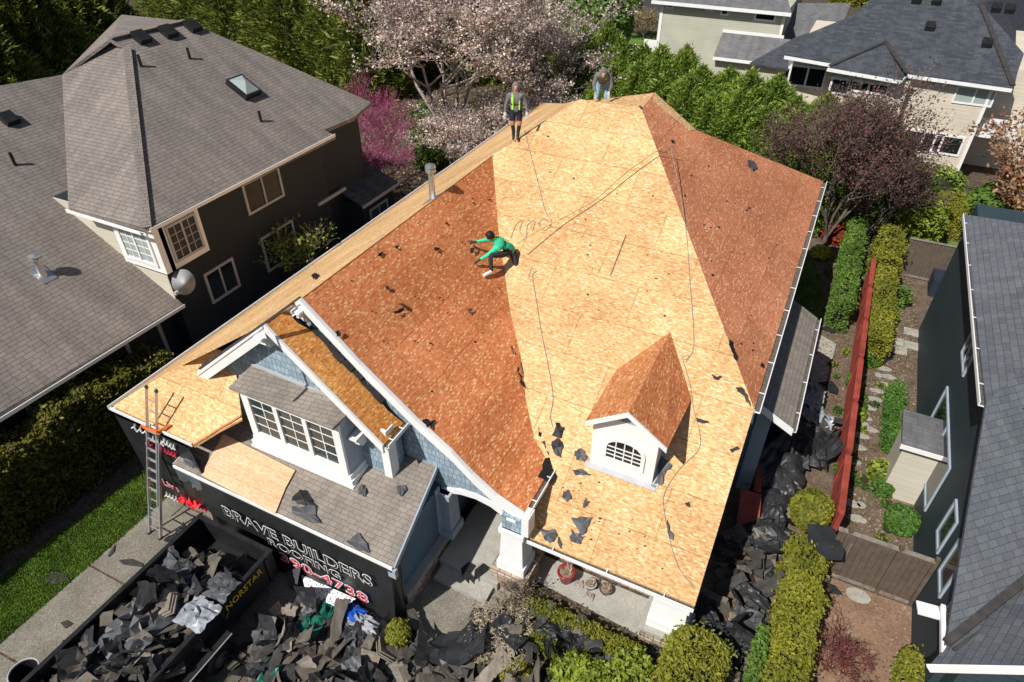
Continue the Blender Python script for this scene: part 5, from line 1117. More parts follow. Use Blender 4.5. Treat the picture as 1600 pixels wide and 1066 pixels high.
# ------------------------------------------------------------------ banners
def text_mesh(txt, size, off, mat, extr=.004, shear=0, spacing=1.0):
    cu = bpy.data.curves.new('lettering', 'FONT'); cu.body = txt; cu.size = size; cu.offset = off; cu.extrude = extr; cu.align_x = 'LEFT'; cu.shear = shear; cu.resolution_u = 3; cu.space_character = spacing
    o = bpy.data.objects.new('tmp', cu); COL.objects.link(o); dg = bpy.context.evaluated_depsgraph_get(); me = bpy.data.meshes.new_from_object(o.evaluated_get(dg)); bpy.data.objects.remove(o)
    me.materials.clear(); me.materials.append(mat); return me
def lettering(par, txt, p0, ux, uz, h, out, base, outline, fill, off=.02, width=None, spacing=1.05):
    """text whose baseline starts at p0, running along ux, upright along uz, raised along out"""
    for k_, (of, mt, lift) in enumerate(((off, outline, .006), (-off*.15, fill, .016))):
        me = text_mesh(txt, 1.0, of, M[mt], .001, 0, spacing)
        v = np.empty(len(me.vertices)*3); me.vertices.foreach_get('co', v); v = v.reshape(-1, 3)
        if k_ == 0: wd = v[:, 0].max(); 
        sx = (width/wd) if width else h
        W = np.array(p0)+np.outer(v[:, 0]*sx, ux)+np.outer(v[:, 1]*h/.72, uz)+np.outer(v[:, 2]+lift, out)-np.array(base)
        me.vertices.foreach_set('co', W.reshape(-1)); me.update()
        o = bpy.data.objects.new('lettering', me); COL.objects.link(o); o.parent = par; o.matrix_parent_inverse = Matrix.Identity(4)
def cloth_sheet(corners, nx, ny, amp, seed, out):
    """bilinear sheet with folds"""
    a, b, c, d = [np.array(q, float) for q in corners]; k = np.random.default_rng(seed); ph = k.uniform(0, 6, 6); V = []; out = np.array(out, float)
    for j in range(ny+1):
        v = j/ny
        for i in range(nx+1):
            u = i/nx; p_ = (a*(1-u)+b*u)*(1-v)+(d*(1-u)+c*u)*v
            f = (math.sin(9*u+3*v+ph[0])+.6*math.sin(19*u-6*v+ph[1])+.4*math.sin(33*u+9*v+ph[2]))*amp*v
            V.append(p_+out*f)
    F = [(j*(nx+1)+i, j*(nx+1)+i+1, (j+1)*(nx+1)+i+1, (j+1)*(nx+1)+i) for j in range(ny) for i in range(nx)]
    m = MB(); m.add(V, F); m.add([v-out*.006 for v in V], [f[::-1] for f in F]); return m
byy = gA[1]-.06
ban = empty('banner', (-9, byy, 0), 'large black vinyl banner with outlined lettering hanging from the garage eave', 'banner')
zt_ = gB[2]-.12
m = cloth_sheet([(gA[0]+.9, byy, zt_), (gB[0]-.02, byy, zt_), (gB[0]-.15, byy-.05, .1), (gA[0]+.9, byy-.10, .1)], 60, 18, .05, 3, (0, -1, 0)); part(m, 'vinyl_sheet', M['banner'], ban, True)
m = MB(); m.box(gA[0]+.9, byy-.02, zt_-.03, gB[0], byy+.015, zt_+.02); part(m, 'hem', M['banner'], ban)
m = MB(); m.slab([(gB[0]-.04, byy, zt_), (gB[0]+.0, byy+.3, zt_-.1), (gB[0]-.05, byy+.25, .12), (gB[0]-.16, byy-.05, .1)], .01, (1, 0, 0)); part(m, 'vinyl_sheet', M['banner'], ban)
def brow(txt, x0, x1, zb_, h, outl, fill): lettering(ban, txt, (x0, byy-.115, zb_), (1, 0, 0), (0, 0, 1), h, (0, -1, 0), (-9, byy, 0), outl, fill, .034, x1-x0)
brow('BRAVE BUILDERS', -11.35, -6.75, 1.56, .40, 'white', 'banner')
brow('ROOFING', -10.0, -7.75, 1.16, .30, 'white', 'banner')
brow('390-4738', -9.75, -7.0, .68, .38, 'white', 'pink')
m = cloth_sheet([PY(470, 898, byy-.12), PY(558, 936, byy-.12), PY(545, 948, byy-.45), PY(505, 948, byy-.55), PY(480, 925, byy-.5)][:1]+[PY(556, 936, byy-.12), PY(535, 950, byy-.45), PY(482, 932, byy-.45)], 10, 6, .02, 5, (0, -1, 0)); one(m, 'patterned_cloth', M['speck'], 'white cloth with black specks draped over the foot of the banner', 'cloth', smooth=True)
k = MB(); kk2 = 0
m = cloth_sheet([PY(445, 895, byy-.18), PY(470, 885, byy-.18), PY(462, 930, byy-.4), PY(450, 915, byy-.4)], 6, 6, .03, 6, (0, -1, 0)); one(m, 'grey_cloth', M['paperg'], 'crumpled grey-blue cloth hanging left of the speckled cloth', 'cloth', smooth=True)
yb2_ = 6.80
ban2 = empty('banner', (-14, yb2_, 0), 'black banner with white and pink writing hanging behind the ladder', 'banner', None)
zt2 = ZW-.12
m = cloth_sheet([(-15.15, yb2_, zt2), (-12.42, yb2_, zt2), (-12.7, yb2_-.05, .75), (-14.75, yb2_-.05, .02)], 30, 16, .03, 9, (0, -1, 0)); part(m, 'vinyl_sheet', M['banner'], ban2, True)
m = cloth_sheet([(-15.2, yb2_+.9, zt2), (-15.15, yb2_, zt2), (-14.75, yb2_-.05, .02), (-15.1, yb2_+.7, .1)], 14, 14, .05, 12, (-1, 0, 0)); part(m, 'vinyl_sheet', M['banner'], ban2, True)
m = cloth_sheet([(-12.42, yb2_, zt2), (gA[0]+.95, byy+.1, zt2-.45), (gA[0]+.95, byy-.0, .3), (-12.7, yb2_-.05, .75)], 14, 14, .05, 14, (0, -1, 0)); part(m, 'vinyl_sheet', M['banner'], ban2, True)
def scrawl(pts, mat, r=.022):
    m = MB(); P_ = [PY(a, b, yb2_-.07) for a, b in pts]; m.tube(P_, r, 5); o = part(m, 'lettering', M[mat], ban2)
def squig(x0, y0, x1, y1, n, amp, mat):
    rr = random.Random(int(x0)); pts = []
    for i in range(n*4+1):
        t = i/(n*4); ph = i*math.pi/2; pts.append((x0+(x1-x0)*t+math.sin(ph*1.0)*amp*.45, y0+(y1-y0)*t+math.cos(ph)*amp*rr.uniform(.6, 1.2)))
    scrawl(pts, mat)
squig(206, 666, 232, 676, 3, 5, 'white'); squig(236, 684, 256, 694, 3, 4, 'white'); squig(254, 688, 274, 700, 4, 4.5, 'white'); squig(228, 689, 248, 702, 3, 4, 'pink'); squig(256, 703, 276, 712, 4, 4, 'pink')
lettering(ban2, 'Live', PY(256, 757, yb2_-.07), (1, 0, 0), (0, 0, 1), .26, (0, -1, 0), (-14, yb2_, 0), 'white', 'pink', .03, .62)
squig(258, 772, 278, 780, 4, 4, 'white')
m = cloth_sheet([PZ(268, 723, 2.5), PZ(316, 744, 2.4), PZ(318, 768, 2.0), PZ(282, 748, 2.0)], 10, 6, .05, 21, (0, -1, 0)); one(m, 'printed_cloth', M['paperg'], 'folded white and grey printed banner corner under the garage gutter', 'banner', smooth=True)
m = MB(); k = rng_pts(1); c = PZ(306, 776, .6)
def crumple(c, rx, ry, rz, seed, res=14, rough=.35):
    k = np.random.default_rng(seed); m = MB(); V = []
    n1, n2 = res, res
    for j in range(n2+1):
        for i in range(n1+1):
            u, v = i/n1*2-1, j/n2*2-1; f = max(0, 1-(u*u+v*v)*.55)
            V.append((c[0]+u*rx+k.normal(0, rx*.06), c[1]+v*ry+k.normal(0, ry*.06), c[2]+rz*f*(.55+rough*k.normal(0, 1))+.01))
    F = [(j*(n1+1)+i, j*(n1+1)+i+1, (j+1)*(n1+1)+i+1, (j+1)*(n1+1)+i) for j in range(n2) for i in range(n1)]
    m.add(V, F); return m
def drape(c, rx, ry, rz, seed, res=26):
    k = np.random.default_rng(seed); m = MB(); V = []; W_ = [(k.uniform(-4, 4), k.uniform(-4, 4), k.uniform(0, 6.28), k.uniform(.3, 1)) for _ in range(7)]
    ed = k.uniform(.75, 1.15, 24)
    for j in range(res+1):
        for i in range(res+1):
            u, v = i/res*2-1, j/res*2-1; th = math.atan2(v, u)/6.2832*24; e_ = ed[int(th) % 24]*(1-(th % 1))+ed[(int(math.floor(th))+1) % 24]*(th % 1)
            f = max(0, 1-max(abs(u), abs(v))**3); cr = sum(a_*abs(math.sin(p_*u+q_*v+o_)) for p_, q_, o_, a_ in W_)/4.2
            V.append((c[0]+u*rx*e_, c[1]+v*ry*e_, max(.02, c[2]*.35+rz*(.25+.9*f*cr)+k.normal(0, .008))))
    n_ = res+1; m.add(V, [(j*n_+i, j*n_+i+1, (j+1)*n_+i+1, (j+1)*n_+i) for j in range(res) for i in range(res)]); return m
m = crumple(c, .38, .35, .3, 5); one(m, 'red_cloth', M['redc'], 'crumpled bright red cloth beside the ladder foot', 'cloth')
m = crumple(PZ(322, 790, .4), .15, .2, .25, 6, 8); one(m, 'pink_cloth', M['pink'], 'scrap of pink and white cloth below the red cloth', 'cloth')

# plywood sheets resting on the garage roof
pw = [PL(348, 678, PGAR, .05), PL(461, 737, PGAR, .05), PL(440, 770, PGAR, .05), PL(318, 708, PGAR, .05)]
pw = [PL(*q, PGAR, .06) for q in ((349, 678), (461, 735), (446, 762), (333, 706))]; m = MB(); m.slab(pw, .02); one(m, 'plywood_sheet', M['plywood'], 'upper of two pale plywood sheets lying on the garage roof', 'plywood sheet')
pw = [PL(*q, PGAR, .05) for q in ((333, 706.5), (446, 762.5), (430, 802), (314, 742))]; m = MB(); m.slab(pw, .02); one(m, 'plywood_sheet', M['plywood'], 'lower plywood sheet overhanging the garage eave above the banner', 'plywood sheet')

# ------------------------------------------------------------------ dump trailer
tr = empty('dump_trailer', (-10.8, 3, 0), 'black dump trailer heaped with torn shingles on the driveway', 'trailer')
tx0, tx1, ty0, ty1, tzf, tzr = -12.0, -9.62, -1.2, 6.15, .65, 1.42
m = MB(); m.box(tx0+.05, ty0, tzf-.1, tx1-.05, ty1-.05, tzf); part(m, 'bed', M['black'], tr)
for (a, b, c_, d_) in ((tx0, ty0, tx0+.05, ty1), (tx1-.05, ty0, tx1, ty1), (tx0+.05, ty1-.06, tx1-.05, ty1)):
    m = MB(); m.box(a, b, tzf-.12, c_, d_, tzr); part(m, 'side_wall', M['black'], tr)
m = MB(); m.box(tx0-.03, ty0, tzr, tx0+.08, ty1+.02, tzr+.05); m.box(tx1-.08, ty0, tzr, tx1+.03, ty1+.02, tzr+.05); m.box(tx0+.08, ty1-.09, tzr, tx1-.08, ty1+.02, tzr+.05); part(m, 'top_rail', M['black'], tr)
for yy in (.2, 1.4, 2.6, 4.45, 5.9):
    m = MB(); m.box(tx1+.001, yy-.04, tzf-.1, tx1+.05, yy+.04, tzr-.01); part(m, 'stake', M['black'], tr)
m = MB(); m.box(tx0+.4, ty0-1, .42, tx0+.5, ty1-.1, .54); m.box(tx1-.5, ty0-1, .42, tx1-.4, ty1-.1, .54); m.box(tx1+.05, 2.2, .86, tx1+.36, 4.6, .90); part(m, 'frame', M['black'], tr)
for yy in (3.0, 3.9):
    m = MB(); rot = Matrix.Rotation(math.pi/2, 3, 'Y'); m.lathe((tx1+.08, yy, .38), [(.16, 0), (.34, 0), (.38, .04), (.38, .18), (.34, .22), (.20, .22), (.18, .19)], 24, rot); wh = part(m, 'wheel', M['black'], tr)
    m = MB(); m.lathe((tx1+.27, yy, .38), [(.19, 0), (.19, .02), (.08, .035), (.05, .05)], 18, rot); sub(m, 'rim', M['gutterin'], wh)
m = MB(); m.tube([(tx1+.38, 1.2, .92), (tx1+.38, 4.3, .92)], .012, 5); part(m, 'trim_line', M['greytrim'], tr)
M['yellow'] = plain('yellow_letters', (.75, .55, .05), .5, .1)
lettering(tr, 'NORSTAR', (tx1+.012, 4.58, 1.13), (0, 1, 0), (0, 0, 1), .20, (1, 0, 0), (-10.8, 3, 0), 'yellow', 'yellow', .01, 1.15)
hp = MB(); k = np.random.default_rng(4); nx, ny = 16, 44; V = []
for j in range(ny+1):
    for i in range(nx+1):
        u, v = i/nx, j/ny; x_ = tx0+.06+(tx1-tx0-.12)*u; y_ = ty0+(ty1-ty0-.5)*v
        V.append((x_, y_, tzf+.12+.75*math.sin(math.pi*u)**.6*math.sin(math.pi*min(1, v*1.02+.02))**.4*(.75+.25*math.sin(v*9))+k.normal(0, .05)))
hp.add(V, [(j*(nx+1)+i, j*(nx+1)+i+1, (j+1)*(nx+1)+i+1, (j+1)*(nx+1)+i) for j in range(ny) for i in range(nx)])
one(hp, 'shingle_heap', M['deb2'], 'mass of crushed dark shingles filling the dump trailer', 'debris', kind='stuff')

# ------------------------------------------------------------------ torn shingles and felt
def proto_piece(kind, seed):
    k = np.random.default_rng(seed); m = MB()
    if kind == 'strip': L, Wd, nn = k.uniform(.55, .95), k.uniform(.22, .33), 6
    elif kind == 'chunk': L, Wd, nn = k.uniform(.22, .42), k.uniform(.2, .32), 3
    elif kind == 'felt': L, Wd, nn = k.uniform(.5, 1.1), k.uniform(.35, .7), 7
    else: L, Wd, nn = .5, .3, 3
    if kind == 'stack':
        for q in range(3): 
            a = k.uniform(-.12, .12); m.obox((k.normal(0, .02), k.normal(0, .02), .02+q*.035), (L*.5*math.cos(a), L*.5*math.sin(a), 0), (-Wd*.5*math.sin(a), Wd*.5*math.cos(a), 0), (0, 0, .012))
        return m
    cur = k.uniform(-.9, .9)*(1.8 if kind == 'felt' else 1.1); ny = 5 if kind == 'felt' else 3; nn = nn+3; V = []
    ed = k.uniform(.72, 1, (nn+1, 2)); tw = k.uniform(-.5, .5)
    for i in range(nn+1):
        t = i/nn-.5
        for j in range(ny+1):
            s_ = (j/ny-.5)*(ed[i, 0] if j < ny/2 else ed[i, 1])
            z_ = cur*t*t*L+tw*t*s_*L+(k.normal(0, .022) if kind == 'felt' else k.normal(0, .006))
            V.append((t*L+(k.normal(0, .02) if kind != 'strip' else 0), s_*Wd, z_+.03))
    F = [(i*(ny+1)+j, (i+1)*(ny+1)+j, (i+1)*(ny+1)+j+1, i*(ny+1)+j+1) for i in range(nn) for j in range(ny)]
    m.add(V, F); m.add([(x_, y_, z_-.012) for x_, y_, z_ in V], [f[::-1] for f in F])
    return m
PM = {}
for kind, mats in (('strip', ('deb1', 'deb2', 'deb3')), ('chunk', ('deb1', 'deb2', 'deb3')), ('stack', ('deb1', 'deb3')), ('felt', ('paper', 'paperg', 'deb4'))):
    for mt in mats:
        for s_ in range(3):
            q_ = proto_piece(kind, hash((kind, mt)) % 1000+s_*7 if False else (len(PM)*13+5)); me = bpy.data.meshes.new('torn_piece'); me.from_pydata(q_.v, [], q_.f); me.materials.append(M[mt]); me.update(); PM[(kind, mt, s_)] = me
def drop(name, key, loc, label, cat, group, tilt=.35, sc=1.0, normal=None, rz=None):
    o = bpy.data.objects.new(name, PM[key]); COL.objects.link(o); o.location = Vector([float(q) for q in loc])
    q_ = Matrix.Rotation(RR.uniform(0, 6.283) if rz is None else rz, 4, 'Z')
    t_ = Matrix.Rotation(RR.gauss(0, tilt), 4, 'X') @ Matrix.Rotation(RR.gauss(0, tilt), 4, 'Y')
    if normal is not None: t_ = Vector(normal).to_track_quat('Z', 'Y').to_matrix().to_4x4() @ Matrix.Rotation(0, 4, 'X'); o.rotation_euler = (t_ @ q_).to_euler()
    else: o.rotation_euler = (q_ @ t_).to_euler()
    o.scale = (sc,)*3; tag(o, label, cat, group); return o
RR = random.Random(99)
def pick(w_):
    r_ = RR.random(); a = 0
    for (k_, ms), p_ in w_:
        a += p_
        if r_ <= a: return (k_, RR.choice(ms), RR.randrange(3))
    return (k_, RR.choice(ms), RR.randrange(3))
WT = [(('strip', ('deb1', 'deb1', 'deb2', 'deb3')), .52), (('chunk', ('deb1', 'deb3', 'deb2')), .18), (('stack', ('deb1', 'deb3')), .10), (('felt', ('paper', 'paper', 'paperg', 'deb4')), .20)]
KL = {'strip': ('shingle_strip', 'shingle strip'), 'chunk': ('shingle_piece', 'shingle piece'), 'stack': ('shingle_stack', 'shingle stack'), 'felt': ('felt_scrap', 'roofing felt')}
ML = {'deb1': 'brown', 'deb2': 'dark grey', 'deb3': 'tan', 'paper': 'black', 'paperg': 'grey', 'deb4': 'deep black'}
def scatter(n, fn_pos, where, group, sc=(.6, 1.5), tilt=.38, wt=WT):
    for i in range(n):
        key = pick(wt); nm, ct = KL[key[0]]
        ps = fn_pos(); wh = where
        if 'trailer' in where and 'heap' in where: wh = 'in the dump trailer, '+('near the back wall' if ps[1] > 4.6 else 'in the middle' if ps[1] > 3.0 else 'near its front')+(', left side' if ps[0] < -10.8 else ', right side')
        elif 'driveway' in where: wh = 'on the driveway'+(' in front of the banner' if ps[0] < -6.8 else ' in front of the porch steps' if ps[0] < -4.6 else ' near the dry shrub')
        drop(nm, key, ps, 'loose %s %s %s' % (ML[key[1]], ct, wh), ct, '%s %s %s' % (ML[key[1]], ct, group), tilt, RR.uniform(*sc))
def trailer_pos():
    u, v = RR.random(), RR.random(); x_ = tx0+.2+(tx1-tx0-.4)*u; y_ = 1.4+(ty1-.7-1.4)*v
    vv = (y_-ty0)/(ty1-ty0-.5); return (x_, y_, tzf+.20+.75*math.sin(math.pi*u)**.6*math.sin(math.pi*min(1, vv*1.02+.02))**.4*(.75+.25*math.sin(vv*9))+RR.uniform(0, .10))
scatter(185, trailer_pos, 'on the heap in the dump trailer', 'in the dump trailer')
def poly_pos(poly, z0=.04, z1=.25):
    mn = [min(p[i] for p in poly) for i in (0, 1)]; mx = [max(p[i] for p in poly) for i in (0, 1)]
    def f():
        while True:
            x_, y_ = RR.uniform(mn[0], mx[0]), RR.uniform(mn[1], mx[1]); ins = False; j = len(poly)-1
            for i in range(len(poly)):
                if (poly[i][1] > y_) != (poly[j][1] > y_) and x_ < (poly[j][0]-poly[i][0])*(y_-poly[i][1])/(poly[j][1]-poly[i][1])+poly[i][0]: ins = not ins
                j = i
            if ins: return (x_, y_, RR.uniform(z0, z1))
    return f
fp = [g2(440, 950), g2(520, 985), g2(600, 1003), g2(660, 985), g2(720, 1030), g2(800, 1010), g2(860, 1066), g2(700, 1100), g2(430, 1120), g2(350, 1060)]
scatter(165, poly_pos(fp, .03, .32), 'in the debris spread over the driveway', 'on the driveway')
fp2 = [g2(455, 945), g2(500, 962), g2(500, 1000), g2(440, 1066), g2(380, 1066), g2(420, 950)]
scatter(50, poly_pos(fp2, .1, .4), 'on the pile beside the trailer wheels', 'beside the trailer wheels')
sp_ = [g2(1100, 930), g2(1150, 850), g2(1175, 790), g2(1260, 740), g2(1240, 830), g2(1200, 920), g2(1180, 1066), g2(1150, 1066)]
WT2 = [(('strip', ('deb1', 'deb2', 'deb2')), .42), (('chunk', ('deb1', 'deb3', 'deb2')), .28), (('felt', ('paper', 'paperg', 'deb4')), .30)]
scatter(100, poly_pos([(.55, 8.6), (1.45, 8.6), (1.55, 10.5), (1.6, 13.2), (1.9, 14.2), (1.1, 14.2), (.55, 13.8), (.15, 12.5), (.15, 10.5)], .04, .4), 'in the side yard beside the porch', 'in the side yard', wt=WT2)
scatter(22, poly_pos([(.95, 16.8), (2.5, 16.5), (2.5, 18.5), (1.3, 19.0)], .05, .4), 'at the end of the low side roof', 'beyond the side roof', wt=WT2)
scatter(26, poly_pos([(-4.0, 7.0), (-1.0, 7.2), (-.6, 8.0), (-3.8, 8.4)], .35, .6), 'caught on the low front hedges', 'on the front hedges', (.6, .9), wt=WT2)
# large sheets of underlay crumpled in the side yard
for i, (px, py, z_, rx, ry, rz, mt, lbl) in enumerate(((1215, 735, .3, .7, .9, .7, 'paper', 'large crumpled sheet of black underlay beside the red fence'), (1245, 690, .4, .75, .8, .8, 'paper', 'crumpled black underlay heaped at the foot of the low side roof'), (1205, 790, .2, .5, .6, .5, 'paper', 'black underlay sheet folded beside the broken red panel'), (1195, 720, .5, .35, .9, .5, 'paperg', 'grey sheet of underlay leaning against the blue side wall'), (1262, 620, .4, .5, .6, .5, 'film', 'shiny silver film crumpled beyond the low side roof'), (1275, 655, .3, .5, .35, .4, 'film', 'second heap of silver film by the red fence'), (1270, 700, .3, .45, .7, .6, 'paper', 'black underlay bunched up against the red fence'), (1200, 840, .2, .6, .6, .35, 'paper', 'flattened black underlay in the shade of the porch side'))):
    m = (crumple(PZ(px, py, z_), rx, ry, rz, 40+i, 12, .3) if mt == 'film' else drape(PZ(px, py, z_), rx*1.15, ry*1.1, rz, 40+i)); one(m, 'underlay_sheet', M[mt], lbl, 'underlay')
for i, (px, py, rx, ry, rz, z_, mt, lbl) in enumerate(((215, 985, .55, .75, .35, 1.35, 'paperg', 'large grey underlay sheet on the near part of the trailer heap'), (310, 960, .4, .35, .2, 1.55, 'film', 'crumpled shiny film among the trailer debris'), (345, 918, .35, .3, .12, 1.6, 'paperg', 'pale grey scuffed sheet at the trailer wall'), (285, 830, .4, .3, .25, .5, 'black', 'black plastic bag between ladder and trailer'), (500, 960, .3, .6, .2, .3, 'tarp', 'green tarp half buried in the driveway debris'), (560, 985, .35, .5, .3, .3, 'paper', 'black felt sheet in front of the banner foot'), (425, 1045, .25, .45, .2, .25, 'tarp', 'green tarp strip at the bottom edge of the driveway debris'), (745, 985, .35, .5, .5, .25, 'paper', 'curled black felt sheet beside the dry beige shrub'), (860, 985, .5, .35, .3, .5, 'paper', 'black felt sheet thrown over the low front hedge'), (905, 990, .6, .3, .3, .45, 'paper', 'black felt sheet above the yellow-green laurel'), (1030, 1010, .25, .4, .15, .3, 'paper', 'black felt sheet beside the porch corner pedestal'), (545, 955, .4, .2, .15, .3, 'bluepl', 'bright blue plastic under the banner foot'), (570, 975, .45, .2, .2, .25, 'film', 'crumpled clear film beside the blue plastic'))):
    m = (crumple(PZ(px, py, z_), rx, ry, rz, 60+i, 9, .3) if mt in ('film', 'bluepl', 'tarp') or z_ > 1 else drape(PZ(px, py, z_), rx, ry, rz, 60+i)); one(m, 'underlay_sheet' if mt in ('paper', 'paperg') else 'plastic_sheet', M[mt], lbl, 'sheet')
m = MB(); c = [PZ(*q, 1.42) for q in ((1262, 818), (1300, 822), (1320, 860), (1316, 875), (1290, 874), (1262, 845))]; m.slab(c, .015); one(m, 'felt_sheet', M['paper'], 'black felt sheet lying over the hedge block next to the brown gate', 'roofing felt')
m = MB(); c = [PZ(*q, .06) for q in ((1293, 910), (1305, 915), (1318, 930), (1300, 928))]; m.slab(c, .012); one(m, 'felt_sheet', M['paper'], 'small black felt sheet on the soil in front of the brown gate', 'roofing felt')
for i, (pts, mt, lbl) in enumerate(((((185, 875), (205, 873), (222, 880), (224, 886), (205, 884), (193, 882)), 'deb2', 'dark torn felt scrap lying across the driveway'), (((70, 905), (80, 893), (100, 896), (108, 905), (90, 912), (75, 914)), 'deb2', 'dark torn felt scrap on the lawn'), (((94, 973), (104, 969), (113, 975), (102, 982)), 'deb2', 'small dark scrap low on the driveway'), (((168, 868), (180, 850), (178, 862), (170, 870)), 'deb2', 'narrow dark scrap at the lawn edge of the driveway'))):
    m = MB(); m.slab([PZ(*q, .05) for q in pts], .012); one(m, 'felt_scrap', M[mt], lbl, 'roofing felt')
def post_pos(px, py, z): return PZ(px, py, z)
# bucket at the bottom left
p = PZ(48, 1062, .4); bk_ = empty('trash_can', (p[0], p[1], 0), 'round black trash can with a bag over its rim at the bottom left', 'trash can')
m = MB(); m.lathe((p[0], p[1], 0), [(.24, 0), (.30, .75), (.27, .75), (.22, .06)], 20); part(m, 'can_body', M['black'], bk_)
m = MB(); V_ = [(p[0]+.30*math.cos(t), p[1]+.30*math.sin(t), .76) for t in np.linspace(0, 6.283, 25)]; m.tube(V_, .02, 6, False); part(m, 'rim', M['greytrim'], bk_)
# pots on the porch walk
def pot(px, py, r, h, mat, label, dead=True):
    p = PZ(px, py, .03); po = empty('flower_pot', (p[0], p[1], .03), label, 'flower pot')
    m = MB(); m.lathe((p[0], p[1], .03), [(r*.68, 0), (r*.95, h*.75), (r*1.08, h*.86), (r*1.08, h), (r*.92, h), (r*.86, h*.8)], 20); part(m, 'pot_body', M[mat], po, True)
    m = MB(); m.lathe((p[0], p[1], .03), [(r*.86, h*.78), (r*.80, h*.9), (.02, h*.94)], 14); part(m, 'dry_soil', M['soil'], po)
    m = MB(); rr = random.Random(int(px))
    for i in range(14): a = rr.uniform(0, 6.28); m.tube([(p[0]+r*.4*math.cos(a), p[1]+r*.4*math.sin(a), .03+h*.9), (p[0]+r*rr.uniform(.6, .95)*math.cos(a+.6), p[1]+r*rr.uniform(.6, .95)*math.sin(a+.6), .03+h+rr.uniform(.03, .16))], .008, 4)
    part(m, 'dry_stems', M['twig'], po)
pot(884, 906, .22, .38, 'pot', 'red glazed pot of dry stems on the porch walk')
pot(922, 918, .15, .2, 'greytrim', 'small grey pot with a dead plant right of the red pot')
pot(946, 925, .16, .16, 'gate', 'small brown pot of dry stems, rightmost on the porch walk')
for i, (px, py) in enumerate(((905, 913), (930, 908), (920, 932))):
    m = crumple(PZ(px, py, .05), .12, .10, .08, 90+i, 5, .3); one(m, 'leaf_litter', M['barkp'], ('left', 'right', 'lower')[i]+' clump of dry leaves beside the small grey pot', 'dry leaves')
m = MB(); c = PZ(735, 885, .34); m.slab([PZ(*q, .36) for q in ((720, 888), (733, 878), (743, 884), (735, 895), (733, 912), (722, 900))], .02); m2 = MB(); m2.slab([PZ(*q, .36) for q in ((742, 890), (755, 880), (766, 888), (740, 908))], .02)
one(m, 'felt_scrap', M['deb4'], 'left dark felt scrap on the porch floor under the arch', 'roofing felt'); one(m2, 'felt_scrap', M['deb4'], 'right dark felt scrap on the porch floor under the arch', 'roofing felt')
# tools: ladder section / blue-grey chairs behind the side roof
def lounge(px, py, lbl, sc=1):
    p = PZ(px, py, .7); m = MB(); c = np.array(p)
    for dz in (0, -.12, -.24): m.tube([c+[-.45, .55, dz], c+[.05, -.05, dz], c+[.12, -.22, dz], c+[-.05, -.30, dz], c+[-.4, -.1, dz]], .03, 6)
    m.slab([c+[-.45, .5, -.05], c+[0, 0, -.05], c+[-.1, -.28, -.3], c+[-.5, .1, -.3]], .02); one(m, 'folded_awning', M['paperg'], lbl, 'metal frame')
lounge(1252, 528, 'grey-blue bent metal frame behind the low side roof'); lounge(1248, 565, 'second grey-blue bent frame, nearer the silver film')
m = MB(); m.slab([PZ(*q, .12) for q in ((1283, 512), (1310, 507), (1322, 513), (1300, 519))], .03); one(m, 'felt_scrap', M['paper'], 'black felt scrap on the path beside the red fence', 'roofing felt')
m = MB(); m.slab([PZ(*q, .12) for q in ((1278, 597), (1300, 595), (1310, 607), (1308, 615), (1296, 612), (1292, 603))], .03); one(m, 'felt_scrap', M['deb4'], 'bent dark felt scrap leaning by the red fence above the silver film', 'roofing felt')

# ------------------------------------------------------------------ scraps on the roofs
def scrap(pts, pl, mat, label, h=.02, curl=0, t=.008, cat='roofing felt'):
    rg = random.Random(int(pts[0][0]*7+pts[0][1])); q2 = []
    for i in range(len(pts)):
        a, b = pts[i], pts[(i+1) % len(pts)]; L_ = math.hypot(a[0]-b[0], a[1]-b[1]); q2.append(a)
        if L_ > 5:
            for t_ in ((.33, .66) if L_ > 9 else (.5,)): j_ = L_*.13; q2.append((a[0]+(b[0]-a[0])*t_+rg.uniform(-j_, j_), a[1]+(b[1]-a[1])*t_+rg.uniform(-j_, j_)))
    cx_, cy_ = sum(p[0] for p in q2)/len(q2), sum(p[1] for p in q2)/len(q2)
    m = MB(); R_ = [PL(a, b, pl, h+rg.uniform(0, .05)+(curl if rg.random() < .4 else 0)) for a, b in q2]; c_ = PL(cx_, cy_, pl, h+rg.uniform(-.01, .05)); n_ = len(R_)
    up_ = np.array([0, 0, t]); m.add(R_+[c_]+[q-up_ for q in R_]+[c_-up_], [(i, (i+1) % n_, n_) for i in range(n_)]+[(n_+1+(i+1) % n_, n_+1+i, 2*n_+1) for i in range(n_)]+[((i+1) % n_, i, n_+1+i, n_+1+(i+1) % n_) for i in range(n_)]); return one(m, 'felt_scrap', M[mat], label, cat)
GP = plane3(rake[2], rake[4], rake[2]+np.array([0, 1, 0]))
GL = plane3(rake[4], rake[6], rake[4]+np.array([0, 1, 0]))
GU = plane3(rake[0], rake[2], rake[0]+np.array([0, 1, 0]))
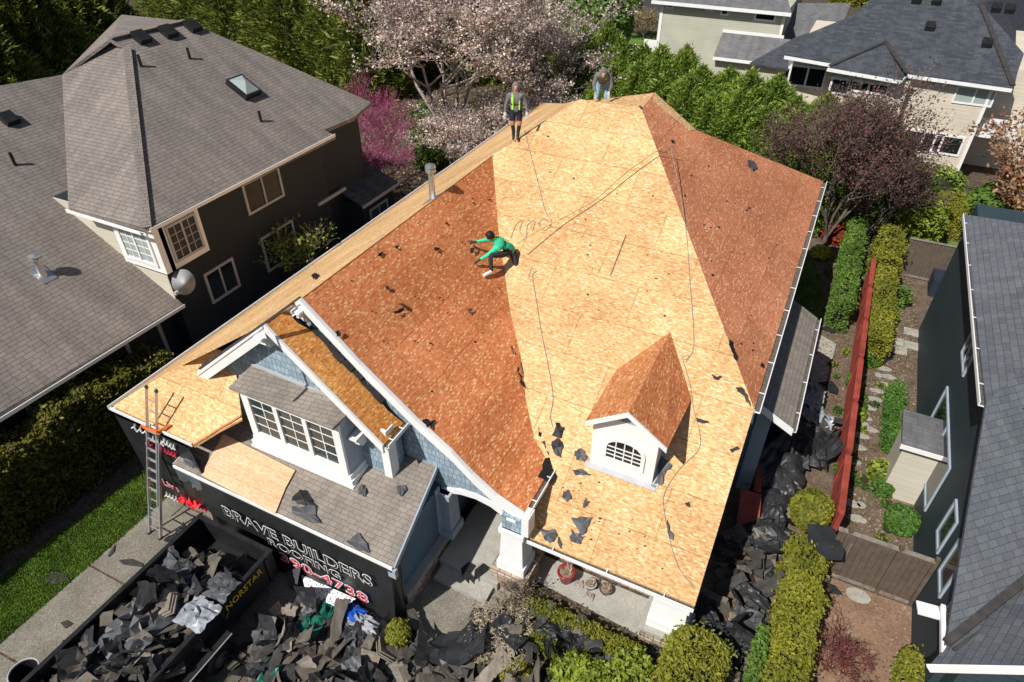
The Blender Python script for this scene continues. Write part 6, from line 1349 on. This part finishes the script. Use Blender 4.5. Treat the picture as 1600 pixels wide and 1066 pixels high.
S_ = [
 (((868, 660), (882, 668), (876, 684), (862, 680)), PFR, 'deb4', 'black felt piece at the top of the clump on the valley'),
 (((842, 663), (858, 668), (864, 680), (852, 686), (841, 680)), GL, 'deb4', 'black felt piece on the rust side of the valley clump'),
 (((862, 690), (872, 684), (880, 698), (876, 716), (866, 708)), PFR, 'paper', 'curled black felt in the middle of the valley clump'),
 (((846, 690), (856, 686), (866, 706), (868, 718), (856, 710)), GL, 'paperg', 'grey felt strip in the valley clump'),
 (((852, 716), (876, 712), (882, 732), (858, 756), (840, 745)), GL, 'deb4', 'square black felt sheet hanging over the gable gutter'),
 (((892, 810), (906, 807), (926, 808), (920, 820), (914, 832), (908, 836)), PFR, 'paperg', 'large grey torn felt sheet above the porch gutter'),
 (((892, 826), (908, 840), (914, 838), (906, 850), (892, 846)), PFR, 'paperg', 'grey torn felt below the large grey sheet'),
 (((838, 822), (852, 828), (866, 826), (870, 836), (858, 848), (850, 842), (846, 832)), PFR, 'paperg', 'ragged grey felt scrap beside the gable corner'),
 (((871, 838), (876, 846), (877, 858), (873, 852)), PFR, 'paperg', 'thin upright felt scrap near the porch gutter'),
 (((880, 768), (888, 766), (893, 776), (886, 784), (878, 776)), PFR, 'paperg', 'round curled felt scrap below the valley clump'),
 (((912, 784), (916, 778), (918, 790), (910, 794)), PFR, 'paperg', 'small felt shard left of the dormer'),
 (((898, 705), (908, 700), (918, 712), (914, 722), (900, 718)), PFR, 'paperg', 'grey felt scrap at the lower left dormer corner'),
 (((893, 734), (908, 732), (928, 742), (914, 741), (900, 742)), PFR, 'paperg', 'star shaped felt scrap below the dormer left side'),
 (((1034, 712), (1050, 726), (1040, 738), (1036, 756), (1022, 756), (1028, 738)), PFR, 'paperg', 'grey felt scrap at the lower right dormer corner'),
 (((1043, 812), (1046, 822), (1052, 844), (1048, 842), (1043, 826)), PFR, 'paperg', 'narrow dark felt strip beside the rope below the dormer'),
 (((1070, 786), (1077, 784), (1078, 792), (1072, 790)), PFR, 'deb2', 'tiny brown scrap above the narrow felt strip'),
 (((1112, 584), (1118, 588), (1128, 588), (1122, 593), (1116, 592)), PFR, 'deb2', 'small x shaped scrap right of the dormer'),
 (((1088, 652), (1098, 656), (1108, 660), (1100, 661), (1090, 659)), PFR, 'deb2', 'flat dark scrap right of the dormer eave'),
 (((1140, 702), (1152, 697), (1156, 701), (1144, 707)), PFR, 'deb2', 'flat scrap near the right roof edge'),
 (((1149, 604), (1160, 606), (1168, 616), (1173, 636), (1164, 620)), PFR, 'deb2', 'curved dark strip at the foot of the right hip'),
 (((1140, 530), (1146, 534), (1153, 556), (1150, 562), (1143, 548)), PEAST, 'deb4', 'long black strip on the brown right slope'),
 (((1190, 566), (1195, 572), (1192, 574), (1188, 571)), PEAST, 'deb4', 'small black scrap near the right gutter'),
 (((1168, 250), (1178, 252), (1184, 262), (1176, 265), (1169, 258)), PEAST, 'paperg', 'grey curled scrap high on the brown right slope'),
 (((1048, 219), (1052, 218), (1054, 221), (1050, 222)), PEAST, 'deb4', 'black scrap beside the right hip near its top'),
 (((998, 166), (1002, 165), (1004, 168), (1000, 169)), PFR, 'paperg', 'small grey lump on the top end of the ridge'),
 (((797, 540), (801, 543), (806, 556), (802, 552)), GP, 'deb4', 'short black strip high beside the valley'),
 (((803, 558), (808, 562), (818, 590), (834, 606), (832, 613), (818, 604), (808, 580)), GP, 'deb4', 'long bent black strip on the rust slope'),
 (((832, 622), (835, 632), (832, 648), (829, 636)), GP, 'deb4', 'leaf shaped black scrap on the rust slope'),
 (((844, 628), (852, 636), (860, 650), (852, 648)), GL, 'deb4', 'dark strip just above the valley clump'),
 (((614, 487), (630, 481), (632, 484), (618, 490)), GU, 'deb4', 'thin black strip in the middle of the rust slope'),
 (((622, 475), (630, 474), (636, 478), (634, 482)), GU, 'deb2', 'hooked black strip above the thin one'),
 (((602, 448), (606, 446), (609, 452), (604, 453)), GU, 'deb4', 'small round black scrap on the upper rust slope'),
 (((730, 484), (736, 481), (739, 484), (733, 490)), GU, 'paperg', 'small grey scrap below the crouching worker'),
 (((660, 656), (668, 654), (673, 660), (666, 668)), GP, 'deb4', 'black scrap on the big gable bargeboard'),
 (((670, 660), (680, 656), (676, 672), (670, 664)), GP, 'deb2', 'pointed dark scrap right of the bargeboard scrap'),
 (((525, 518), (530, 516), (533, 524), (526, 526)), GU, 'deb4', 'small black scrap at the bargeboard near the gable top'),
 (((680, 386), (688, 388), (684, 392), (678, 390)), GU, 'deb4', 'black scrap left of the crouching worker'),
 (((735, 388), (743, 386), (741, 394), (736, 396)), GU, 'deb2', 'torn dark shingle between the crouching worker hands'),
 (((592, 396), (600, 393), (596, 401), (590, 400)), GU, 'deb4', 'small black scrap on the rust slope near its ridge'),
 (((486, 430), (494, 426), (498, 431), (490, 436)), PWEST, 'deb4', 'black scrap on the narrow left slope'),
 (((616, 386), (624, 383), (622, 389)), GU, 'deb4', 'dark scrap on the rust slope below the vent pipe'),
 (((458, 775), (468, 765), (480, 768), (486, 782), (496, 792), (482, 790), (470, 788), (456, 782)), PGAR, 'deb4', 'black curled felt on the garage roof right of the plywood'),
 (((458, 790), (492, 790), (494, 808), (502, 818), (478, 812), (455, 800)), PGAR, 'paperg', 'grey felt sheet below the curled one on the garage roof'),
 (((562, 758), (568, 757), (572, 766), (570, 776), (560, 772)), PGAR, 'paperg', 'small grey felt scrap in the middle of the garage roof'),
 (((620, 760), (632, 757), (636, 765), (626, 776), (620, 770)), PGAR, 'paperg', 'ragged grey scrap near the right end of the garage roof'),
 (((540, 845), (560, 832), (570, 846), (578, 862), (560, 860), (545, 850)), PGAR, 'paperg', 'grey felt sheet at the garage eave above the banner'),
 (((286, 718), (294, 714), (298, 722), (304, 716), (314, 720), (312, 732), (296, 730)), PGAR, 'paperg', 'grey felt strip on the left corner of the garage roof'),
 (((314, 570), (322, 566), (328, 570), (322, 576)), PFL, 'deb4', 'black scrap beside the small gable rake end'),
]
for pts, pl, mt, lbl in S_: scrap(pts, pl, mt, lbl, .025, .03 if mt != 'deb2' else .01)
rr = random.Random(17)
def tiny(n, region, pl, lbl, grp):
    for i in range(n):
        px, py = region(); s_ = rr.uniform(1.2, 3.4); a = rr.uniform(0, 6.28); pts = [(px+s_*rr.uniform(.4, 1)*math.cos(a+t), py+s_*.7*rr.uniform(.4, 1)*math.sin(a+t)) for t in (0, 1.4, 2.9, 4.4)]
        m = MB(); m.slab([PL(*q, pl, .022) for q in pts], .006); one(m, 'shingle_crumb', M[rr.choice(('deb4', 'deb2', 'deb2'))], lbl, 'shingle crumb', grp)
def lerp_reg(a, b, c, d):
    def f(): u, v = rr.random(), rr.random(); return tuple((a[i]*(1-u)+b[i]*u)*(1-v)+(d[i]*(1-u)+c[i]*u)*v for i in (0, 1))
    return f
tiny(30, lerp_reg((500, 470), (760, 290), (830, 500), (700, 650)), GU, 'tiny dark shingle crumb on the rust gable slope', 'crumbs on the rust gable slope')
tiny(26, lerp_reg((880, 740), (930, 740), (1060, 900), (870, 830)), PFR, 'tiny dark shingle crumb on the pale slope near the porch gutter', 'crumbs near the porch gutter')
tiny(22, lerp_reg((1030, 210), (1240, 300), (1190, 560), (1160, 560)), PEAST, 'tiny dark shingle crumb on the brown right slope', 'crumbs on the brown right slope')
tiny(18, lerp_reg((850, 200), (1000, 200), (1080, 500), (880, 500)), PFR, 'tiny dark shingle crumb high on the pale slope', 'crumbs high on the pale slope')
# long gaps / marks on the sheathing
def groove(a, b, pl, wd, lbl, mat='flash'):
    m = MB(); A_, B_ = PL(*a, pl, .012), PL(*b, pl, .012); m.beam(A_, B_, wd, .006); return m
m = groove((978, 368), (954, 430), PFR, .03, ''); one(m, 'thin_stick', M['bark'], 'long thin dark stick lying on the pale slope', 'stick')
# ropes
def rope(px_pts, pl, label, mat='rope', r=.010, h=.016):
    P_ = []
    pts = px_pts
    for i in range(len(pts)-1):
        p0, p1, p2, p3 = [np.array(pts[max(0, min(len(pts)-1, j))], float) for j in (i-1, i, i+1, i+2)]
        for t in np.linspace(0, 1, 5)[:-1]: P_.append(.5*((2*p1)+(-p0+p2)*t+(2*p0-5*p1+4*p2-p3)*t*t+(-p0+3*p1-3*p2+p3)*t**3))
    P_.append(np.array(pts[-1], float)); m = MB(); m.tube([PL(q[0], q[1], pl, h) for q in P_], r, 5); return one(m, 'rope', M[mat], label, 'rope')
rope([(1038, 228), (980, 268), (930, 312), (880, 340), (838, 362), (806, 382)], PFR, 'pale rope stretched from the crouching worker to the right hip', 'yrope', .010)
rope([(1055, 226), (990, 272), (940, 312), (880, 352), (824, 398)], PFR, 'dark taut safety rope beside the pale one across the pale slope', 'bark', .010, .016)
rope([(820, 205), (830, 245), (842, 290), (852, 330), (862, 347), (852, 360), (842, 352), (848, 343), (860, 347)], PFR, 'thin rope running down from the standing worker to a small coil')
rope([(798, 372), (806, 352), (816, 345), (812, 362), (822, 370), (824, 352), (836, 345), (832, 360)], PFR, 'loose loops of rope beside the crouching worker')
rope([(1048, 230), (1060, 290), (1072, 360), (1078, 440), (1084, 520), (1082, 550), (1072, 562), (1066, 558), (1076, 556), (1072, 566)], PFR, 'long rope running down the right hip to a knot beside the dormer')
rope([(1066, 560), (1078, 600), (1084, 640), (1094, 680), (1090, 705), (1060, 735), (1038, 772), (1038, 800), (1048, 850), (1062, 890), (1085, 918)], PFR, 'rope running past the dormer down to the porch gutter')
rope([(826, 435), (830, 420), (838, 424), (832, 432), (838, 470), (846, 520), (856, 570), (864, 620), (860, 650), (864, 668)], PFR, 'rope lying down the pale slope along the valley')
rope([(800, 405), (800, 430), (806, 452), (815, 462), (820, 455), (818, 440), (820, 425), (826, 432)], GU, 'yellow rope looped below the crouching worker', 'yrope', .014)

# ------------------------------------------------------------------ people
def person(joints, edges, rad, mats, matl, base, label, subdiv=2):
    """one continuous skinned body; joints dict name->(world xyz), material per bone"""
    names = list(joints); me = bpy.data.meshes.new('person'); idx = {n_: i for i, n_ in enumerate(names)}
    me.from_pydata([tuple(np.array(joints[n_], float)-base) for n_ in names], [(idx[a], idx[b]) for a, b in edges], []); me.update()
    o = bpy.data.objects.new('person', me); COL.objects.link(o)
    sm = o.modifiers.new('skin', 'SKIN'); me_sk = me.skin_vertices[0].data if me.skin_vertices else None
    if me_sk is None:
        bm = bmesh.new(); bm.from_mesh(me); bm.verts.layers.skin.verify(); bm.to_mesh(me); bm.free(); me_sk = me.skin_vertices[0].data
    for n_ in names:
        r_ = rad.get(n_, .05); fb = 1.22 if (r_[0] if isinstance(r_, tuple) else r_) > .04 and n_ not in ('head', 'crown', 'neck') else 1.0; r_ = tuple(q*fb for q in r_) if isinstance(r_, tuple) else r_*fb; me_sk[idx[n_]].radius = r_ if isinstance(r_, tuple) else (r_, r_)
        me_sk[idx[n_]].use_root = (n_ == 'pelvis')
    sb = o.modifiers.new('sub', 'SUBSURF'); sb.levels = subdiv; sb.render_levels = subdiv
    dg = bpy.context.evaluated_depsgraph_get(); nm = bpy.data.meshes.new_from_object(o.evaluated_get(dg)); bpy.data.objects.remove(o)
    nm.materials.clear(); 
    for q in matl: nm.materials.append(M[q])
    S1 = []; SM = []
    for (a, b), mt in zip(edges, mats):
        A_, B_ = np.array(joints[a], float)-base, np.array(joints[b], float)-base
        for t in np.linspace(.1, .9, 5): S1.append(A_+(B_-A_)*t); SM.append(matl.index(mt))
    S1 = np.array(S1); nf = len(nm.polygons); c = np.empty(nf*3); nm.polygons.foreach_get('center', c); c = c.reshape(-1, 3)
    mi = [SM[int(np.argmin(((S1-q)**2).sum(1)))] for q in c]; nm.polygons.foreach_set('material_index', mi); nm.polygons.foreach_set('use_smooth', [True]*nf)
    ob = bpy.data.objects.new('person', nm); COL.objects.link(ob); ob.location = Vector(base); ob['_base'] = [float(q) for q in base]; tag(ob, label, 'person'); return ob
def hand(J, E_, Rr, Mt, wrist, tip_dir, side, mat, key, L=.17):
    """palm and five separate curled digits"""
    w_ = np.array(J[wrist], float); f = np.array(tip_dir, float); f /= np.linalg.norm(f); s_ = np.cross(f, (0, 0, 1)); s_ /= np.linalg.norm(s_)+1e-9; s_ = s_*side; dn = np.array([0, 0, -1.])
    pm = w_+f*.07; J[key+'palm'] = pm; Rr[key+'palm'] = (.036, .02); E_.append((wrist, key+'palm')); Mt.append(mat)
    for i, (o_, ln) in enumerate(((-.034, .075), (-.012, .088), (.012, .082), (.034, .064))):
        a = pm+f*.035+s_*o_; b = a+f*ln*.5+dn*.008; c = b+f*ln*.42+dn*.024
        for t_, q in zip('abc', (a, b, c)): J[key+t_+str(i)] = q; Rr[key+t_+str(i)] = .0105
        E_ += [(key+'palm', key+'a'+str(i)), (key+'a'+str(i), key+'b'+str(i)), (key+'b'+str(i), key+'c'+str(i))]; Mt += [mat]*3
    a = w_+f*.045-s_*.045; b = a+f*.04-s_*.018+dn*.012; J[key+'ta'] = a; J[key+'tb'] = b; Rr[key+'ta'] = .014; Rr[key+'tb'] = .011; E_ += [(wrist, key+'ta'), (key+'ta', key+'tb')]; Mt += [mat]*2
def vest(ob, segs, w_, mat, name='vest_strap'):
    for a, b in segs:
        m = MB(); m.beam(np.array(a), np.array(b), w_, .02, (0, -1, .3)); part(m, name, M[mat], ob)
# standing worker: built upright, facing the camera side (-y)
def stand(base, yawd, label, cfg):
    c_, s_ = math.cos(yawd), math.sin(yawd); base = np.array(base, float)
    def T(x, y, z): return base+np.array([x*c_-y*s_, x*s_+y*c_, z])
    J = {}; E_ = []; Rr = {}; Mt = []
    def j(n_, x, y, z, r_): J[n_] = T(x, y, z); Rr[n_] = r_
    for n_, v in cfg['j'].items(): j(n_, *v)
    for a, b, mt in cfg['e']: E_.append((a, b)); Mt.append(mt)
    for (wr, d, sd, mt, ky) in cfg['h']: hand(J, E_, Rr, Mt, wr, np.array([d[0]*c_-d[1]*s_, d[0]*s_+d[1]*c_, d[2]]), sd, mt, ky)
    matl = sorted(set(Mt)); return person(J, E_, Rr, Mt, matl, base, label), T
b1 = PL(806, 218, PFR)
def zr(x, y): return zpl(PFR, b1[0]+x, b1[1]+y)-b1[2]
cfg1 = dict(j={'pelvis': (0, 0, .92, (.15, .10)), 'waist': (0, 0, 1.04, (.15, .105)), 'chest': (0, 0, 1.25, (.18, .12)), 'neckb': (0, -.01, 1.42, (.10, .08)), 'neck': (0, -.02, 1.49, .055), 'head': (0, -.04, 1.60, (.085, .10)), 'crown': (0, -.03, 1.70, (.07, .08)), 'nose': (0, -.145, 1.585, .016),
  'shl': (-.19, 0, 1.38, .07), 'ell': (-.30, -.02, 1.12, .052), 'wrl': (-.34, -.10, .88, .034), 'shr': (.19, 0, 1.38, .07), 'elr': (.31, -.02, 1.13, .052), 'wrr': (.35, -.12, .90, .034),
  'hipl': (-.10, 0, .86, .095), 'thl': (-.11, -.02, .62, .082), 'knl': (-.10, -.04, .48, .058), 'cal': (-.08, .0, .33, .052), 'anl': (-.07, .0, .10, .042), 'tol': (-.08, -.14, .04, .04),
  'hipr': (.10, 0, .86, .095), 'thr': (.11, -.03, .62, .082), 'knr': (.11, -.06, .48, .058), 'car': (.08, -.02, .32, .052), 'anr': (.06, -.03, .09, .042), 'tor': (.07, -.17, .03, .04)},
 e=[('pelvis', 'waist', 'hoodie'), ('waist', 'chest', 'hoodie'), ('chest', 'neckb', 'hoodie'), ('neckb', 'neck', 'hoodie'), ('neck', 'head', 'skin'), ('head', 'crown', 'skin'), ('head', 'nose', 'skin'), ('neckb', 'shl', 'hoodie'), ('shl', 'ell', 'hoodie'), ('ell', 'wrl', 'hoodie'), ('neckb', 'shr', 'hoodie'), ('shr', 'elr', 'hoodie'), ('elr', 'wrr', 'hoodie'),
  ('pelvis', 'hipl', 'navy_cl'), ('hipl', 'thl', 'navy_cl'), ('thl', 'knl', 'skin'), ('knl', 'cal', 'dark_cl'), ('cal', 'anl', 'dark_cl'), ('anl', 'tol', 'dark_cl'), ('pelvis', 'hipr', 'navy_cl'), ('hipr', 'thr', 'navy_cl'), ('thr', 'knr', 'skin'), ('knr', 'car', 'dark_cl'), ('car', 'anr', 'dark_cl'), ('anr', 'tor', 'dark_cl')],
 h=[('wrl', (-.1, -.3, -1), 1, 'glove', 'L'), ('wrr', (.1, -.3, -1), -1, 'glove', 'R')])
P1, T1 = stand(b1, math.radians(24), 'standing worker in grey hoodie, lime vest and dark shorts on the upper roof edge', cfg1)
def hood(ob, T, hx, hy, hz, mat):
    m = MB(); V = []; n1, n2 = 12, 8
    for i in range(n2+1):
        ph = math.pi*i/n2
        for k_ in range(n1):
            th = 2*math.pi*k_/n1; x_, y_, z_ = math.sin(ph)*math.cos(th), math.sin(ph)*math.sin(th), math.cos(ph)
            y2 = y_ if y_ > -.45 else -.45+(y_+.45)*.25*(1 if z_ < .3 else .9)
            V.append(T(hx+.125*x_, hy+.02+.14*y2, hz+.155*z_-(.03 if z_ < -.2 else 0)))
    m.add(V, [(i*n1+k_, (i+1)*n1+k_, (i+1)*n1+(k_+1) % n1, i*n1+(k_+1) % n1) for i in range(n2) for k_ in range(n1)]); part(m, 'hood', M[mat], ob, True)
hood(P1, T1, 0, -.02, 1.62, 'hoodie')
vest(P1, [(T1(-.10, -.125, .98), T1(-.10, -.14, 1.24)), (T1(-.10, -.14, 1.24), T1(-.11, -.09, 1.42)), (T1(.10, -.125, .98), T1(.10, -.14, 1.24)), (T1(.10, -.14, 1.24), T1(.11, -.09, 1.42)), (T1(-.11, -.085, 1.43), T1(-.11, .06, 1.44)), (T1(.11, -.085, 1.43), T1(.11, .06, 1.44))], .065, 'lime')
m = MB(); m.beam(T1(-.15, -.135, 1.15), T1(.15, -.135, 1.15), .04, .02, (0, -1, .3)); part(m, 'harness_belt', M['black'], P1)
# bending worker behind the ridge
b2 = np.array(PY(938, 172, 20.9)); b2[2] = 8.05
ang = math.radians(20)
cfg2 = dict(j={'pelvis': (0, .10, .92, (.15, .11)), 'waist': (0, -.02, 1.05, (.15, .11)), 'chest': (0, -.24, 1.20, (.18, .13)), 'neckb': (0, -.40, 1.28, (.10, .09)), 'neck': (0, -.46, 1.30, .055), 'head': (0, -.55, 1.32, (.085, .10)), 'crown': (0, -.60, 1.40, (.07, .08)), 'nose': (0, -.66, 1.27, .016),
  'shl': (-.19, -.36, 1.24, .07), 'ell': (-.28, -.42, .98, .052), 'wrl': (-.20, -.52, .76, .034), 'shr': (.19, -.36, 1.24, .07), 'elr': (.29, -.40, .98, .052), 'wrr': (.22, -.50, .78, .034),
  'hipl': (-.11, .08, .86, .10), 'knl': (-.15, -.10, .50, .068), 'anl': (-.16, .02, .10, .045), 'tol': (-.16, -.13, .04, .04), 'hipr': (.11, .08, .86, .10), 'knr': (.15, -.12, .50, .068), 'anr': (.16, .02, .10, .045), 'tor': (.16, -.14, .04, .04)},
 e=[('pelvis', 'waist', 'hoodie'), ('waist', 'chest', 'hoodie'), ('chest', 'neckb', 'hoodie'), ('neckb', 'neck', 'hoodie'), ('neck', 'head', 'skin'), ('head', 'crown', 'skin'), ('head', 'nose', 'skin'), ('neckb', 'shl', 'hoodie'), ('shl', 'ell', 'hoodie'), ('ell', 'wrl', 'hoodie'), ('neckb', 'shr', 'hoodie'), ('shr', 'elr', 'hoodie'), ('elr', 'wrr', 'hoodie'),
  ('pelvis', 'hipl', 'jeans'), ('hipl', 'knl', 'jeans'), ('knl', 'anl', 'jeans'), ('anl', 'tol', 'dark_cl'), ('pelvis', 'hipr', 'jeans'), ('hipr', 'knr', 'jeans'), ('knr', 'anr', 'jeans'), ('anr', 'tor', 'dark_cl')],
 h=[('wrl', (0, -.3, -1), 1, 'glove', 'L'), ('wrr', (0, -.3, -1), -1, 'glove', 'R')])
P2, T2 = stand(b2, ang, 'bending worker in grey hoodie and pale jeans behind the roof ridge', cfg2)
hood(P2, T2, 0, -.54, 1.37, 'hoodie')
vest(P2, [(T2(-.11, -.36, 1.38), T2(-.11, -.14, 1.30)), (T2(.11, -.36, 1.38), T2(.11, -.14, 1.30)), (T2(.09, -.50, 1.16), T2(.11, -.42, 1.30))], .05, 'lime')
# crouching worker on the rust slope, placed on the slope by sight lines
def gp(px, py, h): return PL(px, py, GU, h)
J = {'pelvis': gp(799, 392, .50), 'waist': gp(793, 386, .60), 'chest': gp(783, 381, .72), 'neckb': gp(775, 377, .78), 'neck': gp(770, 373, .80), 'head': gp(764, 370, .80), 'crown': gp(760, 367, .84), 'nose': gp(758, 373, .74),
 'shl': gp(779, 374, .74), 'ell': gp(762, 374, .52), 'wrl': gp(744, 378, .26), 'shr': gp(778, 386, .70), 'elr': gp(765, 397, .46), 'wrr': gp(750, 406, .20),
 'hipl': gp(800, 390, .46), 'knl': gp(785, 398, .54), 'knl2': gp(766, 399, .52), 'anl': gp(768, 424, .12), 'tol': gp(757, 430, .05), 'hipr': gp(801, 396, .46), 'knr': gp(806, 412, .34), 'anr': gp(813, 428, .12), 'tor': gp(815, 441, .05)}
Rr = {'pelvis': (.14, .13), 'waist': (.14, .12), 'chest': (.16, .13), 'neckb': (.10, .09), 'neck': .055, 'head': (.095, .095), 'crown': .08, 'nose': .016, 'shl': .07, 'ell': .055, 'wrl': .036, 'shr': .07, 'elr': .055, 'wrr': .036, 'hipl': .10, 'knl': .082, 'knl2': .066, 'anl': .045, 'tol': .04, 'hipr': .10, 'knr': .068, 'anr': .045, 'tor': .038}
E3 = [('pelvis', 'waist', 'green_cl'), ('waist', 'chest', 'green_cl'), ('chest', 'neckb', 'green_cl'), ('neckb', 'neck', 'green_cl'), ('neck', 'head', 'skin'), ('head', 'crown', 'hair'), ('head', 'nose', 'skin'), ('neckb', 'shl', 'green_cl'), ('shl', 'ell', 'green_cl'), ('ell', 'wrl', 'green_cl'), ('neckb', 'shr', 'green_cl'), ('shr', 'elr', 'green_cl'), ('elr', 'wrr', 'green_cl'),
 ('pelvis', 'hipl', 'dark_cl'), ('hipl', 'knl', 'dark_cl'), ('knl', 'knl2', 'dark_cl'), ('knl2', 'anl', 'dark_cl'), ('anl', 'tol', 'white_cl'), ('pelvis', 'hipr', 'dark_cl'), ('hipr', 'knr', 'dark_cl'), ('knr', 'anr', 'dark_cl'), ('anr', 'tor', 'white_cl')]
Ee = [(a, b) for a, b, c in E3]; Mt = [c for a, b, c in E3]
hand(J, Ee, Rr, Mt, 'wrl', np.array(J['wrl'])-np.array(J['ell']), 1, 'dark_cl', 'L'); hand(J, Ee, Rr, Mt, 'wrr', np.array(J['wrr'])-np.array(J['elr']), -1, 'dark_cl', 'R')
b3 = np.array(gp(790, 420, 0))
P3 = person(J, Ee, Rr, Mt, sorted(set(Mt)), b3, 'crouching worker in mint green shirt tearing shingles on the rust slope')
def hair_cap(ob, c, r_, mat, name='hair'):
    m = MB(); m.lathe(c, [(r_*math.sin(t), r_*math.cos(t)) for t in np.linspace(1.9, .05, 8)], 14); part(m, name, M[mat], ob, True)
hair_cap(P3, np.array(J['head'])+[.02, .02, .03], .135, 'hair')
ch, wa = np.array(J['chest']), np.array(J['waist']); up3 = np.array([0, 0, 1.])
for dx_, dy_ in ((0, -.09), (0, .09)):
    m = MB(); m.beam(np.array(J['neckb'])+[0, dy_, .13], wa+[0, dy_*.9, .15], .045, .02, (0, 0, 1)); part(m, 'vest_strap', M['lime'], P3)
m = MB(); m.beam(ch+[0, -.15, .09], ch+[0, .15, .09], .045, .02, (1, 0, .3)); part(m, 'harness_belt', M['lime'], P3)
for a, b in (('anl', 'tol'), ('anr', 'tor')):
    A_, B_ = np.array(J[a]), np.array(J[b]); d_ = (B_-A_)/np.linalg.norm(B_-A_); m = MB(); m.tube([A_-d_*.05+[0, 0, -.02], A_+[0, 0, -.02], B_+[0, 0, .0], B_+d_*.05+[0, 0, -.005]], [.045, .058, .05, .025], 8); part(m, 'shoe', M['white_cl'], P3, True)
p = gp(736, 377, .2); m = MB(); m.tube([gp(752, 379, .28), gp(735, 377, .18)], .015, 5); m.obox(gp(733, 377, .16), (.05, 0, 0), (0, .04, 0), (0, 0, .012)); one(m, 'pry_bar', M['bark'], 'short pry bar in the crouching worker hand', 'tool')
for o in list(bpy.data.objects):
    if '_base' in o: del o['_base']
    if '_h' in o: del o['_h']
